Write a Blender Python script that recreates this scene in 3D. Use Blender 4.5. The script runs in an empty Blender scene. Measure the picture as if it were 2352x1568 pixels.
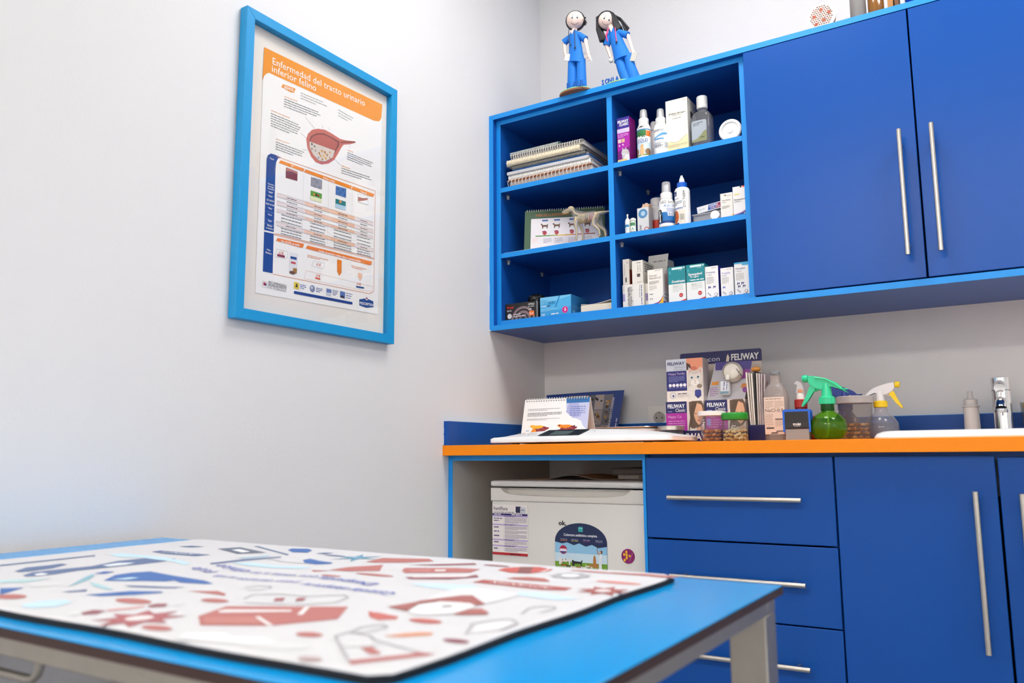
import bpy, bmesh, math, random
from mathutils import Matrix, Vector, Euler
from mathutils.geometry import tessellate_polygon
S = bpy.context.scene
C = S.collection
PI = math.pi

# ---------------------------------------------------------------- camera
cd = bpy.data.cameras.new('camera'); cam = bpy.data.objects.new('camera', cd); C.objects.link(cam)
_f = Vector((-0.52929696, 0.83697674, 0.13897718)); _r = Vector((0.84463519, 0.53529698, -0.00696722)); _u = Vector((0.08022547, -0.11369729, 0.99027107))
cam.matrix_world = Matrix(((_r.x, _u.x, -_f.x, 1.4543), (_r.y, _u.y, -_f.y, -2.5167), (_r.z, _u.z, -_f.z, 0.9031), (0, 0, 0, 1)))
cd.sensor_width = 36.0; cd.lens = 1866.92 / 2352 * 36.0; cd.clip_start = 0.02
cd.dof.use_dof = True; cd.dof.focus_distance = 2.35; cd.dof.aperture_fstop = 5.0
S.camera = cam
# ---------------------------------------------------------------- world, exposure
W = bpy.data.worlds.new('world'); S.world = W; W.use_nodes = True
W.node_tree.nodes['Background'].inputs[0].default_value = (0.75, 0.85, 1.0, 1)
W.node_tree.nodes['Background'].inputs[1].default_value = 0.3
S.view_settings.view_transform = 'Standard'; S.view_settings.look = 'None'
S.view_settings.gamma = 1.0; S.view_settings.use_curve_mapping = False
S.view_settings.exposure = -0.14
try:
    S.cycles.max_bounces = 6; S.cycles.diffuse_bounces = 4; S.cycles.glossy_bounces = 3; S.cycles.transmission_bounces = 4; S.cycles.transparent_max_bounces = 14
    S.cycles.use_adaptive_sampling = True; S.cycles.adaptive_threshold = 0.06; S.cycles.sample_clamp_indirect = 6.0; S.cycles.caustics_reflective = False; S.cycles.caustics_refractive = False
except AttributeError:
    pass
# the room's lamps: recessed ceiling panels (x, y, width, depth, emission strength)
CEIL = 2.8
PANELS = [(0.85, -1.00, 0.6, 0.6, 18.0, (1.0, 0.97, 0.95)), (2.10, -0.95, 0.6, 0.6, 22.0, (1.0, 0.97, 0.94)), (0.65, -4.70, 1.2, 0.6, 28.0, (1.0, 0.91, 0.82)), (2.20, -4.70, 1.2, 0.6, 28.0, (1.0, 0.91, 0.82))]
WINDOW = (-3.3, -2.1, 0.9, 2.1, 2.0, (0.60, 0.81, 1.0))      # daylit frosted window in the right wall, behind the camera's right shoulder: y0, y1, z0, z1, strength, colour

# ---------------------------------------------------------------- materials
def lin(c):
    if isinstance(c, str) and len(c) == 4: c = '#' + ''.join(q * 2 for q in c[1:])
    if isinstance(c, str): c = tuple(int(c[i:i + 2], 16) for i in (1, 3, 5))
    o = []
    for v in c[:3]:
        v /= 255.0
        o.append(v / 12.92 if v <= 0.04045 else ((v + 0.055) / 1.055) ** 2.4)
    return (o[0], o[1], o[2], 1.0)
_mats = {}
def M(name, col=None, rough=0.5, metal=0.0, bump=0.0, scale=60.0, var=0.0, coat=0.0, trans=0.0, emit=0.0, stretch=None, spec=0.5):
    if name in _mats: return _mats[name]
    m = bpy.data.materials.new(name); _mats[name] = m; m.use_nodes = True
    nt = m.node_tree; p = nt.nodes['Principled BSDF']; c = lin(col)
    p.inputs['Base Color'].default_value = c; p.inputs['Roughness'].default_value = rough; p.inputs['Metallic'].default_value = metal
    p.inputs['Coat Weight'].default_value = coat; p.inputs['Transmission Weight'].default_value = trans; p.inputs['Specular IOR Level'].default_value = spec
    if emit:
        p.inputs['Emission Color'].default_value = c; p.inputs['Emission Strength'].default_value = emit
    tc = nt.nodes.new('ShaderNodeTexCoord'); mp = nt.nodes.new('ShaderNodeMapping'); no = nt.nodes.new('ShaderNodeTexNoise')
    nt.links.new(tc.outputs['Object'], mp.inputs[0]); nt.links.new(mp.outputs[0], no.inputs['Vector'])
    if stretch: mp.inputs['Scale'].default_value = stretch
    no.inputs['Scale'].default_value = scale; no.inputs['Detail'].default_value = 3
    if var:
        mx = nt.nodes.new('ShaderNodeMix'); mx.data_type = 'RGBA'
        mx.inputs[6].default_value = tuple(v * (1 - var) for v in c[:3]) + (1,); mx.inputs[7].default_value = tuple(min(1, v * (1 + var)) for v in c[:3]) + (1,)
        nt.links.new(no.outputs['Fac'], mx.inputs[0]); nt.links.new(mx.outputs[2], p.inputs['Base Color'])
    if bump:
        b = nt.nodes.new('ShaderNodeBump'); b.inputs['Strength'].default_value = bump; b.inputs['Distance'].default_value = 0.002
        nt.links.new(no.outputs['Fac'], b.inputs['Height']); nt.links.new(b.outputs[0], p.inputs['Normal'])
    return m
def CLEAR(name, tint, body=0.12, rough=0.04, ior=1.4, milk='#ffffff'):
    """thin clear plastic or glass: tinted see-through shell with a Fresnel gloss and a little milkiness"""
    if name in _mats: return _mats[name]
    m = bpy.data.materials.new(name); _mats[name] = m; m.use_nodes = True
    nt = m.node_tree; nt.nodes.clear(); N = nt.nodes.new; L = nt.links.new
    out = N('ShaderNodeOutputMaterial'); tr = N('ShaderNodeBsdfTransparent'); gl = N('ShaderNodeBsdfGlossy'); df = N('ShaderNodeBsdfDiffuse')
    lw = N('ShaderNodeLayerWeight'); lw.inputs[0].default_value = 0.5; pw = N('ShaderNodeMath'); pw.operation = 'POWER'; pw.inputs[1].default_value = 5.0
    ma = N('ShaderNodeMath'); ma.operation = 'MULTIPLY_ADD'; f0 = ((ior - 1) / (ior + 1)) ** 2; ma.inputs[1].default_value = 1 - f0; ma.inputs[2].default_value = f0; m1 = N('ShaderNodeMixShader'); m2 = N('ShaderNodeMixShader')
    L(lw.outputs['Facing'], pw.inputs[0]); L(pw.outputs[0], ma.inputs[0])
    tr.inputs[0].default_value = lin(tint); df.inputs[0].default_value = lin(milk); gl.inputs['Roughness'].default_value = rough
    m1.inputs[0].default_value = body
    L(tr.outputs[0], m1.inputs[1]); L(df.outputs[0], m1.inputs[2]); L(ma.outputs[0], m2.inputs[0]); L(m1.outputs[0], m2.inputs[1]); L(gl.outputs[0], m2.inputs[2]); L(m2.outputs[0], out.inputs[0])
    return m
def printmat(name, rough):
    m = bpy.data.materials.new(name); _mats[name] = m; m.use_nodes = True; nt = m.node_tree; p = nt.nodes['Principled BSDF']
    a = nt.nodes.new('ShaderNodeVertexColor'); a.layer_name = 'Col'; nt.links.new(a.outputs[0], p.inputs['Base Color']); p.inputs['Roughness'].default_value = rough
    return m
PRINT = printmat('printed_ink', 0.4)
PRINTM = printmat('printed_ink_matt', 0.8)

def wallmat():
    m = M('wall_paint', '#e4e4e4', 0.75, bump=0.25, scale=140, spec=0.25); return m
WALL = wallmat()
DARK = M('cabinet_blue_laminate', '#1451a6', 0.30, bump=0.05, scale=420, var=0.05, spec=0.25)
EDGE = M('cabinet_edge_blue', '#0590e6', 0.45, var=0.03, scale=20)
ORANGE = M('worktop_orange', '#ff9200', 0.4, var=0.02, scale=30)
STEEL = M('brushed_steel', '#cfcac2', 0.28, metal=1, bump=0.04, scale=30, stretch=(1, 1, 30))
STEEL2 = M('table_steel', '#a9a49b', 0.4, metal=1, bump=0.03, scale=40, var=0.08)
CHROME = M('chrome', '#f2f2f2', 0.05, metal=1, bump=0.0)
GREYIN = M('grey_melamine', '#c4c2bb', 0.5, var=0.02)
WHITEP = M('white_plastic', '#f0f0ee', 0.35, var=0.01)
OFFW = M('fridge_enamel', '#dcdad5', 0.3, bump=0.03, scale=300)
PAPER = M('white_paper', '#f4f2ee', 0.8, var=0.02)
CARD = M('white_card', '#f1efea', 0.55, var=0.02)
BLACKP = M('black_plastic', '#17171a', 0.35, var=0.05)
# ---------------------------------------------------------------- mesh builder
LOC = {}
class B:
    def __init__(s): s.bm = bmesh.new()
    def box(s, lo, hi, bev=0.0, seg=2, rot=None, piv=None):
        v = [s.bm.verts.new((x, y, z)) for x in (lo[0], hi[0]) for y in (lo[1], hi[1]) for z in (lo[2], hi[2])]
        fs = [s.bm.faces.new([v[i] for i in q]) for q in ((0, 1, 3, 2), (4, 6, 7, 5), (0, 4, 5, 1), (2, 3, 7, 6), (0, 2, 6, 4), (1, 5, 7, 3))]
        if bev:
            r = bmesh.ops.bevel(s.bm, geom=list({e for f in fs for e in f.edges}), offset=bev, segments=seg, profile=0.5, affect='EDGES')
            v = list({x for f in r['faces'] for x in f.verts})
            v = list(s._island(v[0]))
        if rot: bmesh.ops.rotate(s.bm, cent=piv or ((lo[0] + hi[0]) / 2, (lo[1] + hi[1]) / 2, (lo[2] + hi[2]) / 2), matrix=Euler(rot).to_matrix(), verts=v)
        return v
    def _island(s, v):
        seen = {v}; st = [v]
        while st:
            q = st.pop()
            for e in q.link_edges:
                o = e.other_vert(q)
                if o not in seen: seen.add(o); st.append(o)
        return seen
    def lathe(s, prof, c=(0, 0, 0), seg=24, cap=True, axis='z', sx=1.0, sy=1.0):
        rings = []
        for r, h in prof:
            ring = []
            for i in range(seg):
                a = 2 * PI * i / seg; p = (r * math.cos(a) * sx, r * math.sin(a) * sy, h)
                if axis == 'y': p = (p[0], -p[2], p[1])
                if axis == 'x': p = (p[2], p[0], p[1])
                ring.append(s.bm.verts.new((c[0] + p[0], c[1] + p[1], c[2] + p[2])))
            rings.append(ring)
        for a, b in zip(rings, rings[1:]):
            for i in range(seg): s.bm.faces.new((a[i], a[(i + 1) % seg], b[(i + 1) % seg], b[i]))
        if cap: s.bm.faces.new(rings[0][::-1]); s.bm.faces.new(rings[-1])
        return [v for r in rings for v in r]
    def tube(s, pts, r, seg=10, cap=True, closed=False):
        P = [Vector(p) for p in pts]; n = len(P); rr = r if isinstance(r, (list, tuple)) else [r] * n; rings = []
        up = None
        for i in range(n):
            if closed: t = P[(i + 1) % n] - P[i - 1]
            else: t = P[min(i + 1, n - 1)] - P[max(i - 1, 0)]
            t.normalize()
            if up is None:
                up = Vector((0, 0, 1)) if abs(t.z) < 0.9 else Vector((1, 0, 0))
            a = t.cross(up); a.normalize(); b = a.cross(t); b.normalize(); up = b
            rings.append([s.bm.verts.new(P[i] + (a * math.cos(2 * PI * k / seg) + b * math.sin(2 * PI * k / seg)) * rr[i]) for k in range(seg)])
        for a, b in list(zip(rings, rings[1:])) + ([(rings[-1], rings[0])] if closed else []):
            for i in range(seg): s.bm.faces.new((a[i], b[i], b[(i + 1) % seg], a[(i + 1) % seg]))
        if cap and not closed: s.bm.faces.new(rings[0]); s.bm.faces.new(rings[-1][::-1])
    def sphere(s, c, r, seg=16, sc=(1, 1, 1)):
        m = Matrix.Translation(c) @ Matrix.Diagonal((sc[0], sc[1], sc[2], 1))
        return bmesh.ops.create_uvsphere(s.bm, u_segments=seg, v_segments=max(6, seg // 2 + 2), radius=r, matrix=m)['verts']
    def prism(s, poly, lo, hi, axis='y'):
        """poly in the plane across axis: y -> (x,z), z -> (x,y), x -> (y,z)"""
        def p(q, h): return {'y': (q[0], h, q[1]), 'z': (q[0], q[1], h), 'x': (h, q[0], q[1])}[axis]
        a = [s.bm.verts.new(p(q, lo)) for q in poly]; b = [s.bm.verts.new(p(q, hi)) for q in poly]; n = len(poly)
        s.bm.faces.new(a); s.bm.faces.new(b[::-1])
        for i in range(n): s.bm.faces.new((a[i], b[i], b[(i + 1) % n], a[(i + 1) % n]))
        return a + b
    def loft(s, loops, cap0=True, cap1=True):
        R = [[s.bm.verts.new(p) for p in l] for l in loops]; n = len(R[0])
        for a, b in zip(R, R[1:]):
            for i in range(n): s.bm.faces.new((a[i], a[(i + 1) % n], b[(i + 1) % n], b[i]))
        if cap0: s.bm.faces.new(R[0][::-1])
        if cap1: s.bm.faces.new(R[-1])
    def xf(s, mat, verts=None): bmesh.ops.transform(s.bm, matrix=mat, verts=verts or s.bm.verts[:])
    def obj(s, name, mat, parent=None, world=False, smooth=True, ang=38):
        bmesh.ops.recalc_face_normals(s.bm, faces=s.bm.faces[:])
        if world and parent is not None: bmesh.ops.translate(s.bm, vec=-LOC[parent.name], verts=s.bm.verts[:])
        me = bpy.data.meshes.new(name); s.bm.to_mesh(me); s.bm.free()
        me.materials.append(mat)
        if smooth:
            me.polygons.foreach_set('use_smooth', [True] * len(me.polygons)); me.set_sharp_from_angle(angle=math.radians(ang))
        o = bpy.data.objects.new(name, me); C.objects.link(o)
        if parent is not None: o.parent = parent; LOC[o.name] = LOC[parent.name]
        else: LOC[o.name] = Vector((0, 0, 0))
        return o
def tag(o, label, cat, group=None):
    o['label'] = label; o['category'] = cat
    if group: o['group'] = group
    return o
def thing(name, label, cat, loc=(0, 0, 0), rz=0.0, group=None, rx=0.0, ry=0.0):
    o = bpy.data.objects.new(name, None); C.objects.link(o); o.location = loc; o.rotation_euler = (rx, ry, rz); o.empty_display_size = 0.05
    LOC[o.name] = Vector(loc); return tag(o, label, cat, group)
def struct(o): o['kind'] = 'structure'; return o
def box(name, mat, lo, hi, parent=None, bev=0.0, world=False, rot=None, piv=None, seg=2):
    b = B(); b.box(lo, hi, bev, seg, rot, piv); return b.obj(name, mat, parent, world, smooth=bev > 0)
def lathe(name, mat, prof, parent=None, c=(0, 0, 0), seg=24, axis='z', cap=True, sx=1, sy=1, ang=38):
    b = B(); b.lathe(prof, c, seg, cap, axis, sx, sy); return b.obj(name, mat, parent, ang=ang)
def tube(name, mat, pts, r, parent=None, seg=10, world=False):
    b = B(); b.tube(pts, r, seg); return b.obj(name, mat, parent, world)
def rrect(x0, y0, x1, y1, r, n=5):
    o = []
    for cx, cy, a0 in ((x1 - r, y1 - r, 0), (x0 + r, y1 - r, PI / 2), (x0 + r, y0 + r, PI), (x1 - r, y0 + r, 1.5 * PI)):
        for i in range(n + 1): a = a0 + PI / 2 * i / n; o.append((cx + r * math.cos(a), cy + r * math.sin(a)))
    return o
def dup(root, loc, rot, label=None):
    r = root.copy(); C.objects.link(r); r.location = loc; r.rotation_euler = rot; LOC[r.name] = Vector(loc)
    if label: r['label'] = label
    for ch in list(root.children):
        c = ch.copy(); C.objects.link(c); c.parent = r
        for g in list(ch.children): d = g.copy(); C.objects.link(d); d.parent = c
    return r
# ---------------------------------------------------------------- flat print
_txt = {}
def textmesh(s, bold=0.0):
    k = (s, bold)
    if k in _txt: return _txt[k]
    cu = bpy.data.curves.new('lettering', 'FONT'); cu.body = s; cu.size = 1.0; cu.resolution_u = 2; cu.offset = bold; cu.fill_mode = 'FRONT' if hasattr(cu, 'fill_mode') else cu.fill_mode
    o = bpy.data.objects.new('lettering', cu); me = o.to_mesh()
    V = [(v.co.x, v.co.y) for v in me.vertices]; F = [tuple(p.vertices) for p in me.polygons]
    o.to_mesh_clear(); bpy.data.objects.remove(o); bpy.data.curves.remove(cu)
    x0 = min((v[0] for v in V), default=0); x1 = max((v[0] for v in V), default=1)
    r = ([((x - x0) / 0.69, y / 0.69) for x, y in V], F, (x1 - x0) / 0.69); _txt[k] = r
    return r
class Pr:
    """flat print: shapes in face coordinates (0..1 across w and up h), built as one thin printed layer"""
    def __init__(s, w=1.0, h=1.0, seed=1): s.w, s.h, s.V, s.F, s.K, s.n = w, h, [], [], [], 0; s.rnd = random.Random(seed)
    def _a(s, pts, faces, col, L):
        n = len(s.V); c = lin(col); s.V += [(x, y, L) for x, y in pts]; s.F += [tuple(i + n for i in f) for f in faces]; s.K += [c] * len(faces)
        return s
    def mpoly(s, pts, col, L):
        s.n += 1; L += s.n * .009
        t = tessellate_polygon([[Vector((p[0], p[1], 0)) for p in pts]]); return s._a(pts, t, col, L)
    def poly(s, pts, col, L=2): return s.mpoly([(u * s.w, v * s.h) for u, v in pts], col, L)
    def rect(s, u0, v0, u1, v1, col, L=1, r=0.0):
        x0, y0, x1, y1 = u0 * s.w, v0 * s.h, u1 * s.w, v1 * s.h
        return s.mpoly(rrect(x0, y0, x1, y1, r, 3) if r else [(x0, y0), (x1, y0), (x1, y1), (x0, y1)], col, L)
    def ell(s, u, v, ru, rv, col, L=2, n=18, ang=0.0):
        ca, sa = math.cos(ang), math.sin(ang); o = []; s.n += 1; L += s.n * .009
        for i in range(n):
            a = 2 * PI * i / n; x, y = ru * s.w * math.cos(a), rv * s.h * math.sin(a); o.append((u * s.w + x * ca - y * sa, v * s.h + x * sa + y * ca))
        return s._a(o, [tuple(range(n))], col, L)
    def dot(s, u, v, r, col, L=2, n=14): return s.ell(u, v, r / s.w, r / s.h, col, L, n)
    def text(s, t, u, v, ht, col, wd=None, al='l', L=4, bold=0.012, ang=0.0):
        s.n += 1; L += s.n * .009; V, F, w = textmesh(t, bold); sy = ht * s.h; sx = sy if wd is None else wd * s.w / w
        dx = {'l': 0, 'c': -0.5, 'r': -1}[al] * w * sx; ca, sa = math.cos(ang), math.sin(ang)
        return s._a([(u * s.w + (x * sx + dx) * ca - y * sy * sa, v * s.h + (x * sx + dx) * sa + y * sy * ca) for x, y in V], F, col, L)
    def text2(s, t, p, q, ht, col, L=4, bold=0.012):
        a = math.atan2(q[1] - p[1], q[0] - p[0]); return s.text(t, p[0], p[1], ht, col, math.hypot(q[0] - p[0], q[1] - p[1]), 'l', L, bold, a)
    def seg(s, p, q, th, col, L=2):
        x0, y0, x1, y1 = p[0] * s.w, p[1] * s.h, q[0] * s.w, q[1] * s.h; d = math.hypot(x1 - x0, y1 - y0) or 1; nx, ny = -(y1 - y0) / d * th / 2, (x1 - x0) / d * th / 2
        return s._a([(x0 + nx, y0 + ny), (x0 - nx, y0 - ny), (x1 - nx, y1 - ny), (x1 + nx, y1 + ny)], [(0, 1, 2, 3)], col, L)
    def pline(s, pts, th, col, L=2, closed=False):
        for p, q in list(zip(pts, pts[1:])) + ([(pts[-1], pts[0])] if closed else []): s.seg(p, q, th, col, L)
        return s
    def words(s, p, q, th, col, L=3):
        """one line of fine print as word-long strokes"""
        d = math.hypot((q[0] - p[0]) * s.w, (q[1] - p[1]) * s.h); t = 0.0
        while t < d - th:
            l = min(s.rnd.uniform(1.6, 5.5) * th * 1.3, d - t); a, b = t / d, (t + l) / d
            s.seg((p[0] + (q[0] - p[0]) * a, p[1] + (q[1] - p[1]) * a), (p[0] + (q[0] - p[0]) * b, p[1] + (q[1] - p[1]) * b), th, col, L); t += l + th * 0.9
        return s
    def para(s, u0, v0, u1, v1, n, col, fill=0.45, L=3):
        st = (v1 - v0) / n
        for i in range(n):
            v = v1 - (i + 0.5) * st; s.words((u0, v), (u1 if i < n - 1 else u0 + (u1 - u0) * 0.6, v), st * s.h * fill, col, L)
        return s
    def paraq(s, tl, tr, bl, n, col, th, L=3):
        for i in range(n):
            k = i / max(1, n - 1); p = (tl[0] + (bl[0] - tl[0]) * k, tl[1] + (bl[1] - tl[1]) * k); e = s.rnd.uniform(0.82, 1.0) if i < n - 1 else 0.6
            s.words(p, (p[0] + (tr[0] - tl[0]) * e, p[1] + (tr[1] - tl[1]) * e), th, col, L)
        return s
    def put(s, name, parent, fn, mat=None, curved=0.0, world=False, eps=0.00017):
        bm = bmesh.new(); vs = [bm.verts.new(v) for v in s.V]; cl = bm.loops.layers.float_color.new('Col')
        for f, k in zip(s.F, s.K):
            try: fc = bm.faces.new([vs[i] for i in f])
            except ValueError: continue
            fc.normal_update()
            if fc.normal.z < 0: fc.normal_flip()
            for l in fc.loops: l[cl] = k
        if curved:
            for _ in range(4):
                e = [e for e in bm.edges if abs(e.verts[0].co.x - e.verts[1].co.x) > curved]
                if not e: break
                bmesh.ops.subdivide_edges(bm, edges=e, cuts=1); bmesh.ops.triangulate(bm, faces=[f for f in bm.faces if len(f.verts) > 4])
        for v in bm.verts: v.co = fn(v.co.x, v.co.y, 0.0002 + v.co.z * eps)
        if world: bmesh.ops.translate(bm, vec=-LOC[parent.name], verts=bm.verts[:])
        me = bpy.data.meshes.new(name); bm.to_mesh(me); bm.free(); me.materials.append(mat or PRINT)
        o = bpy.data.objects.new(name, me); C.objects.link(o)
        if parent is not None: o.parent = parent; LOC[o.name] = LOC[parent.name]
        return o
def onfront(w, d): return lambda x, y, e: (x - w / 2, -d / 2 - e, y)
def onside(w, d): return lambda x, y, e: (w / 2 + e, x - d / 2, y)
def onleft(w, d): return lambda x, y, e: (-w / 2 - e, d / 2 - x, y)
def oncyl(w, r, z0=0.0, a0=0.0): return lambda x, y, e: ((r + e) * math.sin(a0 + (x - w / 2) / r), -(r + e) * math.cos(a0 + (x - w / 2) / r), z0 + y)
def carton(name, label, x0, x1, yf, d, z, h, col, front=None, side=None, left=None, rz=0.0, cat='box', group=None, mat=None, ry=0.0, seed=1):
    w = x1 - x0; t = thing(name, label, cat, ((x0 + x1) / 2, yf + d / 2, z), rz, group, ry=ry)
    box('body', mat or M('carton_' + col[1:], col, 0.5, var=0.02), (-w / 2, -d / 2, 0), (w / 2, d / 2, h), t, 0.0005, seg=1)
    for fn, mp, ww, nm in ((front, onfront, w, 'front_print'), (side, onside, d, 'side_print'), (left, onleft, d, 'side_print')):
        if fn: p = Pr(ww, h, seed); fn(p); p.put(nm, t, mp(w, d))
    return t

# ================================================================ the room
RX, RY = 3.4, -5.6
struct(box('wall_left', WALL, (-0.1, RY, 0), (0, 0, CEIL)))
struct(box('wall_back', WALL, (-0.1, 0, 0), (RX + 0.1, 0.1, CEIL)))
wy0, wy1, wz0, wz1, we, wc = WINDOW
b = B()
for lo, hi in (((RX, RY, 0), (RX + 0.1, wy0, CEIL)), ((RX, wy1, 0), (RX + 0.1, 0, CEIL)), ((RX, wy0, 0), (RX + 0.1, wy1, wz0)), ((RX, wy0, wz1), (RX + 0.1, wy1, CEIL))): b.box(lo, hi)
struct(b.obj('wall_right', WALL, smooth=False))
struct(box('wall_front', WALL, (-0.1, RY - 0.1, 0), (RX + 0.1, RY, CEIL)))
b = B(); fw = 0.05; ym = (wy0 + wy1) / 2; x0, x1 = RX + 0.01, RX + 0.06
for lo, hi in (((x0, wy0, wz0), (x1, wy1, wz0 + fw)), ((x0, wy0, wz1 - fw), (x1, wy1, wz1)), ((x0, wy0, wz0 + fw), (x1, wy0 + fw, wz1 - fw)), ((x0, wy1 - fw, wz0 + fw), (x1, wy1, wz1 - fw)), ((x0, ym - fw / 2, wz0 + fw), (x1, ym + fw / 2, wz1 - fw))): b.box(lo, hi, 0.003, 1)
win = struct(b.obj('window_1', WHITEP))
m = M('daylit_frosted_glass', '#ffffff', 0.6); q = m.node_tree.nodes['Principled BSDF']; q.inputs['Emission Color'].default_value = wc + (1,); q.inputs['Emission Strength'].default_value = we
for y0, y1 in ((wy0 + fw, ym - fw / 2), (ym + fw / 2, wy1 - fw)): box('pane', m, (RX + 0.034, y0, wz0 + fw), (RX + 0.04, y1, wz1 - fw), win)
struct(box('ceiling', M('ceiling_paint', '#eeeeee', 0.9, bump=0.05, scale=90), (-0.1, RY - 0.1, CEIL), (RX + 0.1, 0.1, CEIL + 0.1)))
struct(box('floor', M('floor_vinyl', '#8d9097', 0.5, var=0.12, scale=25), (-0.1, RY - 0.1, -0.1), (RX + 0.1, 0.1, 0)))
for i, (x, y, w, d, e, c) in enumerate(PANELS):
    t = thing('ceiling_light', ['square recessed ceiling light panel nearest the dolls', 'square recessed ceiling light panel nearest the sink', 'square recessed ceiling light panel nearest the table end by the wall', 'square recessed ceiling light panel farthest from the poster'][i], 'light', (x, y, CEIL), 0, 'ceiling light panels')
    b = B()
    for lo, hi in (((-w / 2, -d / 2, -0.012), (w / 2, -d / 2 + 0.015, 0)), ((-w / 2, d / 2 - 0.015, -0.012), (w / 2, d / 2, 0)), ((-w / 2, -d / 2, -0.012), (-w / 2 + 0.015, d / 2, 0)), ((w / 2 - 0.015, -d / 2, -0.012), (w / 2, d / 2, 0))): b.box(lo, hi)
    b.obj('frame', WHITEP, t)
    m = M('light_diffuser_%d' % i, '#ffffff', 0.6); p = m.node_tree.nodes['Principled BSDF']
    p.inputs['Emission Color'].default_value = c + (1,); p.inputs['Emission Strength'].default_value = e
    box('diffuser', m, (-w / 2 + 0.015, -d / 2 + 0.015, -0.008), (w / 2 - 0.015, d / 2 - 0.015, -0.002), t)

# ================================================================ upper cabinet
Du = 0.3531
def panel(t, name, lo, hi, front=True, mat=None):
    p = box(name, mat or DARK, (lo[0], lo[1] + (0.0012 if front else 0), lo[2]), hi, t, world=True)
    if front: box('edge_band', EDGE, lo, (hi[0], lo[1] + 0.0012, hi[2]), p, world=True)
    return p
def bar_handle(door, p0, p1, r=0.006, out=0.037, yb=0.0):
    b = B(); P, Q = Vector(p0), Vector(p1); d = (Q - P).normalized(); b.tube([P, P + d * 0.0008, Q - d * 0.0008, Q], [r * 0.8, r, r, r * 0.8], 14)
    for k in (P + d * 0.03, Q - d * 0.03): b.tube([k, k + Vector((0, out, 0))], 0.0045, 10)
    return b.obj('handle', STEEL, door, world=True)
t = thing('wall_cabinet', 'long blue wall cabinet with two closed doors and steel bar handles', 'cabinet', (0.0, 0.0, 1.3033))
XE = 1.72
panel(t, 'top_panel', (0.0005, -Du, 2.0185), (XE, -0.001, 2.0343))
panel(t, 'bottom_panel', (0.0005, -Du, 1.3033), (XE, -0.001, 1.3198))
panel(t, 'side_panel', (0.0005, -Du, 1.3198), (0.0165, -0.001, 2.0185))
panel(t, 'side_panel', (XE - 0.0165, -Du + 0.02, 1.3198), (XE, -0.001, 2.0185))
panel(t, 'back_panel', (0.857, -0.012, 1.3198), (XE - 0.0165, -0.001, 2.0185), False)
for x0, x1, hx in ((0.8585, 1.2738, 1.2404), (1.2778, 1.7165, 1.3116)):
    d = box('door', DARK, (x0, -Du, 1.3235), (x1, -Du + 0.018, 2.0165), t, 0.0012, world=True, seg=1)
    bar_handle(d, (hx, -0.390, 1.3757), (hx, -0.390, 1.693))
for lo, hi in (((0.0002, -Du - 0.0008, 1.3030), (0.006, -Du + 0.001, 1.3062)), ((0.0002, -Du - 0.0007, 1.42), (0.0012, -Du + 0.001, 1.46)), ((0.0002, -Du - 0.0007, 1.58), (0.0010, -Du + 0.001, 1.60))): box('paint_chip', M('white_chip', '#e6e8ee', 0.8), lo, hi, t, world=True)
t2 = thing('shelf_unit', 'blue open shelf insert of six compartments in the wall cabinet', 'shelf', (0.0165, 0.0, 1.3198))
Di = 0.333; CLIP = CLEAR('clear_clip', '#d8dce4', 0.35)
panel(t2, 'side_panel', (0.0167, -Di, 1.3200), (0.0330, -0.002, 2.0183))
panel(t2, 'side_panel', (0.8398, -Di, 1.3200), (0.8562, -0.002, 2.0183))
panel(t2, 'divider', (0.4263, -Di, 1.3365), (0.4437, -0.012, 2.0030))
panel(t2, 'top_panel', (0.0332, -Di, 2.0032), (0.8396, -0.012, 2.0183))
panel(t2, 'bottom_panel', (0.0332, -Di, 1.3200), (0.8396, -0.012, 1.3365))
panel(t2, 'back_panel', (0.0332, -0.011, 1.3200), (0.8396, -0.002, 2.0183), False)
for x0, x1, zs in ((0.0335, 0.4260, (1.7830, 1.5600)), (0.4440, 0.8395, (1.7860, 1.5605))):
    for z in zs:
        s = panel(t2, 'shelf', (x0, -Di, z - 0.0155), (x1, -0.013, z))
        for xx, dx in ((x0, 1), (x1, -1)):
            for y in (-0.295, -0.075):
                b = B(); b.box((min(xx, xx + dx * 0.009), y - 0.006, z - 0.0215), (max(xx, xx + dx * 0.009), y + 0.006, z - 0.0157), 0.001, 1); b.lathe([(0.0045, -0.03), (0.0045, -0.0216)], (xx + dx * 0.0046, y, z), 10); b.obj('shelf_clip', CLIP, s, world=True)
ZS = {'L1': 1.7830, 'L2': 1.5600, 'L3': 1.3365, 'R1': 1.7860, 'R2': 1.5605, 'R3': 1.3365}

# ================================================================ base cabinets and worktop
Dl = 0.5728; ZC = 0.934
t = thing('worktop', 'long orange laminate worktop over the blue base cabinets', 'worktop', (0.0, 0.0, 0.9045))
XW = 2.0; SX0, SX1, SY0, SY1 = 1.20, 1.68, -0.505, -0.185
b = B()
b.box((0.0005, -0.6, 0.9045), (SX0, -0.001, ZC)); b.box((SX1, -0.6, 0.9045), (XW, -0.001, ZC)); b.box((SX0, -0.6, 0.9045), (SX1, SY0, ZC)); b.box((SX0, SY1, 0.9045), (SX1, -0.001, ZC))
b.obj('slab', ORANGE, t, world=True, smooth=False)
box('edge_strip', M('worktop_edge', '#ff9000', 0.4, var=0.02, spec=0.3), (0.0005, -0.6012, 0.9045), (XW, -0.6, ZC), t, 0.0005, world=True, seg=1)
t = thing('upstand', 'low blue upstand board along the wall behind the worktop items', 'upstand', (0.02, -0.001, ZC))
box('board', DARK, (0.0202, -0.0186, ZC), (XW, -0.001, 1.0042), t, world=True); box('edge_band', EDGE, (0.0202, -0.019, 1.0042), (XW, -0.001, 1.0054), t, world=True)
t = thing('upstand', 'short blue upstand board with chipped end on the left wall', 'upstand', (0.001, -0.6, ZC))
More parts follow.
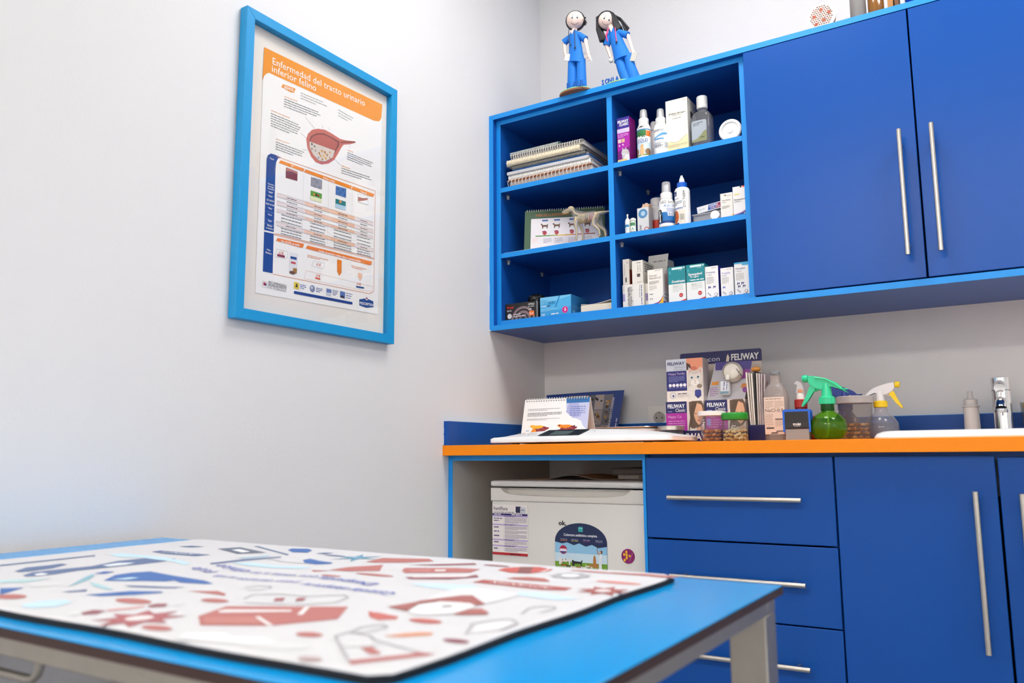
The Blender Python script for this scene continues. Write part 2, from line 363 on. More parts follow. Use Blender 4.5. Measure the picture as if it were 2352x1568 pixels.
box('board', DARK, (0.0008, -0.598, ZC), (0.0196, -0.001, 1.0042), t, world=True)
box('edge_band', M('pale_edge', '#9db9dc', 0.5), (0.0008, -0.598, 1.0042), (0.0196, -0.001, 1.0054), t, world=True)
b = B(); rnd = random.Random(5)
poly = [(0.0002, ZC)] + [(0.0014 + rnd.uniform(0, 0.0018), ZC + 0.002 + i * 0.0048) for i in range(15)] + [(0.0002, 1.0054)]
b.prism(poly, -0.6, -0.5982); b.obj('chipped_filler', M('white_filler', '#dfe3ee', 0.8), t, world=True, smooth=False)
t = thing('niche_frame', 'grey sided fridge niche with thin blue front edges under the worktop', 'cabinet', (0.0, -0.3, 0.0))
p = box('side_panel', GREYIN, (0.0008, -Dl + 0.0012, 0.0), (0.016, -0.001, 0.9043), t, world=True); box('edge_band', EDGE, (0.0008, -Dl, 0.0), (0.016, -Dl + 0.0012, 0.9043), p, world=True)
p = box('top_rail', DARK, (0.0162, -Dl + 0.0012, 0.8895), (0.6143, -0.50, 0.9043), t, world=True); box('edge_band', EDGE, (0.0162, -Dl, 0.8895), (0.6143, -Dl + 0.0012, 0.9043), p, world=True)
def carcass(t, x0, x1):
    b = B()
    for lo, hi in (((x0, -0.5545, 0.1), (x0 + 0.016, -0.022, 0.9043)), ((x1 - 0.016, -0.5545, 0.1), (x1, -0.022, 0.9043)), ((x0 + 0.016, -0.5545, 0.1), (x1 - 0.016, -0.022, 0.116)), ((x0 + 0.016, -0.03, 0.116), (x1 - 0.016, -0.022, 0.9043)), ((x0 + 0.016, -0.5545, 0.888), (x1 - 0.016, -0.54, 0.9043))): b.box(lo, hi)
    b.obj('carcass', DARK, t, world=True, smooth=False)
    box('plinth', BLACKP, (x0, -0.51, 0.0), (x1, -0.495, 0.0998), t, world=True)
t = thing('drawer_cabinet', 'blue base cabinet of stacked drawers with long steel handles beside fridge', 'cabinet', (0.845, -0.3, 0.0))
carcass(t, 0.6146, 1.0758)
box('edge_band', EDGE, (0.6146, -0.5728, 0.1), (0.6222, -0.5547, 0.9043), t, world=True)
for z0, z1, hz in ((0.6985, 0.8962, 0.799), (0.5215, 0.6945, 0.6135), (0.3405, 0.5180, 0.435), (0.105, 0.337, 0.25)):
    d = box('drawer', DARK, (0.6232, -Dl, z0), (1.0744, -0.556, z1), t, 0.0012, world=True, seg=1)
    bar_handle(d, (0.691, -0.605, hz), (1.0095, -0.605, hz), out=0.032)
t = thing('door_cabinet', 'blue base cabinet with tall doors and vertical steel handles under sink', 'cabinet', (1.39, -0.3, 0.0))
carcass(t, 1.0762, 1.706)
for x0, x1, hx, dz in ((1.0782, 1.3886, 1.351, 0.0), (1.3935, 1.704, 1.4315, -0.003)):
    d = box('door', DARK, (x0, -Dl, 0.105), (x1, -0.556, 0.8962 + dz), t, 0.0012, world=True, seg=1)
    bar_handle(d, (hx, -0.605, 0.507 + dz), (hx, -0.605, 0.825 + dz), out=0.032)

# ================================================================ framed poster on the left wall
t = thing('framed_poster', 'medical poster in a bright blue wooden frame on the left wall', 'poster', (0.0, -1.113, 1.203))
FR = M('poster_frame_blue', '#0796d4', 0.45, bump=0.05, scale=60, var=0.03)
hw, H = 0.262, 0.722; bw = 0.0235
for nm, q in (('frame_bar', [(-hw, 0), (hw, 0), (hw - bw, bw), (-hw + bw, bw)]), ('frame_bar', [(-hw, H), (-hw + bw, H - bw), (hw - bw, H - bw), (hw, H)]), ('frame_bar', [(-hw, 0), (-hw + bw, bw), (-hw + bw, H - bw), (-hw, H)]), ('frame_bar', [(hw, 0), (hw, H), (hw - bw, H - bw), (hw - bw, bw)])):
    b = B(); b.prism(q, 0.0015, 0.025, 'x'); bmesh.ops.bevel(b.bm, geom=b.bm.edges[:], offset=0.0007, segments=1, affect='EDGES'); b.obj(nm, FR, t)
box('backing_board', M('poster_mount', '#f1ebe2', 0.8, var=0.03, scale=6), (0.0016, -hw + 0.004, 0.004), (0.0055, hw - 0.004, H - 0.004), t)
box('glass_pane', CLEAR('picture_glass', '#ffffff', 0.0, 0.01, 1.45), (0.0135, -hw + bw - 0.003, bw - 0.003), (0.0155, hw - bw + 0.003, H - bw + 0.003), t)
p = Pr(1, 1, 3)
O, NB, GR, K = '#f59a23', '#0a4494', '#a4a4a2', '#6c6c6c'
p.mpoly([(-0.1950, 0.6547), (0.2193, 0.6685), (0.2154, 0.0762), (-0.1947, 0.0670)], '#fbfaf8', 0)
p.mpoly([(-0.1950, 0.6547), (0.2193, 0.6685), (0.2193, 0.6660), (0.2166, 0.6281), (0.2079, 0.6154), (0.1868, 0.6099), (-0.1782, 0.5978), (-0.1857, 0.5925), (-0.1919, 0.5846), (-0.1964, 0.5709)], O, 2)
p.text2('Enfermedad del tracto urinario', *[(-0.1688, 0.6235), (0.1496, 0.6373)], 0.0165, '#ffffff', bold=0.0)
p.text2('inferior felino', *[(-0.1698, 0.6040), (-0.0282, 0.6099)], 0.0165, '#ffffff', bold=0.0)
p.mpoly([(-0.1401, 0.5775), (-0.1351, 0.5868), (-0.0953, 0.5908), (-0.0997, 0.5786), (-0.1100, 0.5756)], O, 2)
p.text2('SIGNOS:', *[(-0.1313, 0.5778), (-0.1005, 0.5805)], 0.0068, '#ffffff', bold=0.02)
th = 0.0017
for tl, tr, bl, n, c in ((*[(-0.0786, 0.5868), (0.0094, 0.5918), (-0.0781, 0.5734)], 3, GR), (*[(0.0506, 0.5907), (0.1073, 0.5875), (0.0511, 0.5755)], 3, GR), (*[(-0.1302, 0.5578), (-0.0572, 0.5633), (-0.1302, 0.5578)], 1, '#f3b48a'), (*[(-0.1300, 0.5513), (-0.0099, 0.5591), (-0.1292, 0.5331)], 4, K),
        (*[(-0.1681, 0.5086), (-0.0725, 0.5107), (-0.1681, 0.5086)], 1, '#f3b07c'), (*[(-0.1688, 0.5010), (-0.0742, 0.5030), (-0.1675, 0.4712)], 6, K), (*[(-0.1505, 0.4440), (-0.0815, 0.4471), (-0.1505, 0.4440)], 1, '#f3b07c'), (*[(-0.1502, 0.4369), (-0.0583, 0.4391), (-0.1507, 0.4196)], 4, K),
        (*[(0.0872, 0.4942), (0.1298, 0.4947), (0.0872, 0.4942)], 1, '#f3a070'), (*[(0.0874, 0.4871), (0.1873, 0.4884), (0.0860, 0.4700)], 4, K), (*[(0.0663, 0.4451), (0.1196, 0.4466), (0.0663, 0.4451)], 1, '#f3a050'), (*[(0.0665, 0.4385), (0.1908, 0.4464), (0.0669, 0.4260)], 3, K)):
    p.paraq(tl, tr, bl, n, c, th)
p.mpoly([(-0.0559, 0.4759), (-0.0507, 0.4913), (-0.0376, 0.5058), (-0.0182, 0.5153), (0.0057, 0.5208), (0.0303, 0.5191), (0.0598, 0.5149), (0.0811, 0.5180), (0.1158, 0.5267), (0.1180, 0.5243), (0.0986, 0.5136), (0.0729, 0.5035), (0.0648, 0.4929), (0.0527, 0.4717), (0.0408, 0.4524), (0.0208, 0.4362), (-0.0032, 0.4264), (-0.0230, 0.4262), (-0.0390, 0.4363), (-0.0512, 0.4535)], '#c8695c', 2)
p.mpoly([(-0.0462, 0.4732), (-0.0409, 0.4885), (-0.0218, 0.5027), (0.0020, 0.5103), (0.0306, 0.5097), (0.0580, 0.5064), (0.0562, 0.4948), (0.0443, 0.4752), (0.0325, 0.4529), (0.0086, 0.4368), (-0.0114, 0.4329), (-0.0313, 0.4418), (-0.0436, 0.4559)], '#7e3a34', 3)
p.mpoly([(-0.0437, 0.4742), (-0.0355, 0.4882), (-0.0183, 0.4998), (0.0040, 0.5062), (0.0300, 0.5058), (0.0519, 0.5015), (0.0461, 0.4855), (0.0417, 0.4782), (-0.0437, 0.4719)], '#b85a50', 4)
p.mpoly([(-0.0461, 0.4726), (0.0417, 0.4771), (0.0347, 0.4568), (0.0086, 0.4377), (-0.0115, 0.4337), (-0.0314, 0.4421), (-0.0446, 0.4570)], '#d9cdc4', 5)
for q, r, c in zip([(-0.0377, 0.4683), (-0.0288, 0.4655), (-0.0373, 0.4560), (-0.0255, 0.4553), (-0.0121, 0.4528), (-0.0035, 0.4613), (0.0070, 0.4612), (-0.0075, 0.4474), (0.0029, 0.4507), (0.0148, 0.4568), (0.0236, 0.4666), (0.0106, 0.4463), (-0.0013, 0.4403), (-0.0147, 0.4406), (0.0240, 0.4529)], (3, 3, 2.4, 2.6, 3, 3.4, 3.4, 3, 3.4, 3, 2.6, 3, 2.6, 2.4, 2.2), ['#6f6660', '#8d8780', '#7d7770', '#9a948c', '#a9783c', '#d29a4a', '#b97f34', '#caa25a', '#e2b766', '#b07a38', '#c79a5c', '#cf9d4e', '#a87636', '#7b8fb0', '#b88a4a']):
    p.dot(q[0], q[1], r * 0.0011, c, 6)
p.pline([(0.0612, 0.5057), (0.0897, 0.5164), (0.1140, 0.5245)], 0.004, '#8c3f36', 4)
for a in ([(-0.0617, 0.5299), (-0.0276, 0.5114)], [(-0.0756, 0.4846), (-0.0554, 0.4775)], [(-0.0684, 0.4447), (-0.0514, 0.4480)], [(0.0409, 0.4553), (0.0647, 0.4446)], [(0.0923, 0.5113), (0.0967, 0.5020)], [(-0.0044, 0.5299), (0.0005, 0.5200)], [(0.0183, 0.5321), (0.0217, 0.5228)]): p.seg(a[0], a[1], 0.0007, '#9a9a9a', 3)
# the table of causes
p.mpoly([(-0.1761, 0.3880), (-0.1728, 0.3969), (-0.1637, 0.4039), (-0.1482, 0.4047), (-0.1327, 0.4034), (-0.1422, 0.3987), (-0.1475, 0.3877), (-0.1488, 0.3717), (-0.1467, 0.1207), (-0.1753, 0.1198)], NB, 2)
for a in ([(-0.1486, 0.4015), (0.1961, 0.4134)], [(0.1961, 0.4134), (0.1979, 0.1367)], [(0.1979, 0.1367), (0.1808, 0.1270)], [(0.1808, 0.1270), (-0.1469, 0.1190)]): p.seg(a[0], a[1], 0.0011, '#e88a4a', 3)
p.mpoly([(-0.1399, 0.3885), (-0.1344, 0.3965), (0.1939, 0.4037), (0.1890, 0.3946), (0.1790, 0.3932)], '#f08c1e', 3)
for a in ([(-0.0573, 0.3994), (-0.0613, 0.3893)], [(0.1088, 0.4041), (0.1044, 0.3934)]): p.seg(a[0], a[1], 0.002, '#ffffff', 4)
p.text2('CIF', *[(-0.1025, 0.3900), (-0.0943, 0.3903)], 0.005, '#ffffff'); p.text2('Urolitos / cristales', *[(0.0034, 0.3916), (0.0445, 0.3927)], 0.0055, '#ffffff'); p.text2('Tapones', *[(0.1393, 0.3936), (0.1629, 0.3947)], 0.005, '#ffffff')
p.mpoly([(-0.1178, 0.3795), (-0.1170, 0.3845), (-0.0811, 0.3841), (-0.0809, 0.3608), (-0.1170, 0.3586)], '#7f3a3c', 3); p.mpoly([(-0.1170, 0.3845), (-0.0811, 0.3841), (-0.0813, 0.3778), (-0.0993, 0.3790), (-0.1171, 0.3747)], '#b77a70', 4)
p.mpoly([(-0.0374, 0.3842), (0.0004, 0.3870), (0.0006, 0.3622), (-0.0374, 0.3613)], '#9a9aa4', 3)
for q in [(-0.0244, 0.3824), (-0.0168, 0.3767), (-0.0237, 0.3635), (-0.0090, 0.3643)]: p.dot(q[0], q[1], 0.0028, '#5c5c66', 4); p.dot(q[0], q[1], 0.0018, '#9a9aa4', 5)
p.mpoly([(-0.0370, 0.3500), (0.0009, 0.3513), (0.0004, 0.3275), (-0.0372, 0.3255)], '#5da03c', 3); p.mpoly([(-0.0369, 0.3365), (0.0005, 0.3377), (0.0004, 0.3275), (-0.0372, 0.3255)], '#e9ecc0', 4)
for q, c in zip([(-0.0258, 0.3428), (-0.0186, 0.3432), (-0.0112, 0.3435)], ('#c9922c', '#4a2a1c', '#a8401c')): p.dot(q[0], q[1], 0.0034, c, 5)
p.mpoly([(0.0483, 0.3857), (0.0857, 0.3884), (0.0855, 0.3636), (0.0481, 0.3629)], '#4a78b8', 3)
for q in [(0.0558, 0.3791), (0.0654, 0.3737), (0.0746, 0.3809), (0.0609, 0.3678), (0.0797, 0.3695)]: p.dot(q[0], q[1], 0.0022, '#27497f', 4)
p.mpoly([(0.0484, 0.3520), (0.0853, 0.3533), (0.0855, 0.3302), (0.0483, 0.3283)], '#1f7f84', 3); p.mpoly([(0.0484, 0.3391), (0.0854, 0.3407), (0.0855, 0.3302), (0.0483, 0.3283)], '#b5d6ea', 4)
q = [(0.0654, 0.3482), (0.0662, 0.3484)][0]; p.dot(q[0], q[1], 0.0045, '#d99a5c', 5)
p.mpoly([(0.1295, 0.3867), (0.1689, 0.3904), (0.1685, 0.3667), (0.1301, 0.3652)], '#ffffff', 3); p.pline([(0.1295, 0.3867), (0.1689, 0.3904), (0.1685, 0.3667), (0.1301, 0.3652)], 0.0007, '#aaaaaa', 4, True)
p.mpoly([(0.1306, 0.3787), (0.1497, 0.3803), (0.1665, 0.3854), (0.1666, 0.3800), (0.1499, 0.3732), (0.1309, 0.3669)], '#b0685c', 5)
RL = [(-0.1423, 0.3144), (-0.1419, 0.3052), (-0.1415, 0.2954), (-0.1410, 0.2853), (-0.1419, 0.2758), (-0.1416, 0.2691), (-0.1420, 0.2459), (-0.1415, 0.2359), (-0.1420, 0.2164)]
RR = [(0.1903, 0.3246), (0.1906, 0.3146), (0.1909, 0.3033), (0.1911, 0.2935), (0.1913, 0.2850), (0.1915, 0.2781), (0.1922, 0.2508), (0.1923, 0.2432), (0.1928, 0.2257)]
def mixp(a, b, k): return (a[0] + (b[0] - a[0]) * k, a[1] + (b[1] - a[1]) * k)
for i in range(9): p.seg(RL[i], RR[i], 0.0006, '#b5b5b5', 4)
for i in (0, 2, 4, 6):
    for k0, k1, c in ((0.0, 0.265, '#efe2e0'), (0.265, 0.53, '#f4cdb8'), (0.53, 0.785, '#f3c3a4'), (0.785, 1.0, '#f4e6e2')):
        p.mpoly([mixp(RL[i], RR[i], k0), mixp(RL[i + 1], RR[i + 1], k0), mixp(RL[i + 1], RR[i + 1], k1), mixp(RL[i], RR[i], k1)], c, 2)
for i in range(8):
    for k, wd in ((0.14, 0.10), (0.395, 0.08), (0.655, 0.10), (0.89, 0.08)):
        n = 3 if i in (5, 7) else 1
        for j in range(n):
            m = (j + 0.5) / n; a, b2 = mixp(RL[i], RL[i + 1], m), mixp(RR[i], RR[i + 1], m); p.words(mixp(a, b2, k - wd * (0.5 if n == 1 else 0.95)), mixp(a, b2, k + wd * (0.5 if n == 1 else 0.95)), 0.0017, '#6a6a6c', 5)
for a in ([(-0.0613, 0.3852), (-0.0614, 0.2249)], [(0.0226, 0.3867), (0.0236, 0.2277)], [(0.1079, 0.3905), (0.1078, 0.2293)]): p.seg(a[0], a[1], 0.0005, '#cfcfcf', 4)
for s, a in (('Causa', [(-0.1668, 0.3899), (-0.1546, 0.3900)]), ('Factores', [(-0.1697, 0.3274), (-0.1520, 0.3282)]), ('de riesgo', [(-0.1695, 0.3217), (-0.1518, 0.3225)]), ('frecuentes', [(-0.1704, 0.3162), (-0.1509, 0.3169)]), ('Edad', [(-0.1662, 0.3079), (-0.1556, 0.3088)]), ('Peso', [(-0.1665, 0.2989), (-0.1560, 0.2992)]), ('pH urinario', [(-0.1717, 0.2882), (-0.1503, 0.2891)]), ('Estilo de vida', [(-0.1737, 0.2788), (-0.1488, 0.2796)]), ('Raza', [(-0.1653, 0.2701), (-0.1560, 0.2698)]), ('Otros', [(-0.1665, 0.2547), (-0.1553, 0.2549)]), ('Sexo', [(-0.1659, 0.2403), (-0.1553, 0.2403)]), ('Manejo', [(-0.1673, 0.2285), (-0.1529, 0.2289)]), ('no dietético', [(-0.1706, 0.2221), (-0.1500, 0.2223)]), ('Plan', [(-0.1661, 0.1711), (-0.1553, 0.1708)]), ('dietético', [(-0.1700, 0.1641), (-0.1512, 0.1634)])):
    p.text2(s, a[0], a[1], 0.0038, '#ffffff', 4, 0.01)
for a in ([(-0.1745, 0.3109), (-0.1500, 0.3119)], [(-0.1741, 0.3016), (-0.1496, 0.3025)], [(-0.1743, 0.2921), (-0.1492, 0.2931)], [(-0.1745, 0.2827), (-0.1488, 0.2832)], [(-0.1741, 0.2730), (-0.1490, 0.2737)], [(-0.1743, 0.2625), (-0.1492, 0.2632)], [(-0.1741, 0.2440), (-0.1491, 0.2444)], [(-0.1736, 0.2332), (-0.1486, 0.2335)]): p.seg(a[0], a[1], 0.0006, '#8fa6cf', 3)
a = [(-0.1759, 0.2146), (-0.1471, 0.2162)]; p.seg(a[0], a[1], 0.0035, '#fbfaf8', 4)
for a in ([(-0.1470, 0.2153), (0.1957, 0.2263)], [(-0.1470, 0.2125), (0.1956, 0.2230)]): p.seg(a[0], a[1], 0.001, '#ea8d54', 4)
p.mpoly([(-0.1402, 0.1994), (-0.1360, 0.2070), (-0.0534, 0.2109), (-0.0563, 0.2013), (-0.0623, 0.1995)], '#ee7f24', 3); p.text2('CIF y FLUTD con estrés', *[(-0.1255, 0.1986), (-0.0674, 0.2018)], 0.0052, '#ffffff', bold=0.02)
p.mpoly([(-0.0481, 0.2009), (-0.0422, 0.2095), (0.1884, 0.2157), (0.1861, 0.2059), (0.1763, 0.2039)], '#ee7f24', 3); p.text2('Urolitos de estruvita y oxalato cálcico o tapones uretrales', *[(-0.0047, 0.2016), (0.1445, 0.2050)], 0.0052, '#ffffff', bold=0.02)
p.pline([(-0.1417, 0.1610), (-0.1368, 0.1803), (-0.1038, 0.1812), (-0.1032, 0.1689), (-0.1089, 0.1623)], 0.0006, '#bbbbbb', 3, True); p.text2('c/d', *[(-0.1309, 0.1703), (-0.1171, 0.1705)], 0.008, '#e2622c', bold=0.0)
p.mpoly([(-0.1351, 0.1690), (-0.1124, 0.1696), (-0.1121, 0.1642), (-0.1349, 0.1637)], '#8d2242', 3)
p.mpoly([(-0.0967, 0.1812), (-0.0718, 0.1817), (-0.0728, 0.1330), (-0.0979, 0.1329)], '#e9ebef', 3); p.mpoly([(-0.0950, 0.1720), (-0.0760, 0.1727), (-0.0757, 0.1663), (-0.0948, 0.1657)], '#12478e', 4); p.mpoly([(-0.0932, 0.1596), (-0.0782, 0.1600), (-0.0780, 0.1552), (-0.0930, 0.1549)], '#c44', 4); p.mpoly([(-0.0858, 0.1452), (-0.0735, 0.1455), (-0.0744, 0.1336), (-0.0867, 0.1334)], '#a7762e', 4)
q = [(-0.0880, 0.1332), (-0.0867, 0.1334)][0]; p.ell(q[0], q[1], 0.009, 0.004, '#6d4a30', 5)
p.text2('s/d', *[(-0.0119, 0.1661), (0.0017, 0.1660)], 0.008, '#e2622c', bold=0.0); p.pline([(-0.0264, 0.1611), (-0.0212, 0.1752), (0.0146, 0.1763), (0.0149, 0.1681), (0.0099, 0.1616)], 0.0006, '#bbbbbb', 3, True)
p.text2('c/d', *[(-0.0122, 0.1382), (0.0012, 0.1380)], 0.008, '#e2622c', bold=0.0); p.mpoly([(-0.0143, 0.1360), (0.0027, 0.1360), (0.0029, 0.1322), (-0.0142, 0.1324)], '#e4581c', 3)
p.mpoly([(0.0593, 0.1958), (0.0753, 0.1957), (0.0754, 0.1641), (0.0684, 0.1544), (0.0600, 0.1645)], '#ee8212', 3); p.mpoly([(0.1364, 0.1756), (0.1524, 0.1751), (0.1512, 0.1630), (0.1442, 0.1549), (0.1359, 0.1636)], '#f6c8a6', 3)
p.text2('c/d', *[(0.1316, 0.1425), (0.1462, 0.1425)], 0.008, '#e2622c', bold=0.0); p.mpoly([(0.1294, 0.1394), (0.1596, 0.1407), (0.1597, 0.1367), (0.1295, 0.1355)], '#12478e', 3)
p.pline([(-0.0492, 0.1255), (-0.0443, 0.1468), (0.1930, 0.1483), (0.1882, 0.1356), (0.1747, 0.1328)], 0.0006, '#ddb9a4', 3, True)
for tl, tr, bl, n, c in ((*[(-0.0416, 0.1857), (0.0299, 0.1872), (-0.0414, 0.1819)], 2, '#ea9c74'), (*[(0.1107, 0.1891), (0.1766, 0.1908), (0.1140, 0.1851)], 2, '#ea9c74'), (*[(-0.0625, 0.1093), (-0.0401, 0.1094), (-0.0621, 0.1008)], 3, '#6a7bb0'), (*[(-0.0102, 0.1098), (0.0132, 0.1099), (-0.0099, 0.1017)], 3, '#6a7bb0'), (*[(0.0460, 0.1138), (0.0658, 0.1139), (0.0463, 0.1028)], 4, '#6a7bb0'), (*[(0.0938, 0.1140), (0.1193, 0.1143), (0.0942, 0.1028)], 3, '#6a7bb0')): p.paraq(tl, tr, bl, n, c, 0.0018)
p.pline([(-0.1751, 0.0975), (-0.1614, 0.0970), (-0.1615, 0.0836), (-0.1756, 0.0841)], 0.0006, '#999999', 3, True); p.mpoly([(-0.1724, 0.0950), (-0.1642, 0.0944), (-0.1642, 0.0883), (-0.1724, 0.0884)], '#c02a3c', 3); p.mpoly([(-0.1686, 0.0926), (-0.1642, 0.0924), (-0.1642, 0.0883), (-0.1684, 0.0884)], '#10307c', 4)
p.text2('RECOMENDADO', *[(-0.1576, 0.0951), (-0.1042, 0.0951)], 0.0058, '#3c3c40', bold=0.0); p.text2('MUNDIALMENTE', *[(-0.1580, 0.0889), (-0.1040, 0.0889)], 0.0058, '#3c3c40', bold=0.0); p.text2('POR VETERINARIOS', *[(-0.1590, 0.0836), (-0.1045, 0.0831)], 0.0042, '#8c8c90', bold=0.0)
p.mpoly([(-0.0813, 0.1128), (-0.0651, 0.1126), (-0.0653, 0.0961), (-0.0818, 0.0964)], '#e6cf3a', 3); p.mpoly([(-0.0748, 0.1092), (-0.0721, 0.1097), (-0.0690, 0.1007), (-0.0772, 0.1003)], '#3a3420', 4)
q = [(-0.0224, 0.1059), (-0.0216, 0.1067)][0]; p.dot(q[0], q[1], 0.0085, '#7d88ae', 3); p.dot(q[0] - 0.002, q[1] + 0.002, 0.004, '#c9cfe0', 4)
p.mpoly([(0.0243, 0.1146), (0.0419, 0.1144), (0.0417, 0.0974), (0.0244, 0.0978)], '#6f86c2', 3); p.mpoly([(0.0252, 0.1048), (0.0417, 0.1054), (0.0417, 0.0974), (0.0244, 0.0978)], '#cfd4e2', 4); p.mpoly([(0.0719, 0.1161), (0.0902, 0.1159), (0.0897, 0.0992), (0.0724, 0.0998)], '#5876b8', 3); p.mpoly([(0.0754, 0.1053), (0.0863, 0.1049), (0.0864, 0.0993), (0.0755, 0.0998)], '#3a3440', 4)
p.mpoly([(-0.0815, 0.0881), (-0.0783, 0.0908), (0.1165, 0.0945), (0.1180, 0.0892), (0.1143, 0.0876), (-0.0801, 0.0837)], '#173f8e', 3)
p.mpoly([(0.1423, 0.1054), (0.1687, 0.1130), (0.1960, 0.1088), (0.1974, 0.0934), (0.1694, 0.0875), (0.1427, 0.0902)], '#1d4c94', 3); p.text2('PRESCRIPTION', *[(0.1442, 0.0932), (0.1960, 0.0950)], 0.0068, '#ffffff', bold=0.01); p.mpoly([(0.1659, 0.1167), (0.1743, 0.1169), (0.1745, 0.1082), (0.1662, 0.1080)], '#e8e8ee', 4); p.mpoly([(0.1677, 0.1147), (0.1732, 0.1147), (0.1733, 0.1109), (0.1678, 0.1108)], '#8a2440', 5)
p.put('poster_print', t, lambda x, y, e: (0.0062 + e, x, y), PRINTM)

# ================================================================ things on the open shelves
def bottle(name, label, x, y, z, parts, cat='bottle', rz=0.0, prints=(), group=None):
    """parts: (part name, material, lathe profile); prints: (Pr, radius, z0)"""
    t = thing(name, label, cat, (x, y, z), rz, group)
    for nm, m, prof in parts: lathe(nm, m, prof, t, seg=28)
    for p, r, z0 in prints: p.put('label_print', t, oncyl(p.w, r, z0), curved=0.004)
    return t
z = ZS['R1']; Y = -0.31; HAZE = CLEAR('clear_cap', '#eef0f4', 0.28)
# --- purple carton
def f(p):
    p.rect(0, 0, 1, 1, '#b01aa8', 0); p.poly([(0, 0), (1, 0), (1, .35), (0, .28)], '#7a1478', 1); p.rect(0, .76, 1, 1, '#3a2a94', 1); p.rect(0, .67, 1, .76, '#d9c9ea', 1)
    p.text('FELIWAY', .06, .885, .055, '#ffffff', .88, bold=.03); p.text('CLASSIC', .2, .82, .05, '#ffffff', .74, bold=.03)
    p.para(.05, .56, .9, .65, 3, '#e7a8e6'); p.rect(.06, .46, .3, .54, '#e8d8c8', 2); p.rect(.34, .46, .6, .54, '#d8b890', 2); p.dot(.17, .40, .003, '#e9c0ea'); p.dot(.45, .41, .003, '#e9c0ea')
    p.ell(.66, .17, .3, .14, '#c9c4c6'); p.ell(.5, .24, .18, .07, '#d8d5d5', 3); p.poly([(.36, .27), (.42, .36), (.5, .3)], '#c2bdc0', 3); p.poly([(.58, .3), (.7, .37), (.7, .27)], '#c2bdc0', 3); p.ell(.75, .1, .22, .1, '#ece9e8', 3); p.dot(.45, .25, .0012, '#5a6a3a', 5); p.dot(.57, .25, .0012, '#5a6a3a', 5)
    p.rect(0, 0, .75, .1, '#efd68a', 4)
def g(p): p.rect(0, 0, 1, 1, '#9a1a86', 0); p.para(.1, .2, .9, .9, 16, '#bb5aae', .3)
carton('medicine_carton', 'purple diffuser spray carton at the left of the top right shelf', .4493, .4905, Y, .046, z, .149, '#8a1a8c', f, g)
# --- white spray bottles
def spraybottle(label, x, y, h0, p, r=.0212):
    return bottle('spray_bottle', label, x, y, z, [('body', M('white_bottle', '#f3f3f1', .3), [(.0, 0), (r - .002, 0), (r, .002), (r, h0 - .012), (r - .004, h0 - .003), (.014, h0)]), ('collar', WHITEP, [(.0145, h0), (.0152, h0 + .001), (.0152, h0 + .017), (.0135, h0 + .019)]),
        ('pump', M('pump_white', '#e8e8e8', .4), [(.006, h0 + .019), (.006, h0 + .04), (.004, h0 + .042)]), ('cap', HAZE, [(.0122, h0 + .0192), (.0108, h0 + .044), (.009, h0 + .047), (.0, h0 + .048)])], prints=[(p, r, 0)], group='white spray bottles on the top right shelf')
p = Pr(.062, .1, 2)
p.rect(0, .0, 1, .06, '#ffffff', 0); p.rect(.0, .06, 1, .1, '#7a9a3a', 1); p.rect(0, .1, 1, .46, '#cfe2ef', 0); p.rect(0, .5, 1, .92, '#ffffff', 0); p.rect(0, .68, .72, .86, '#2f7a3c', 1); p.rect(.72, .66, 1, .84, '#e2762a', 1); p.rect(0, .86, 1, .9, '#3f7fb0', 1)
p.text('Vet', .34, .64, .12, '#2a6e38', .34, bold=.03); p.text('GOLD', .26, .5, .09, '#3568a8', .56, bold=.02); p.text('DMC', .3, .94, .06, '#333333', .4); p.words((.2, .47), (.8, .47), .0018, '#5b86b8')
p.ell(.52, .2, .12, .14, '#e0b988', 3); p.dot(.52, .36, .005, '#d9ac74', 4); p.ell(.2, .2, .14, .1, '#a46a3a', 3); p.ell(.82, .18, .15, .1, '#8a6a4a', 3)
spraybottle('white spray bottle with green and orange dog label on top right shelf', .5371, -.308, .109, p)
p = Pr(.062, .1, 4)
p.text('Dentercyl', .12, .70, .10, '#3a4a6a', .62, bold=.0); p.poly([(.08, .52), (.4, .56), (.7, .66), (.95, .66), (.95, .61), (.7, .58), (.4, .52), (.1, .49)], '#5aa6dc', 2); p.rect(.25, .45, .75, .49, '#4a9ad6', 2); p.rect(0, .2, 1, .36, '#b9bbc2', 1); p.rect(.1, .36, .95, .44, '#e2e6ea', 1); p.rect(.62, .2, .78, .36, '#f2f2f2', 2)
for i in range(5): p.dot(.3 + i * .09, .26, .0016, '#444450', 4)
spraybottle('white spray bottle with light blue wave label beside tall cream carton', .5914, -.308, .0985, p)
bottle('pump_bottle', 'narrow white bottle standing behind the two spray bottles', .5441, -.245, z, [('body', M('white_bottle2', '#e6e6e6', .4), [(.0, 0), (.0128, 0), (.0128, .1), (.008, .112)]), ('cap', WHITEP, [(.0105, .112), (.0105, .136), (.008, .139), (0, .139)])])
def f(p):
    p.rect(0, 0, 1, 1, '#f4f1e4', 0); p.poly([(0, 0), (1, 0), (1, .3), (.75, .24), (.5, .19), (.25, .2), (0, .23)], '#f1e3b4', 1)
    pts = [(.15, .225), (.35, .19), (.5, .19), (.65, .22), (.8, .27), (.97, .31)]; p.pline(pts, .0012, '#c9b98a', 3)
    p.text('VETERAL 200 mg/ml', .12, .72, .028, '#2a2a2a', .78, bold=.01); p.text('solución oral', .3, .69, .02, '#4a4a4a', .4, bold=0); p.words((.3, .64), (.7, .645), .0016, '#9a9a92'); p.para(.08, .1, .95, .16, 3, '#b0a888', .35); p.text('Mylan', .48, .035, .028, '#3a4a3a', .3); p.dot(.4, .045, .002, '#4ab0d8'); p.words((.75, .95), (.95, .955), .001, '#9a9a92')
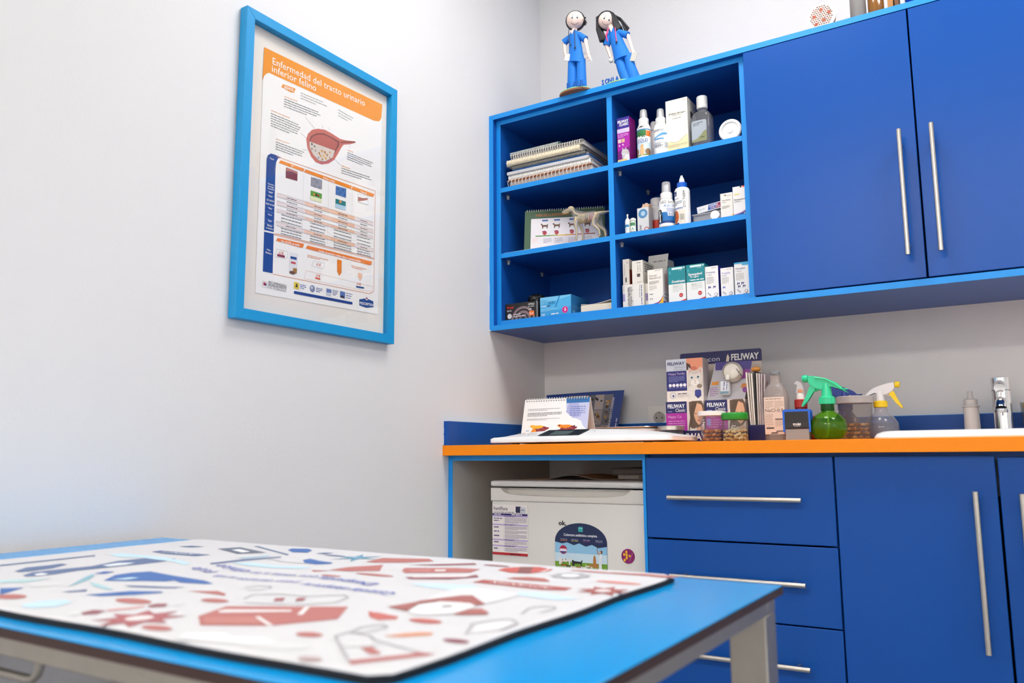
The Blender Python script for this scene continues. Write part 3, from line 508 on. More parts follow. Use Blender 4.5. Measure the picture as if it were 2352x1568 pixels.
def g(p): p.rect(0, 0, 1, 1, '#d9d6cb', 0); p.rect(.3, .66, .62, .78, '#4a4a4a', 2); p.para(.12, .1, .85, .4, 8, '#a8a498', .3); p.rect(.0, .0, 1, .18, '#d3c9a4', 1)
carton('medicine_carton', 'tall cream carton with a curved gold line on top right shelf', .6095, .6765, Y, .075, z, .165, '#f1eee0', f, g)
# --- clear bottle with white cap
t = thing('medicine_bottle', 'clear empty bottle with white screw cap and grey label', 'bottle', (.7125, -.283, z))
b = B(); loops = []
for s_, hh in ((.024, 0), (.0275, .002), (.0278, .004), (.0278, .098), (.026, .106), (.020, .114), (.0125, .12), (.0125, .128)): loops.append([(x_, y_, hh) for x_, y_ in rrect(-s_, -s_ * .82, s_, s_ * .82, min(.009, s_ * .6), 4)])
b.loft(loops, True, False); b.obj('body', CLEAR('clear_bottle', '#dfe3ec', .10), t)
b = B(); b.lathe([(.0152, .126), (.0158, .127), (.0158, .162), (.0145, .164), (0, .164)], seg=30)
for i in range(3): b.lathe([(.0161, .131 + i * .009), (.0163, .133 + i * .009), (.0161, .135 + i * .009)], seg=30, cap=False)
b.obj('cap', WHITEP, t)
p = Pr(.045, .065, 5); p.rect(0, 0, 1, 1, '#a9b3bc', 0, r=.006); p.poly([(0, 0), (1, 0), (1, .5), (.8, .45), (.6, .3), (.35, .15), (0, .1)], '#8b8f66', 1); p.words((.1, .86), (.75, .9), .0018, '#5a626a'); p.words((.1, .78), (.5, .8), .0014, '#5a626a'); p.words((.6, .18), (.85, .2), .002, '#4a4a3a')
p.put('label_print', t, lambda x, y, e: (x - .0225 - .004, -.0232 - e, y + .02))
t = thing('lid', 'round white plastic lid standing on edge on the top right shelf', 'lid', (.800, -.300, z + .0327))
lathe('disc', M('lid_white', '#f3f3f1', .4), [(.0, .0), (.030, .0), (.0327, .003), (.0327, .009), (.030, .0115), (.0245, .0115), (.023, .0085), (.009, .0085), (.0075, .0105), (0, .0105)], t, axis='y', seg=40)
# ---------------------------------------------------------------- middle right shelf
z = ZS['R2']
p = Pr(.014, .04, 6); p.rect(0.1, .45, 1, .65, '#2f86b8', 1); p.rect(.1, .1, 1, .42, '#e8eef2', 1); p.words((.3, .3), (.8, .3), .0015, '#6aa')
bottle('dropper_bottle', 'tiny white dropper bottle with blue label on middle right shelf', .4770, -.312, z, [('body', WHITEP, [(0, 0), (.0076, 0), (.0078, .001), (.0078, .043), (.005, .049), (.0022, .052), (.0022, .058), (.003, .060), (.0025, .0635), (0, .064)])], prints=[(p, .0078, .004)])
p = Pr(.02, .036, 7); p.rect(0, .0, 1, 1, '#e9efe6', 0); p.rect(0, .62, 1, .9, '#4a8a5a', 1); p.text('A', .4, .25, .22, '#8a9a8a'); p.words((.2, .1), (.9, .1), .002, '#3a4a3a')
bottle('eye_drop_bottle', 'tiny green and white vial with flip cap beside the dropper', .4948, -.312, z, [('body', M('vial_glass', '#dfe8df', .2), [(0, 0), (.0086, 0), (.0088, .001), (.0088, .037), (.006, .0395)]), ('cap', M('vial_cap', '#e8ebe4', .4), [(.0088, .0395), (.0092, .041), (.0088, .046), (.004, .049), (0, .049)])], prints=[(p, .0088, .001)])
def f(p):
    p.rect(0, 0, 1, 1, '#d9d9da', 0); p.dot(.5, .76, .0155, '#a8c0d2', 1, 24); p.dot(.5, .76, .0138, '#4f86b4', 2, 24); p.ell(.52, .76, .2, .1, '#a9c8e0', 3)
    p.text('civet', .36, .08, .12, '#6a6a70', .5, ang=PI / 2, bold=.0); p.dot(.8, .1, .0085, '#b0554a', 2); p.dot(.8, .1, .006, '#d9d0d0', 3); p.rect(.7, 0, .95, .03, '#cc4a4a', 4)
t = carton('medicine_carton', 'grey carton torn open at the top with a blue circle', .5083, .5445, Y, .03, z, .0765, '#c9c4c0', f)
b = B(); CB = M('raw_card', '#d8b89c', .8, var=.06)
b.prism([(-.0181, .0765), (.0181, .0765), (.0178, .090), (.013, .094), (.010, .091), (.004, .098), (-.003, .099), (-.008, .094), (-.011, .099), (-.0135, .090), (-.0181, .086)], .0135, .0148); b.obj('torn_flap', CB, t, smooth=False)
b = B(); b.prism([(-.0148, .0765), (.0148, .0765), (.011, .088), (.002, .091), (-.01, .086)], .0168, .0178, 'x'); b.obj('torn_flap', CB, t, smooth=False)
t = bottle('plastic_pot', 'grey white plastic pot with red band behind blue spray bottle', .5425, -.238, z, [('base', M('pot_red', '#c2341f', .45), [(0, 0), (.0225, 0), (.023, .002), (.023, .048)]), ('body', M('pot_grey', '#cfcdcd', .45), [(.023, .048), (.0245, .056), (.021, .066), (.0245, .078), (.0245, .088), (.019, .094)]), ('lid', M('pot_lid', '#d6d2ce', .45), [(.0175, .094), (.019, .095), (.019, .117), (.017, .120), (0, .120)])], cat='pot')
p = Pr(.07, .087, 8)
p.rect(0, .12, 1, .5, '#1470b8', 0); p.rect(0, .12, 1, .2, '#0f3f86', 1); p.rect(0, .76, .2, .9, '#23408f', 1); p.text('USO 3en1', .36, .8, .1, '#1a1a1a', .55, bold=0); p.text('AQUA', .5, .68, .08, '#5a8fd0', .45, bold=0); p.rect(.62, .46, .98, .64, '#b9c3d8', 1)
p.ell(.3, .32, .11, .16, '#e9e6e2', 3); p.ell(.22, .3, .06, .15, '#1c1c20', 4); p.ell(.39, .3, .05, .14, '#1c1c20', 4); p.dot(.3, .52, .008, '#1c1c20', 4); p.ell(.3, .5, .03, .07, '#f0eeea', 5); p.rect(.66, .36, .95, .48, '#dfe6ef', 2); p.text('RC', .7, .38, .08, '#5a7aa8', .2)
r = .0242
bottle('spray_bottle', 'white spray bottle with blue border collie label and clear cap', .6030, -.312, z, [('body', M('white_bottle', '#f3f3f1', .3), [(.0, 0), (r - .002, 0), (r, .002), (r, .072), (r - .004, .082), (.0165, .087)]), ('collar', WHITEP, [(.0165, .087), (.0178, .088), (.0178, .104), (.016, .106)]), ('pump', M('pump_white', '#e8e8e8', .4), [(.008, .106), (.008, .130), (.005, .132)]), ('cap', HAZE, [(.0138, .1062), (.0128, .136), (.0115, .139), (0, .139)])], prints=[(p, r, 0)])
p = Pr(.07, .112, 9)
p.rect(.12, .78, .36, .9, '#22336f', 1); p.text('Virbac', .13, .81, .03, '#ffffff', .2); p.text('epiotic', .12, .68, .05, '#6a5a9a', .34, bold=0); p.para(.1, .52, .6, .64, 3, '#6f7f9f', .4); p.rect(.1, .42, .62, .46, '#8a9ac0', 1); p.text('OTO THERM', .74, .45, .07, '#1a1a1a', .5 * .112 / .07 * .9, ang=PI / 2, bold=.0)
p.rect(.02, .05, .22, .4, '#9fc0cf', 1); p.ell(.3, .22, .14, .17, '#c8622a', 2); p.ell(.2, .28, .06, .11, '#4a3424', 3); p.rect(.45, .04, .72, .4, '#e2dccf', 1)
for i in range(7): p.rect(.5 + i * .024, .12, .512 + i * .024, .28, '#8a867e', 3)
p.rect(0, 0, .44, .05, '#1f3f8f', 1)
r = .0224
bottle('ear_cleaner_bottle', 'tall white nozzle bottle with bright blue collar on middle right shelf', .6505, -.308, z, [('body', M('white_bottle', '#f3f3f1', .3), [(.0, 0), (r - .002, 0), (r, .002), (r, .105), (r - .003, .1115), (.0145, .1145)]), ('collar', M('collar_blue', '#0f5fd0', .4), [(.0145, .1147), (.0148, .1155), (.0148, .128), (.0135, .1295)]), ('nozzle', WHITEP, [(.0088, .1295), (.0068, .142), (.0035, .149), (.0035, .152), (0, .1525)])], prints=[(p, r, 0)])
# --- clear tray with leaning packet
t = thing('plastic_organizer', 'clear plastic tray holding a packet on middle right shelf', 'tray', (.728, -.215, z)); CT = CLEAR('tray_plastic', '#dfe2e6', .3)
b = B()
for lo, hi in (((-.058, -.06, 0), (.058, .06, .002)), ((-.058, -.06, .002), (.058, -.058, .034)), ((-.058, .058, .002), (.058, .06, .04)), ((-.058, -.058, .002), (-.056, .058, .04)), ((.056, -.058, .002), (.058, .058, .04)), ((-.012, -.058, .002), (-.0105, .058, .034))): b.box(lo, hi)
b.obj('tray', CT, t, smooth=False); box('rim', CT, (-.061, -.0635, .0345), (.061, -.0605, .0385), t)
def f(p): p.rect(0, 0, 1, 1, '#eceff2', 0); p.poly([(.42, .12), (1, .12), (1, .9), (.48, .9)], '#2455b0', 1); p.poly([(.72, .12), (1, .12), (1, .9), (.82, .9)], '#9a2a5a', 2); p.text('CONTROL', .5, .52, .28, '#ffffff', .36, bold=.02); p.text('VIROX', .52, .2, .24, '#e8d0e0', .4, bold=.02); p.words((.08, .5), (.3, .5), .003, '#c9cdd2')
carton('medicine_packet', 'white and blue packet lying tilted across the clear tray', .682, .757, -.272, .05, z + .0445, .0195, '#eceff2', f, ry=-.105)
t = thing('lid', 'small white round lid leaning before the lower right cartons', 'lid', (.7497, -.3185, z + .0132)); lathe('disc', M('lid_white', '#f3f3f1', .4), [(0, 0), (.0125, 0), (.0132, .001), (.0132, .005), (.012, .006), (0, .006)], t, axis='y', seg=28)
def f(p): p.rect(0, 0, 1, 1, '#f3efe6', 0); p.text('Tapis Mantec', .12, .7, .05, '#2a2a2a', .7, bold=.0); p.text('50 mg/ml', .12, .63, .035, '#5a5a5a', .35, bold=0); p.para(.12, .4, .75, .52, 4, '#9a968c', .4); p.poly([(.62, 0), (1, 0), (1, .2), (.85, .06)], '#f2bf2c', 2); p.poly([(.25, .95), (.45, .88), (.5, .93)], '#5a5a5a', 2); p.words((.55, .88), (.9, .9), .0014, '#aaa69a')
carton('medicine_carton', 'small white carton with yellow corner on middle right shelf', .7635, .7983, Y, .026, z, .0755, '#f3efe6', f)
def f(p): p.rect(0, 0, 1, 1, '#f6f4f0', 0); p.poly([(0, 0), (1, 0), (1, .2), (.7, .14), (.4, .1), (0, .08)], '#27307c', 2); p.poly([(0, .08), (.4, .1), (.7, .14), (1, .2), (1, .25), (.6, .16), (0, .1)], '#c9b0d8', 2); p.text('Retardoesteroide', .1, .55, .05, '#2a2a2a', .86, bold=.01); p.words((.1, .5), (.6, .51), .0015, '#6a6a6a'); p.rect(.1, .73, .5, .77, '#f0dc8a', 2); p.rect(.55, .95, .68, 1, '#3a3a4a', 2); p.rect(.74, .95, .88, 1, '#d8442a', 2); p.text('C', .78, .04, .08, '#ffffff', .14, bold=.03)
carton('medicine_carton', 'white carton with navy bottom band on middle right shelf', .7995, .8372, Y, .05, z, .0885, '#f3f0ea', f)
# ---------------------------------------------------------------- bottom right shelf
z = ZS['R3']
def f(p): p.rect(0, 0, 1, 1, '#eeeae2', 0); p.rect(.0, .3, .22, .62, '#9c98c8', 1); p.text('Frangamel 10 mg/ml', .92, .08, .13, '#2a2a2a', .0715 / .034 * .84, ang=PI / 2, bold=0); p.text('solución inyectable', .68, .1, .11, '#3a3a4a', .0715 / .034 * .8, ang=PI / 2, bold=.01); p.words((.14, .66), (.14, .95), .0014, '#8a8a8a'); p.rect(0, 0, .5, .06, '#faf8f4', 2)
carton('medicine_carton', 'white carton with sideways lettering, leftmost in bottom row of right shelf', .4540, .4868, Y, .06, z, .0715, '#efebe3', f)
def f(p): p.rect(0, 0, 1, 1, '#efece5', 0); p.words((.78, .1), (.78, .92), .0022, '#5a5a8a'); p.words((.62, .4), (.62, .95), .0016, '#8a8a9a'); p.rect(.97, 0, 1, 1, '#d8c98a', 2)
carton('medicine_carton', 'plain white carton second from left in bottom row of right shelf', .4873, .5226, Y, .06, z, .0715, '#efece5', f)
def f(p): p.rect(0, 0, 1, 1, '#efe9de', 0); p.rect(.1, .25, 1, .58, '#b9a8d8', 1); p.text('Inm', .8, .3, .5, '#5a4a7a', .0715 / .012 * .25, ang=PI / 2, bold=0)
carton('medicine_carton', 'narrow cream carton with lilac patch wedged beside yellow corner carton', .5235, .5355, -.30, .06, z, .0700, '#efe9de', f)
def f(p): p.rect(0, 0, 1, 1, '#dcd6cc', 0); p.rect(.35, .1, .62, .28, '#6a6660', 2); p.words((.3, .35), (.3, .8), .0014, '#9a968e'); p.dot(.75, .86, .0025, '#3a3a3a'); p.dot(.75, .86, .0017, '#dcd6cc', 3)
def g(p): p.rect(0, 0, 1, 1, '#d2c6b8', 0); p.rect(.05, 0, .5, .6, '#7e2a18', 1); p.words((.75, .1), (.75, .6), .003, '#5a4a44')
carton('medicine_carton', 'thin white carton with brown side stacked on top at far left', .4563, .4766, Y, .055, z + .0718, .0785, '#e2dcd2', f, g)
def f(p): p.rect(0, 0, 1, 1, '#e9e6dc', 0); p.rect(.45, .28, .75, .42, '#5a5854', 2); p.words((.55, .48), (.55, .8), .0016, '#8a8a84'); p.words((.75, .48), (.75, .8), .0012, '#8a8a84'); p.words((.45, .05), (.85, .05), .0014, '#9a968e'); p.words((.45, .9), (.8, .9), .002, '#6a6660')
def g(p): p.rect(0, 0, 1, 1, '#cfcbbf', 0); p.para(.15, .5, .9, .92, 4, '#5a5a58', .5); p.para(.15, .1, .9, .4, 5, '#a8a48c', .3)
carton('medicine_carton', 'white carton with small code square stacked second from left', .4862, .5208, Y, .085, z + .0718, .0693, '#e6e3d8', f, g)
def f(p):
    p.rect(0, 0, 1, 1, '#f5f2ea', 0); p.text('Clamoxyl', .1, .80, .06, '#7a5a50', .5, bold=-.005); p.text('Veterinario LA', .1, .73, .06, '#7a5a50', .78, bold=-.005); p.para(.1, .58, .75, .68, 4, '#8a867e', .4); p.para(.1, .42, .6, .55, 5, '#b0aca2', .3); p.words((.1, .31), (.4, .31), .0018, '#5a5a5a'); p.text('100 ml', .12, .16, .035, '#2a2a2a', .2)
    p.poly([(.45, 0), (1, 0), (1, .22), (.85, .1), (.7, .04)], '#f4b81e', 2); p.poly([(0, 0), (.45, 0), (.7, .04), (.85, .1), (1, .22), (1, .245), (.84, .13), (.65, .065), (.3, .03), (0, .03)], '#7a2a86', 3); p.words((.5, .96), (.9, .97), .0014, '#9a9a9a')
def g(p): p.rect(0, 0, 1, 1, '#d9d4d4', 0); p.para(.15, .4, .9, .9, 12, '#b08a84', .35); p.words((.15, .3), (.8, .3), .002, '#6a6a7a'); p.poly([(0, 0), (1, 0), (1, .03), (.5, .05), (0, .1)], '#6a2a76', 2); p.words((.1, .2), (.6, .2), .002, '#4a4a8a')
carton('medicine_carton', 'white antibiotic carton with yellow corner and violet curve', .5376, .5846, -.316, .055, z, .1055, '#f1eee6', f, g)
def teal(name, small):
    def f(p):
        p.rect(0, 0, 1, 1, '#f2f3ee', 0); p.rect(0, .52, 1, 1, '#138a94', 1); p.rect(.22, .92, .85, .975, '#d8f0ee', 2); p.dot(.93, .955, .0022, '#e8f4f2'); p.words((.6, .89), (.85, .89), .0012, '#a8d8da'); p.rect(.06, .8, .16, .88, '#3aa4ac', 2); p.poly([(.05, .55), (.2, .62), (.3, .55)], '#35a0a8', 2)
        p.text(name, .12 if small else .22, .7 if small else .56, .065, '#ffffff', .74, bold=.02)
        if small: p.text('25 mg/ml', .22, .64, .04, '#ffffff', .45, bold=.02); p.words((.22, .57), (.95, .57), .0026, '#ffffff')
        p.para(.25, .3, .85, .5, 6, '#b9bdb8', .25); p.text('100 ml', .28, .43, .03, '#a8aca8', .25, bold=0); p.dot(.72, .2, .006, '#8a1a1a', 2); p.dot(.72, .205, .0052, '#d02424', 3); p.text('syva', .65, .19, .022, '#ffffff', .14, L=5); p.poly([(.35, 0), (1, 0), (1, .09), (.8, .06)], '#d92a2a', 2)
    return f
def g(p): p.rect(0, 0, 1, 1, '#0f7680', 0); p.rect(0, 0, 1, .52, '#cfd4d0', 1)
carton('medicine_carton', 'teal and white carton with red seal, third from yellow corner carton', .5995, .6515, Y, .05, z, .1065, '#e9ebe6', teal('Doxabiopen', False), g)['label'] = 'teal and white carton with red seal, left one of the two'
carton('medicine_carton', 'teal and white carton with red seal, right one of the two', .6545, .7085, Y, .05, z, .1065, '#e9ebe6', teal('Syvaquinol', True), g)
def vet(name, col, animals, top=None):
    def f(p):
        p.rect(0, 0, 1, 1, '#f5f4f1', 0); p.text(name, .1, .79, .055, col, .68, bold=0); p.text('5 mg/ml', .1, .72, .04, '#8a8a92', .4, bold=0); p.para(.1, .46, .65, .68, 8, '#a8a6a2', .35); p.words((.5, .94), (.85, .945), .0014, '#9a9a9a')
        for u, v in animals:
            a = lambda q: (u + q[0] * .1, v + q[1] * .045); p.poly([a(q) for q in ((-1, -.9), (-.8, .3), (-.9, .8), (-.5, .9), (-.2, .4), (.7, .5), (1, 1), (.9, .1), (.8, -.9), (.6, -.9), (.55, -.2), (-.4, -.2), (-.6, -.9))], col, 3)
        p.seg((.15, .2), (.38, .1), .0025, '#9a9aa0'); p.dot(.78, .13, .0045, '#5a5a62', 2); p.dot(.775, .13, .0033, '#f5f4f1', 3); p.words((.1, .04), (.32, .04), .002, '#3a3a3a'); p.words((.58, .055), (.92, .06), .0016, '#6a6a6a')
        if top: p.poly([(0, .955), (1, .955), (1, 1), (0, 1)], top, 3); p.poly([(.55, .9), (1, .9), (1, 1), (.65, 1)], top, 3)
    return f
def g(p): p.rect(0, 0, 1, 1, '#2a1f96', 0); p.para(.2, .2, .8, .8, 5, '#5a50c0', .3)
carton('medicine_carton', 'white carton with violet cat and dog marks and violet side', .7102, .7480, Y, .05, z, .0940, '#f1f0ec', vet('Previomax', '#2f2a86', ((.3, .36), (.68, .36))), g)
carton('medicine_carton', 'short white carton with one pale blue dog mark', .7545, .7900, Y, .045, z, .0843, '#eef0f6', vet('Trobalin', '#4a5ac0', ((.25, .34),), None))
carton('medicine_carton', 'white carton with four dark animal marks and light blue top stripe', .7940, .8335, Y, .05, z, .0945, '#f3f4f4', vet('Meloxidolor', '#2a2470', ((.25, .37), (.55, .37), (.3, .28), (.65, .28)), '#3fa8d8'))
t = carton('medicine_carton', 'white carton with raised open flap behind the bottom row cartons', .5000, .5640, -.225, .06, z, .132, '#d8d6d0')
b = B(); b.prism([(-.032, .132), (.032, .132), (.037, .172), (-.027, .172)], -.0285, -.0275); b.obj('open_flap', M('carton_flap', '#dcdad4', .6), t, smooth=False); b = B(); b.prism([(-.028, .132), (.028, .132), (.022, .158), (-.02, .155)], .0322, .0332, 'x'); b.obj('open_flap', M('carton_flap', '#dcdad4', .6), t, smooth=False)
p = Pr(.06, .03, 3); p.words((.2, .45), (.85, .45), .0035, '#8a8882'); p.put('flap_print', t, lambda x, y, e: (x - .026 + y * .12, -.0286 - e, y + .138))

# ---------------------------------------------------------------- top left shelf: stacked bound catalogues
def rings(b, x0, x1, y, zc, r, n, tr=.0008, seg=10, full=True):
    for i in range(n):
        x = x0 + (x1 - x0) * (i + .5) / n; b.tube([(x, y + r * math.cos(a), zc + r * math.sin(a)) for a in [2 * PI * k / seg for k in range(seg)]], tr, 5, closed=True)
def comb(b, x0, x1, y, zc, r, n, fill=.6):
    w = (x1 - x0) / n
    for i in range(n):
        x = x0 + i * w; b.prism([(y + r * math.cos(a), zc + r * math.sin(a)) for a in [PI * .35 + PI * 1.3 * k / 7 for k in range(8)]], x, x + w * fill, 'x')
    b.prism([(y + r * .74 * math.cos(a), zc + r * .74 * math.sin(a)) for a in [PI * .5 + PI * k / 6 for k in range(7)]], x0, x1, 'x')
def catalogue(label, x0, x1, yf, d, zb, th, cover, page, bind, bcol, n, rz=0.0):
    t = thing('bound_catalogue', label, 'catalogue', ((x0 + x1) / 2, yf + d / 2, zb), rz, 'catalogues stacked on the top left shelf'); w = x1 - x0; o = .012
    box('bottom_cover', cover, (-w / 2, -d / 2 + o * .5, 0), (w / 2, d / 2, .0012), t); box('pages', page, (-w / 2 + .002, -d / 2 + o * 1.7, .0012), (w / 2 - .002, d / 2 - .002, th - .0012), t); box('top_cover', cover, (-w / 2, -d / 2 + o * .5, th - .0012), (w / 2, d / 2, th), t)
    b = B()
    if bind == 'ring': rings(b, -w / 2 + .004, w / 2 - .004, -d / 2 + o * .7, th / 2, th * .55, n, .0009)
    else: comb(b, -w / 2 + .003, w / 2 - .003, -d / 2 + o * .9, th / 2, th * .52, n, .62 if bind == 'comb' else .5)
    b.obj('spiral_binding', bcol, t); return t
z = ZS['L1']; pg = M('page_edges', '#e4e0d8', .8, bump=.5, scale=500, stretch=(.02, .02, 1)); WB = M('white_binding', '#f4f2ec', .4); CRM = M('cream_binding', '#eee4c8', .45); BK = M('silver_binding', '#8d8b86', .35, metal=.6)
zz = z + .0004
catalogue('bound catalogue with brown covers and large white rings, bottom of the stack', .050, .362, -.327, .215, zz, .0245, M('brown_cover', '#c98a5a', .7), pg, 'ring', WB, 22); zz += .0252
catalogue('white comb bound catalogue second from bottom of the stack', .053, .362, -.324, .214, zz, .0165, M('white_cover', '#ecebea', .4), pg, 'comb', WB, 46, .006); zz += .0172
t = thing('document_folder', 'grey white clear document folder between the bound catalogues', 'folder', (.205, -.217, zz), .01); box('sheets', PAPER, (-.15, -.105, 0), (.145, .1, .009), t); b = B(); b.prism([(-.108, .0), (-.1, -.0002), (.1, -.0002), (.1, .0002), (-.1, .0002), (-.1, .0095), (.1, .0095), (.1, .0102), (-.106, .0102), (-.1095, .006)], -.152, .15, 'x'); b.obj('clear_cover', CLEAR('folder_film', '#e8eaf0', .45), t, smooth=False); zz += .0108
t = thing('document_folder', 'thin bright blue folder under the black bound catalogue', 'folder', (.215, -.217, zz), .012); box('bottom_cover', M('folder_blue', '#1f6cb8', .4), (-.142, -.106, 0), (.142, .1, .0008), t); box('sheets', PAPER, (-.14, -.1, .0008), (.14, .098, .0026), t); box('top_cover', M('folder_blue', '#1f6cb8', .4), (-.142, -.106, .0026), (.142, .1, .0034), t); zz += .0038
catalogue('black catalogue with fine silver wire binding in the middle of stack', .068, .343, -.322, .212, zz, .0175, BLACKP, pg, 'wire', BK, 64, .004); zz += .0182
catalogue('cream comb bound catalogue above the black one', .047, .326, -.324, .212, zz, .0205, M('cream_cover', '#ddd6c8', .5), pg, 'comb', CRM, 26, .0); zz += .0212
catalogue('grey catalogue with open white rings second from top of stack', .058, .331, -.320, .215, zz, .0165, M('grey_cover', '#b9b6b4', .4), pg, 'ring', WB, 30, .003); zz += .0172
catalogue('small teal catalogue with dense white rings on top of stack', .048, .242, -.305, .15, zz, .0145, M('teal_cover', '#6f9a9a', .5), M('teal_pages', '#a9c2bf', .7), 'ring', WB, 40, -.01)
# ---------------------------------------------------------------- middle left shelf: desk calendar and dog model
z = ZS['L2']
def flipchart(name, label, cx, cy, zb, w, h, rz, lean, depth, front, back, n, cat='calendar', bindcol=None):
    t = thing(name, label, cat, (cx, cy, zb), rz); th = .0022; k = h * math.sin(lean); hh = h * math.cos(lean)
    def leaf(y0, y1, nm, m, off=0.0):
        b = B(); b.prism([(y0, 0), (y0 + th, 0), (y1 + th, hh), (y1, hh)], -w / 2, w / 2, 'x'); return b.obj(nm, m, t, smooth=False)
    leaf(-k, 0, 'front_leaf', front); leaf(k * 1.2, .0026, 'rear_leaf', back)
    b = B(); rings(b, -w / 2 + .004, w / 2 - .004, .001, hh - .0005, .0042, n, .0007); b.obj('spiral_binding', bindcol or WB, t)
    L_ = math.hypot(k, hh); c_, s_ = hh / L_, k / L_
    return t, lambda x, y, e: (x - w / 2, -k + y * s_ - e * c_ - .0002, y * c_ + e * s_ * 0)
t, mp = flipchart('desk_chart', 'dark green flip chart standing on the middle left shelf', .224, -.243, z + .0004, .262, .145, .396, .22, .05, M('chart_green', '#3a5640', .5), M('chart_back', '#2f4434', .6), 34, 'chart')
p = Pr(.262, .145, 12); p.rect(0, 0, 1, 1, '#3f5c44', 0); p.text('FASES DE LA ENFERMEDAD VALVULAR MITRAL', .14, .845, .06, '#d8793a', .72, bold=.0); p.rect(.08, -.0, .92, .79, '#dedbe0', 1, r=.003)
for u in (.22, .37, .56, .75):
    p.rect(u, .715, u + .075, .755, '#2a5aa0', 2)
    p.poly([(u - .02, .64), (u + .0, .66), (u + .01, .62), (u + .06, .62), (u + .075, .65), (u + .07, .53), (u + .06, .53), (u + .055, .58), (u + .015, .57), (u + .01, .53), (u, .53), (u, .6)], '#5a3a2a', 3); p.ell(u + .035, .42, .026, .055, '#a8323c', 3); p.rect(u + .005, .44, u + .05, .47, '#8a2a50', 4)
for i, c in enumerate(('#4a8a3c', '#5a8f3a', '#8fa03a', '#e0b83a', '#d0902c', '#b05a2a', '#9a3030', '#8a1f28')): p.rect(.14 + i * .0925, .335, .14 + (i + 1) * .0925, .36, c, 3); p.rect(.2 + i * .08, .04, .2 + (i + 1) * .08, .075, ('#b8cc6a', '#d6d060', '#e6c850', '#e8a03c', '#de6a3a', '#c83a34', '#b02a2c', '#9a2026')[i], 3)
for u in (.24, .38, .55, .74): p.para(u, .16, u + .1, .29, 5, '#8f8aa6', .4)
p.para(.1, .2, .17, .3, 4, '#e6b8b0', .3); p.put('chart_print', t, mp)
t = thing('paper_sheet', 'thin sheet of paper lying at front of middle left shelf', 'paper', (.12, -.28, z)); box('sheet', M('pinkish_paper', '#eadfd8', .8), (-.075, -.0525, .0), (.09, .04, .0006), t)
# transparent anatomical dog
dz = z + .0008
t = thing('dog_model', 'clear plastic anatomical dog model showing its skeleton and organs', 'model', (.332, -.315, dz), 0.0)
def skin(name, mat, nodes, edges, parent, sub=2):
    me = bpy.data.meshes.new(name); me.from_pydata([n[:3] for n in nodes], edges, []); o = bpy.data.objects.new(name, me); C.objects.link(o); me.materials.append(mat)
    m = o.modifiers.new('skin', 'SKIN'); m.use_smooth_shade = True; s_ = o.modifiers.new('sub', 'SUBSURF'); s_.levels = sub; s_.render_levels = sub
    if not me.skin_vertices:
        bm = bmesh.new(); bm.from_mesh(me); bm.verts.layers.skin.verify(); bm.to_mesh(me); bm.free()
    for i, n in enumerate(nodes): v = me.skin_vertices[0].data[i]; v.radius = (n[3], n[3] if len(n) < 5 else n[4]); v.use_root = i == 0
    o.parent = parent; LOC[o.name] = LOC[parent.name]; return o
DG = [(.028, 0, .078, .015), (.0, 0, .079, .017), (-.022, 0, .083, .016), (-.036, 0, .099, .0105), (-.042, 0, .113, .0105), (-.058, 0, .110, .0085), (-.08, 0, .106, .005), (.045, 0, .080, .012), (.066, 0, .081, .005), (.090, 0, .083, .0035),
      (-.024, -.010, .058, .008), (-.022, -.011, .032, .005), (-.022, -.011, .012, .0045), (-.026, -.011, .0035, .0038), (-.018, .010, .058, .008), (-.010, .011, .032, .005), (-.010, .011, .012, .0045), (-.014, .011, .0035, .0038),
      (.040, -.010, .062, .0095), (.038, -.011, .044, .007), (.056, -.011, .026, .0045), (.058, -.011, .010, .0042), (.052, -.011, .0035, .0038), (.050, .010, .062, .0095), (.052, .011, .044, .007), (.068, .011, .026, .0045), (.070, .011, .010, .0042), (.064, .011, .0035, .0038)]
DE = [(0, 1), (1, 2), (2, 3), (3, 4), (4, 5), (5, 6), (0, 7), (7, 8), (8, 9), (2, 10), (10, 11), (11, 12), (12, 13), (2, 14), (14, 15), (15, 16), (16, 17), (7, 18), (18, 19), (19, 20), (20, 21), (21, 22), (7, 23), (23, 24), (24, 25), (25, 26), (26, 27)]
skin('clear_body', CLEAR('dog_plastic', '#e6e8ee', .10, .03, 1.5), DG, DE, t)
BONE = M('bone_plastic', '#e8cf9a', .5, bump=.3, scale=400)
b = B(); b.sphere((-.047, 0, .113), .0095, 12, (1.2, .8, .85)); b.tube([(-.052, 0, .111), (-.076, 0, .1055)], [.006, .003], 8); b.tube([(-.054, 0, .104), (-.072, 0, .102)], [.003, .0018], 8)
b.tube([(-.041, 0, .109), (-.032, 0, .096), (-.018, 0, .089), (.0, 0, .0865), (.03, 0, .0855), (.05, 0, .086), (.088, 0, .0832)], [.0028, .0032, .003, .0028, .0028, .0026, .001], 8)
for i in range(7):
    x = -.018 + i * .006; b.tube([(x + .002, .0132 * math.sin(a), .073 + .0125 * math.cos(a)) for a in [2 * PI * k / 14 for k in range(14)]], .0016, 5, closed=True)
for sy in (-1, 1):
    o_ = 0 if sy < 0 else .009
    b.tube([(-.020, sy * .012, .080), (-.027, sy * .0125, .062), (-.0215 + o_, sy * .0115, .040), (-.022 + o_, sy * .011, .012), (-.027 + o_, sy * .011, .003)], [.0042, .0036, .0032, .0026, .0022], 7)
    b.tube([(.046, sy * .008, .083), (.036, sy * .012, .058), (.036 + o_, sy * .0115, .045), (.055 + o_, sy * .011, .027), (.058 + o_, sy * .011, .010), (.053 + o_, sy * .011, .003)], [.005, .0038, .0036, .0028, .0024, .002], 7)
b.obj('skeleton', BONE, t)
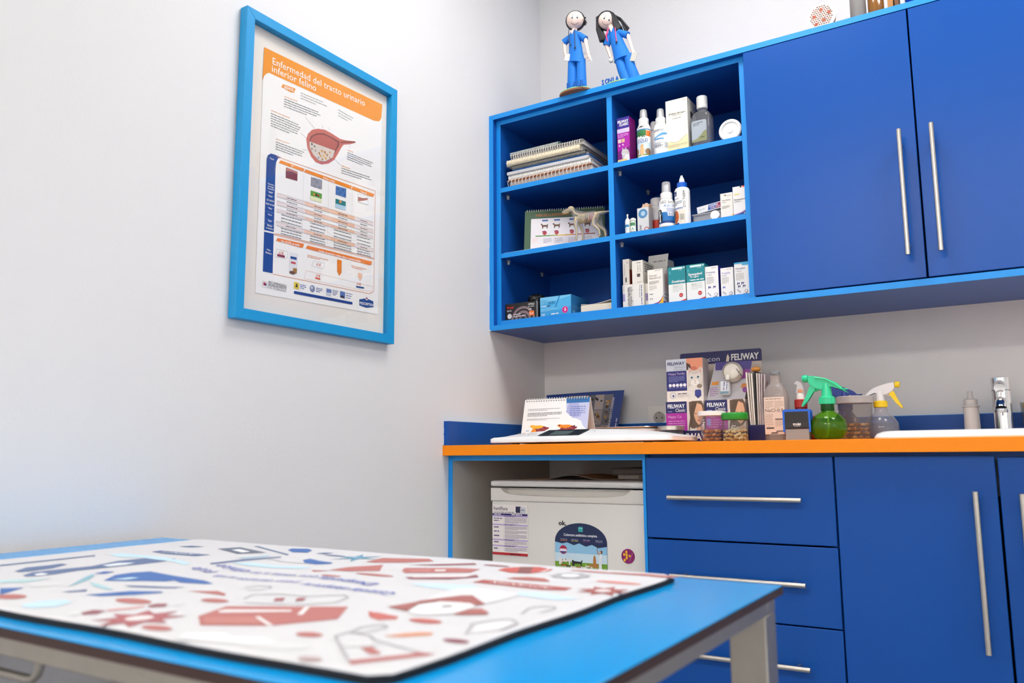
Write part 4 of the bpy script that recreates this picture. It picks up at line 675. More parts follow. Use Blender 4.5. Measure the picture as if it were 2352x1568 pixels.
b = B(); b.sphere((.024, 0, .072), .0135, 14, (1.3, .9, .85)); b.obj('organs', M('organ_pink', '#d98a80', .5, bump=.4, scale=220), t)
b = B(); b.sphere((.008, 0, .066), .006, 10, (.7, .9, 1)); b.obj('liver', M('organ_dark', '#3a2a30', .5), t)
# ---------------------------------------------------------------- bottom left shelf
z = ZS['L3']
def f(p):
    p.rect(0, 0, 1, 1, '#1d1b1c', 0)
    for r0, c in ((.045, '#8a7478'), (.037, '#1d1b1c'), (.031, '#8a7478'), (.022, '#1d1b1c'), (.017, '#7a666a'), (.010, '#1d1b1c')): p.poly([(.58 + (r0 / .117) * math.cos(PI * k / 14) * 1.0, .0 + (r0 / .0575) * math.sin(PI * k / 14)) for k in range(15)], c, 1 + (.045 - r0) * 60)
    p.poly([(.22, .0), (.3, .3), (.42, .72), (.5, .74), (.42, .5), (.34, .0)], '#8a7478', 1)
    p.text('Flower', .06, .72, .12, '#e0261c', .22, bold=.03); p.text('BLACK', .06, .55, .08, '#e8e6e4', .15, bold=.02); p.text('NITRILE', .75, .8, .1, '#e8e6e4', .2, bold=.02); p.words((.75, .72), (.94, .72), .0022, '#c8c4c4'); p.text('L/8', .75, .52, .1, '#e0dcdc', .1, bold=.02)
    p.dot(.14, .28, .0085, '#e0dedc', 5); p.words((.28, .34), (.5, .36), .0026, '#e6e2e0', 7); p.words((.28, .22), (.68, .26), .0028, '#e6e2e0', 7); p.rect(.78, .2, .94, .46, '#f2741e', 5, r=.001); p.text('L', .81, .27, .13, '#ffffff', .04, L=7, bold=.03); p.words((.86, .32), (.92, .32), .002, '#ffffff', 7)
def g(p): p.rect(0, 0, 1, 1, '#141416', 0); p.rect(0, 0, .06, 1, '#a8a4a0', 1); p.para(.12, .2, .25, .8, 9, '#4a5a68', .3)
carton('glove_box', 'black nitrile glove box with orange size mark on bottom left shelf', .0345, .1512, Y, .2, z, .0575, '#1a191b', f, g)
b = B(); v = b.sphere((0, 0, 0), .02, 18, (1.35, .9, .85)); rnd = random.Random(3)
for q in b.bm.verts: q.co *= 1 + .28 * math.sin(q.co.x * 420 + q.co.z * 300) * math.cos(q.co.y * 380)
o = b.obj('glove_tuft', M('black_nitrile', '#121214', .3, bump=.3, scale=90)); o.location = (.118, -.255, z + .0575 + .0165); tag(o, 'crumpled black glove pulled out of the black glove box', 'glove')
def f(p):
    p.rect(0, 0, 1, 1, '#4fb6ea', 0); p.poly([(0, 0), (1, 0), (1, .45), (.6, .3), (.3, .35), (0, .3)], '#3aa2dd', 1); p.poly([(.0, .62), (.6, .8), (1, .95), (1, 1), (0, 1)], '#78c8f0', 1)
    p.seg((.5, .45), (.64, 1), .004, '#1a86c8', 3); p.text('NITRILE', .03, .79, .07, '#3a9ad0', .2, bold=.0); p.text('SOFT', .03, .62, .15, '#49a8d4', .22, bold=.015); p.text('SKIN', .26, .62, .15, '#1278b8', .22, bold=.02); p.text('POWDER', .03, .52, .06, '#ffffff', .18); p.rect(.22, .52, .34, .58, '#3a5a8a', 3); p.para(.03, .28, .55, .44, 3, '#a8dcf4', .3)
    p.text('100', .04, .07, .12, '#d8f0fa', .12, bold=.02); p.words((.36, .13), (.6, .14), .003, '#ffffff'); p.dot(.81, .28, .0108, '#f060b0', 3, 22); p.dot(.81, .28, .0095, '#d81a86', 4, 22); p.text('S', .79, .22, .15, '#ffffff', .045, L=6, bold=.04); p.rect(.845, .25, .855, .31, '#ffffff', 6)
def g(p): p.rect(0, 0, 1, 1, '#2f7ab4', 0); p.text('SKIN', .35, .55, .16, '#1a5a94', .3, bold=.02); p.para(.05, .3, .5, .5, 3, '#6aa8d0', .3); p.rect(.08, .08, .2, .25, '#7ab0d4', 2)
carton('glove_box', 'light blue nitrile glove box with pink size dot', .1664, .2776, Y, .125, z, .0645, '#46aee4', f, g)
t = thing('paper_stack', 'low stack of cream papers at the right end of bottom left shelf', 'papers', (.3655, -.255, z)); box('sheets', M('cream_pages', '#ece4cf', .8, bump=.4, scale=500, stretch=(.02, .02, 1)), (-.053, -.056, 0), (.053, .056, .0235), t)
b = B(); pr = [(-.053 + i * .0106, .0237 + .009 * max(0, (i - 4) / 6) ** 1.5 + (.0022 if i < 2 else 0)) for i in range(11)]
b.prism(pr + [(x_, z_ + .0016) for x_, z_ in reversed(pr)], -.056, .05); b.obj('curled_top_sheet', M('cream_pages2', '#e9e2d2', .8), t)

# ================================================================ on top of the wall cabinet
ZT = 2.0343
SKN = M('doll_skin', '#f6ddd0', .55, var=.03); SCR = M('scrub_foam', '#0f78d8', .7, bump=.1, scale=200, var=.03); HAIR = M('black_foam_hair', '#26262a', .6, bump=.3, scale=120); GRN = M('green_foam', '#8fdc98', .7); BRN = M('brown_foam', '#8a5a44', .7)
def doll(label, x, y, base, lean, head, hr, neck, hem, feet, slL, slR, hdL, hdR, yb=0.0):
    """all points are (x, z) offsets from the base point of the doll"""
    t = thing('foam_doll', label, 'doll', (x, y, ZT), 0, 'foam dolls on the wall cabinet'); P = lambda q, yy=0.0: (q[0], yy, q[1])
    bx, br = base; b = B(); b.lathe([(br, 0.0), (br * 1.02, .004), (br, .006)], (bx, .0, 0), 30, sy=.62); b.obj('base', BRN, t); b = B(); b.lathe([(br, .0062), (br * .97, .009), (br * .7, .0115), (0, .0125)], (bx, .0, 0), 30, sy=.62); b.obj('grass_top', GRN, t)
    # trousers
    b = B()
    for f_, h_ in zip(feet, (mixp(hem[0], hem[1], .22), mixp(hem[0], hem[1], .78))): b.tube([(f_[0], 0, .012), (f_[0], 0, .02), mixv(P(f_), P(h_), .5), (h_[0], 0, h_[1] + .012)], [.0180, .0178, .0160, .0140], 14)
    b.obj('trousers', SCR, t)
    # tunic
    hc = mixp(hem[0], hem[1], .5); hw_ = (hem[1][0] - hem[0][0]) / 2; sl = (hem[1][1] - hem[0][1]) / 2; b = B(); loops = []
    for k, wx, wy in ((0.0, 1.06, .020), (.04, 1.0, .019), (.35, .84, .0165), (.7, .72, .015), (.9, .62, .013), (1.0, .34, .009)):
        c_ = mixp(hc, neck, k); loops.append([(c_[0] + hw_ * wx * math.cos(a), wy * math.sin(a), c_[1] + sl * math.cos(a) * wx * (1 - k)) for a in [2 * PI * i / 22 for i in range(22)]])
    b.loft(loops); b.obj('tunic', SCR, t)
    sh = mixp(hc, neck, .86)
    for s_, h_, sd in ((slL, hdL, -1), (slR, hdR, 1)):
        a_ = (sh[0] + sd * hw_ * .5, sh[1]); b = B(); b.tube([P(a_), P(mixp(a_, s_, .5)), P(s_)], [.0095, .0105, .0115], 12); b.obj('sleeve', SCR, t)
        b = B(); b.tube([P(mixp(a_, s_, .7)), P(s_), P(mixp(s_, h_, .55), -.002), P(h_, -.004)], [.006, .0062, .0056, .0046], 10); b.obj('arm', SKN, t)
        b = B(); d_ = Vector((h_[0] - s_[0], 0, h_[1] - s_[1])).normalized(); b.sphere((h_[0] + d_.x * .006, -.004, h_[1] + d_.z * .006), .0075, 12, (.85, .7, 1.1))
        for k in range(4):
            o_ = (k - 1.5) * .0032; b.tube([(h_[0] + d_.x * .008 + o_, -.004, h_[1] + d_.z * .008), (h_[0] + d_.x * .016 + o_ * 1.1, -.006, h_[1] + d_.z * .017 - abs(o_) * .3)], [.002, .0016], 6)
        b.tube([(h_[0] - sd * .005, -.006, h_[1]), (h_[0] - sd * .0095, -.009, h_[1] + d_.z * .007)], [.0022, .0017], 6); b.obj('hand', SKN, t)
    b = B(); b.tube([P(mixp(hc, neck, .93)), P(mixp(neck, head, .5))], .0085, 12); b.obj('neck', SKN, t)
    b = B(); b.sphere(P(head), hr, 26); b.obj('head', SKN, t)
    # vee of the neckline and pockets
    p = Pr(1, 1); n_ = mixp(hc, neck, .93); p.mpoly([(n_[0] - .007, n_[1] + .006), (n_[0] + .007, n_[1] + .006), (n_[0], n_[1] - .010)], '#f6ddd0', 1); p.put('neckline', t, lambda x_, y_, e: (x_, -.0145 - e, y_))
    return t
def mixv(a, b, k): return tuple(a[i] + (b[i] - a[i]) * k for i in range(3))
def face(t, head, hr, tilt, eyes, smile, col='#3a2a26', fwd=(0.35, -1, -.35)):
    """eyes and smile are drawn in 2D on the face and wrapped to the head"""
    F = Vector(fwd).normalized(); R_ = Vector((0, 0, 1)).cross(F) * -1; R_.normalize(); U_ = F.cross(R_) * 1; U_ = R_.cross(F) * -1 if (R_.cross(F)).z < 0 else R_.cross(F)
    ca, sa = math.cos(tilt), math.sin(tilt); R2 = R_ * ca + U_ * sa; U2 = U_ * ca - R_ * sa; c_ = Vector((head[0], 0, head[1])); p = Pr(1, 1)
    for ex, ey in eyes: p.ell(ex, ey, .17, .22, '#ffffff', 1); p.ell(ex + .02, ey - .02, .10, .14, '#2a1c18', 2); p.ell(ex + .05, ey + .04, .03, .04, '#ffffff', 3); p.pline([(ex - .17, ey + .2), (ex - .05, ey + .3), (ex + .12, ey + .27)], .03, col, 2)
    p.pline(smile, .05, '#5a2a28', 2)
    def mp(x_, y_, e):
        d_ = F + R2 * x_ + U2 * y_; d_.normalize(); return c_ + d_ * (hr + .0002 + e)
    p.put('face', t, mp, curved=.15)
# --- short haired doll at the left
hd = (.0192, .2474); NK = (.0145, .212); HM = ((-.0060, .1090), (.0500, .0935))
t = doll('foam doll with short black hair and plain dark stethoscope, in blue scrubs', .31, -.345, (.014, .053), 0, hd, .0285, NK, HM, ((.0055, .02), (.0365, .015)), (-.0225, .1845), (.0540, .1725), (-.0155, .136), (.0660, .114))
face(t, hd, .0285, 0.05, ((-.33, .28), (.27, .28)), [(-.45, -.3), (-.25, -.48), (0, -.54), (.25, -.48), (.45, -.28)], fwd=(.42, -1, -.5))
b = B(); rnd = random.Random(8)
b.sphere((hd[0] - .003, .0068, hd[1] + .0025), .0318, 24)
for i in range(46):
    a = rnd.uniform(-.35, PI + .35); rr = .0305; e_ = rnd.uniform(-.4, .9); d_ = Vector((math.cos(a) * math.cos(e_), .35 + .5 * math.sin(e_) ** 2, math.sin(a) * math.cos(e_) - (.25 if abs(math.cos(a)) > .8 else 0))).normalized(); o_ = Vector((hd[0], .004, hd[1])) + d_ * rr; b.tube([o_, o_ + d_ * .003 + Vector((rnd.uniform(-.004, .004), 0, rnd.uniform(-.006, .002)))], [.0035, .001], 5)
b.obj('hair', HAIR, t)
for s_ in (-1, 1): b = B(); b.sphere((hd[0] + s_ * .0285, -.003, hd[1] - .003), .005, 8, (.6, .8, 1)); b.obj('ear', SKN, t)
b = B(); b.tube([(.004, -.015, .214), (.003, -.019, .186), (.008, -.0195, .168), (.0115, -.0195, .158)], .0012, 6); b.tube([(.025, -.015, .212), (.026, -.0185, .18), (.0275, -.0205, .146)], .0012, 6); b.sphere((.0275, -.0212, .143), .0032, 8); b.sphere((.0115, -.020, .1565), .0024, 8); b.obj('stethoscope', M('rubber_dark', '#1a2440', .5), t)
b = B(); b.tube([(.0505, -.012, .1225), (.056, -.012, .124), (.066, -.013, .112), (.080, -.013, .092), (.0815, -.013, .087)], .0009, 6); b.obj('tweezers', STEEL, t)
box('swab', PAPER, (-.0135, -.014, .112), (.0055, -.012, .134), t, rot=(0, .3, 0))
p = Pr(1, 1); 
b = B()
for s_, (lx, lz) in zip('RAUL', ((.0, .0135), (.0185, .013), (.036, .0125), (.053, .012))):
    V, F, w_ = textmesh(s_, .03); h_ = .019; vv = [b.bm.verts.new((lx + x_ * h_ * .8, -.030, lz - .005 + y_ * h_)) for x_, y_ in V]; v2 = [b.bm.verts.new((lx + x_ * h_ * .8, -.027, lz - .005 + y_ * h_)) for x_, y_ in V]
    for q in F: b.bm.faces.new([vv[i] for i in q]); b.bm.faces.new([v2[i] for i in q])
b.obj('name_letters', M('blue_letters', '#0f5fb8', .6), t, smooth=False)
# --- long haired doll
hd = (-.0470, .2330); NK = (-.0275, .199); HM = ((-.0215, .0835), (.0345, .0915))
t = doll('foam doll with long black hair and pink stethoscope, leaning in blue scrubs', .471, -.312, (-.008, .055), 0, hd, .0275, NK, HM, ((.0165, .02), (.0410, .012)), (-.0495, .150), (.0240, .1625), (-.0335, .102), (.0405, .104))
face(t, hd, .0275, .35, ((-.33, .12), (.28, .16)), [(-.4, -.42), (-.15, -.58), (.15, -.58), (.4, -.4), (.5, -.25)], fwd=(.42, -1, -.5))
b = B(); b.sphere((hd[0] - .003, .0068, hd[1] + .0038), .0312, 24)
rnd = random.Random(4)
for i in range(15):
    k = i / 14; y_ = -.008 + .026 * rnd.random(); xs = hd[0] - .024 + .004 * rnd.random(); b.tube([(hd[0] - .004, y_ * .4, hd[1] + .029), (xs - .004, y_ - .006, hd[1] + .012), (xs - .006 + k * .006, y_ - .004, hd[1] - .025), (hd[0] - .022 + k * .017, y_, hd[1] - .066 + .008 * k)], [.004, .0055, .0055, .0035], 6)
    b.tube([(hd[0] + .002, y_ * .4, hd[1] + .029), (hd[0] + .024, y_ - .004, hd[1] + .012), (hd[0] + .030 + k * .006, y_ - .002, hd[1] - .018), (hd[0] + .034 + k * .016, y_ - .004, hd[1] - .052 + .014 * k)], [.004, .0055, .0055, .0035], 6)
for i in range(7):
    k = i / 6; b.tube([(hd[0] + .018, .012, hd[1] + .02), (hd[0] + .042, .01 + .01 * rnd.random(), hd[1] + .002 - k * .008), (hd[0] + .072 - k * .012, .01, hd[1] - .042 - k * .014)], [.0035, .0026, .0018], 6)
b.obj('hair', HAIR, t)
b = B()
for q in ([(-.036, -.014, .199), (-.0425, -.017, .175), (-.040, -.017, .158)], [(-.034, -.015, .197), (-.0405, -.0185, .17), (-.037, -.0185, .152)], [(-.012, -.014, .193), (-.0085, -.019, .165), (-.0055, -.020, .142)]): b.tube(q, .0016, 6)
b.obj('stethoscope', M('rubber_pink', '#e0307a', .5), t); b = B(); b.sphere((-.0055, -.021, .1395), .0034, 8); b.obj('stethoscope_bell', BLACKP, t)
box('clipboard', M('board_grey', '#c9c7bf', .6), (.038, -.014, .066), (.056, -.012, .094), t, .0003, rot=(0, .32, 0), seg=1)
b = B(); b.sphere((-.0305, -.012, .090), .008, 10, (1, .7, .8)); b.obj('cotton_ball', M('cotton', '#e9e7e2', .9, bump=.6, scale=260), t)
b = B()
for s_, lx in zip('SONIA', (-.056, -.045, -.033, -.018, -.010)):
    V, F, w_ = textmesh(s_, .03); h_ = .0155; vv = [b.bm.verts.new((lx + x_ * h_ * .75, -.029, .0085 + y_ * h_)) for x_, y_ in V]; v2 = [b.bm.verts.new((lx + x_ * h_ * .75, -.026, .0085 + y_ * h_)) for x_, y_ in V]
    for q in F: b.bm.faces.new([vv[i] for i in q]); b.bm.faces.new([v2[i] for i in q])
b.obj('name_letters', M('blue_letters', '#0f5fb8', .6), t, smooth=False)
# --- other things on the cabinet
t = thing('small_drum', 'round toy drum with white and rust checked face lying on wall cabinet', 'drum', (1.068, -.325, ZT + .0385)); b = B(); b.lathe([(.036, 0), (.038, .002), (.038, .005)], axis='y', seg=30); b.obj('rim', M('drum_rim', '#f4efe8', .5), t)
b = B(); b.lathe([(.037, -.0), (.033, -.02), (.022, -.045), (.0, -.05)], axis='y', seg=26); b.obj('shell', M('drum_orange', '#d9794a', .6), t)
p = Pr(1, 1); p.ell(0, 0, .034, .034, '#f3ece4', 0, 26)
for i in range(-5, 6):
    for j in range(-5, 6):
        x_, y_ = i * .006 + (j % 2) * .003, j * .0056
        if x_ * x_ + y_ * y_ < .030 ** 2: p.rect(x_ - .0021, y_ - .0018, x_ + .0021, y_ + .0018, '#8a4a2c' if (i + j) % 3 else '#5a3a2c', 2)
for x_, y_ in ((.0, .018), (-.018, .002), (.006, -.012), (-.014, -.02), (.02, .006)): p.dot(x_, y_, .0045, '#a8441e', 3)
p.put('drum_face', t, lambda x_, y_, e: (x_, -.0052 - e, y_))
lathe('storage_tube', M('grey_tube', '#8a8885', .45, var=.05), [(.020, 0), (.0205, .001), (.019, .22), (.0185, .235), (0, .235)], None, seg=28).location = (1.1555, -.295, ZT)
o = bpy.data.objects['storage_tube']; tag(o, 'tall grey storage tube standing on the wall cabinet', 'tube')
t = thing('glass_jar', 'amber jar with dark lid beside the grey tube on cabinet', 'jar', (1.199, -.290, ZT)); b = B(); b.lathe([(.019, 0), (.02, .002), (.02, .075), (.017, .083)], seg=26); b.obj('body', M('amber_glass', '#8a5a22', .15, coat=.5), t); b = B(); b.lathe([(.0185, .083), (.0185, .1), (.016, .102), (0, .102)], seg=26); b.obj('lid', BLACKP, t)
t = thing('wooden_block', 'brown wooden block leaning beside the amber jar on cabinet', 'block', (1.2405, -.28, ZT)); b = B(); b.box((-.0135, -.02, 0), (.0, .02, .15), .001, 1, rot=(0, .03, 0), piv=(0, 0, 0)); b.obj('light_board', M('wood_light', '#b07a3e', .6, var=.2, scale=8, stretch=(4, 4, .4)), t); b = B(); b.box((.0035, -.02, 0), (.0145, .02, .15), .001, 1); b.obj('dark_board', M('wood_dark', '#6a4424', .6, var=.2, scale=8, stretch=(4, 4, .4)), t)
t = thing('balloon', 'shiny royal blue ball resting on wall cabinet at the top edge', 'ball', (1.318, -.27, ZT)); b = B(); b.sphere((0, 0, .052), .052, 28); b.obj('shell', M('blue_rubber', '#0f4fd0', .25, coat=.3), t); b = B(); b.tube([(.052 * math.sin(a) * .99, -.052 * math.cos(a) * .3 - .0495 * 0, .052 + .0525 * math.cos(a)) for a in [2 * PI * k / 30 for k in range(30)]], .0007, 6, closed=True); b.obj('seam', M('navy_rubber', '#0a2a70', .4), t)

# ================================================================ on the worktop
# --- animal scale
t = thing('pet_scale', 'wide white animal weighing scale at front of the worktop', 'scale', (.432, -.5, ZC)); b = B(); loops = []
def sc(k0, k1, y0, y1, zz_): return [(x_, y_, zz_) for x_, y_ in rrect(k0, y0, k1, y1, .012, 4)]
for x0, x1, y0, y1, h_ in ((-.265, .265, -.092, .098, .004), (-.2725, .2725, -.096, .1, .0055), (-.2725, .2725, -.096, .1, .0155), (-.262, .262, -.093, .097, .0195)): loops.append(sc(x0, x1, y0, y1, h_))
b.loft(loops); b.obj('base', M('scale_white', '#f4f4f4', .3), t)
b = B(); sec = []
for i in range(25):
    k = i / 24; x_ = -.262 + .524 * k; e = abs(2 * k - 1); h_ = .0185 + .0195 * (1 - e ** 2.6); sec.append((x_, h_))
L0 = []
for x_, h_ in sec: L0.append([(x_, -.0935, .0185), (x_, -.09, .0185 + (h_ - .0185) * .05), (x_, -.060, h_), (x_, .05, h_), (x_, .095, .0185 + (h_ - .0185) * .3), (x_, .096, .0185)])
b.loft(L0); b.obj('platform', M('scale_white', '#f4f4f4', .3), t)
k_ = math.atan2(.019, .030)
def slope(x_, y_, e): return (x_, -.0905 + y_ * .030 / .0355 - e * .5 - .0004, .0197 + y_ * .0190 / .0355 + e * .9 + .0004)
p = Pr(1, 1); p.poly([(-.118, .004), (.010, .004), (.032, .033), (-.094, .033)], '#14181c', 1); p.poly([(-.082, .007), (-.025, .007), (-.012, .026), (-.07, .026)], '#4c5a58', 2); p.text('ADLER', -.188, .014, .006, '#8a8a8c', .024, bold=0); p.text('ON/O', -.146, .012, .007, '#9a9a9c', .02, bold=0)
p.pline([(-.146, .006), (-.151, .011), (-.150, .020), (-.145, .025)], .0009, '#8a8a8c', 2); p.pline([(.036, .024), (.05, .024), (.053, .017)], .0009, '#8a8a8c', 2)
p.put('display_panel', t, slope)
b = B()
for x_ in (-.2, .2):
    for y_ in (-.07, .075): b.lathe([(.012, 0), (.012, .0045)], (x_, y_, 0), 16)
b.obj('feet', BLACKP, t)
# --- second scale behind
t = thing('kitchen_scale', 'flat white scale with dark display behind the animal scale', 'scale', (.425, -.2, ZC)); b = B(); b.loft([[(x_, y_, h_) for x_, y_ in rrect(-.1 + i_, -.09 + i_, .1 - i_, .09 - i_, .03, 6)] for i_, h_ in ((.006, 0), (0, .004), (0, .044), (.004, .048))]); b.obj('base', M('scale_white', '#f4f4f4', .3), t)
b = B(); b.loft([[(x_, y_, h_) for x_, y_ in rrect(-.102 + i_, -.092 + i_, .102 - i_, .092 - i_, .03, 6)] for i_, h_ in ((0, .0482), (-.001, .05), (0, .052))]); b.obj('plate', STEEL, t)
p = Pr(1, 1); p.rect(-.022, .024, .03, .040, '#46524e', 1, r=.001); p.dot(.045, .031, .003, '#9a9a9a'); p.put('display_panel', t, lambda x_, y_, e: (x_, -.0902 - e, y_))
# --- Spain calendar
t, mp = flipchart('desk_calendar', 'white desk calendar showing two maps of Spain on the worktop', .253, -.365, ZC + .0004, .222, .143, .02, .25, .05, M('calendar_card', '#f3f1ee', .6), M('calendar_back', '#e2e0dc', .6), 25)
p = Pr(.222, .143, 14); p.rect(0, 0, 1, 1, '#f4f2f0', 0)
for i in range(25): p.rect(.025 + i * .0385, .952, .043 + i * .0385, .968, '#4a4e58', 3)
p.rect(.655, .89, 1, 1, '#2a6aa8', 1); p.poly([(.655, .89), (1, .89), (1, .3), (.93, .4), (.9, .5), (.78, .58), (.7, .68), (.66, .78)], '#c3c6e4', 1); p.poly([(.66, .7), (.7, .89), (.84, .89), (.9, .6), (.78, .56)], '#a9aed6', 2)
p.para(.07, .74, .57, .8, 2, '#8a8a90', .3); p.para(.07, .62, .6, .71, 3, '#4a4a50', .38); p.para(.07, .53, .58, .58, 2, '#8a8a90', .3); p.para(.72, .6, .95, .83, 5, '#5a6ab0', .3)
SP = [(0, .92), (.12, 1), (.3, .95), (.55, .96), (.75, .88), (.86, .8), (1, .78), (.97, .66), (.85, .58), (.74, .42), (.76, .3), (.66, .14), (.58, .02), (.4, .0), (.3, -.04), (.16, .0), (.12, .16), (.17, .3), (.12, .5), (.2, .7), (.1, .8)]
SPN = [(0, .92), (.12, 1), (.3, .95), (.55, .96), (.75, .88), (.62, .74), (.42, .68), (.3, .72), (.2, .7), (.1, .8)]; SPW = [(.12, .5), (.2, .7), (.3, .72), (.36, .6), (.38, .3), (.3, .1), (.16, .0), (.12, .16), (.17, .3)]
for u0, c0, c1, c2 in ((.12, '#8f2a32', '#f2b233', '#f08a1e'), (.545, '#8c2430', '#ef8a22', '#8c2430')):
    q = lambda L_: [(u0 + a_ * .31, .16 + b_ * .275) for a_, b_ in L_]
    p.poly(q(SP), c0, 2); p.poly(q(SPN), c1, 3); p.poly(q(SPW), c2, 4)
    for a_, b_ in ((.45, .6), (.6, .4), (.45, .3), (.7, .65), (.55, .2)): p.pline(q([(a_ - .1, b_), (a_, b_ + .07), (a_ + .09, b_ - .02), (a_ + .03, b_ - .1)]), .0006, '#c9949a', 6)
    for a_, b_, r_ in ((1.02, .33, .0022), (1.1, .42, .0012), (.93, .26, .001)): p.dot(u0 + a_ * .31, .16 + b_ * .275, r_, '#5a1a24', 4)
    p.rect(u0 - .05, .3, u0 - .0, .315, '#7aa8d0', 2)
for a_, b_ in ((.1, .55), (.18, .02), (.72, .48), (.85, .85), (.12, .9)): p.ell(.545 + a_ * .31, .16 + b_ * .275, .012, .014, '#2a1c20', 5)
p.put('calendar_print', t, mp)
# --- blue photo chart leaning on the wall
t = thing('wall_chart', 'navy blue chart with parasite photographs leaning against the back wall', 'chart', (.18, -.075, ZC), 0, None, rx=-.16)
b = B(); b.prism([(-.145, 0), (.125, 0), (.150, .184), (.02, .1835), (-.146, .180)], 0, .002); b.obj('sheet', M('chart_navy', '#173a86', .35, var=.03), t, smooth=False)
p = Pr(1, 1, 21); p.poly([(-.06, .004), (.078, .004), (.102, .172), (-.08, .168)], '#6a6a74', 1)
rnd = random.Random(12)
for i in range(5):
    for j in range(3):
        u0, v0 = -.072 + i * .034, .018 + j * .052; c = ['#8f8a8a', '#5f626a', '#a8a0a0', '#707078', '#8a7f78'][(i + 2 * j) % 5]; p.poly([(u0 + v0 * .1, v0), (u0 + .032 + v0 * .1, v0), (u0 + .037 + v0 * .1, v0 + .05), (u0 + .005 + v0 * .1, v0 + .05)], c, 2)
        for k in range(5): p.ell(u0 + .018 + v0 * .1 + rnd.uniform(-.01, .01), v0 + .025 + rnd.uniform(-.018, .018), rnd.uniform(.002, .006), rnd.uniform(.003, .008), rnd.choice(['#5a3c1c', '#2a2420', '#9a7430', '#4a3a2c', '#c0a070']), 3 + k * .2, 8, rnd.uniform(0, 3))
p.rect(-.06, .004, -.01, .03, '#5a5aa0', 4); p.rect(.0, .004, .07, .034, '#b8b8cc', 4); p.text('IDENTIFICACIÓN AYUDA A CONFIRMAR', .098, .012, .0085, '#e6e8f4', .15, ang=1.44, bold=0); p.words((.118, .012), (.128, .09), .004, '#c8cce8'); p.put('chart_print', t, lambda x_, y_, e: (x_, -e, y_))
# --- small jar with metal lid
GL = CLEAR('jar_glass', '#e9ecea', .05, .02, 1.45)
t = thing('glass_jar', 'small glass jar with silver metal lid at right end of scale', 'jar', (.6215, -.385, ZC)); b = B(); b.lathe([(.032, 0), (.034, .003), (.034, .028), (.031, .034)], seg=30); b.obj('body', GL, t); b = B(); b.lathe([(.0345, .0345), (.0358, .0355), (.0358, .0455), (.034, .047), (0, .047)], seg=34); b.obj('lid', M('tin_lid', '#cfc6bc', .3, metal=.9), t); lathe('contents', M('brown_powder', '#7a5c4a', .9, bump=.4), [(0, .002), (.031, .002), (.031, .012), (0, .014)], t)
# --- wall socket
t = thing('wall_socket', 'white square power socket on the wall behind the cartons', 'socket', (.4372, -.0006, 1.026)); b = B(); b.box((-.04, -.012, -.037), (.04, 0, .037), .003, 2); b.obj('cover', M('socket_white', '#efece8', .35), t)
b = B(); b.lathe([(.0218, .0122), (.0215, .013), (.020, .013), (.0195, .0122)], axis='y', seg=30, cap=False, c=(0, 0, -.004)); b.obj('ring', M('socket_white', '#efece8', .35), t); p = Pr(1, 1); p.ell(0, -.004, .0196, .0196, '#aeaaa4', 1, 30); p.dot(-.0095, -.004, .0026, '#1a1a1a', 2); p.dot(.0095, -.004, .0026, '#1a1a1a', 2); p.rect(-.002, .012, .002, .0155, '#3a3a3a', 2); p.rect(-.002, -.0235, .002, -.020, '#8a8a88', 2); p.put('inlet', t, lambda x_, y_, e: (x_, -.0121 - e, y_))
# --- diffuser display: cartons in a navy stand
def fel(top, line2, midcol, script):
    def f(p):
        p.rect(0, 0, 1, 1, '#e9dcd2', 0); p.rect(0, .72, .56, 1, '#1c2060', 1); p.text('FELIWAY', .05, .845, .09, '#ffffff', .46, bold=.025); p.text('Classic', .26, .75, .08, '#ffffff', .26, bold=0); p.words((.05, .76), (.16, .76), .002, '#a8b0e0')
        p.rect(0, 0, .56, .72, midcol, 1); p.text('Happy Cat', .06, .6, .07, '#f0c8ee', .36, bold=-.01); p.para(.06, .34, .5, .55, 4, '#e0a0dc', .35)
        for i in range(3): p.dot(.13 + i * .16, .14, .0055, '#f0e4f4')
        p.rect(.56, 0, 1, 1, '#e4d6cc', .5); p.poly([(.62, .98), (.72, 1), (.95, 1), (1, .9), (1, .5), (.9, .36), (.8, .3), (.7, .1), (.58, .1), (.6, .4), (.64, .6), (.62, .8)], '#6a5240', 1)
        p.poly([(.74, .9), (.84, .95), (.95, .9), (.98, .76), (.97, .6), (.93, .46), (.86, .42), (.79, .5), (.745, .64), (.73, .78)], '#e6b08c', 3); p.poly([(.72, .98), (.84, .97), (.78, .8), (.72, .6), (.68, .4), (.64, .6), (.66, .84)], '#5c4636', 4)
        p.pline([(.765, .70), (.79, .688), (.82, .70)], .0014, '#4a342a', 5); p.pline([(.885, .70), (.91, .69), (.94, .705)], .0014, '#4a342a', 5); p.poly([(.85, .68), (.87, .58), (.835, .575)], '#d29a78', 5); p.poly([(.82, .53), (.86, .545), (.9, .53), (.86, .505)], '#b85a50', 5)
        p.ell(.70, .17, .13, .17, '#efe6dc', 6); p.poly([(.62, .3), (.64, .38), (.70, .32)], '#e6dacc', 6); p.poly([(.74, .32), (.80, .37), (.80, .27)], '#e6dacc', 6); p.poly([(.8, .34), (.94, .4), (1, .3), (1, 0), (.84, 0), (.82, .18)], '#e2b090', 5); p.poly([(.56, 0), (.8, 0), (.7, .10), (.56, .14)], '#dcb070', 7)
    return f
def sidev(p): p.rect(0, 0, 1, 1, '#bcb2b4', 0); p.para(.15, .1, .85, .9, 18, '#8f868c', .3)
t0 = thing('display_stand', 'navy cardboard display stand with header board and front tray', 'stand', (.70, -.25, ZC)); NV = M('navy_card', '#1a1b58', .45, var=.03)
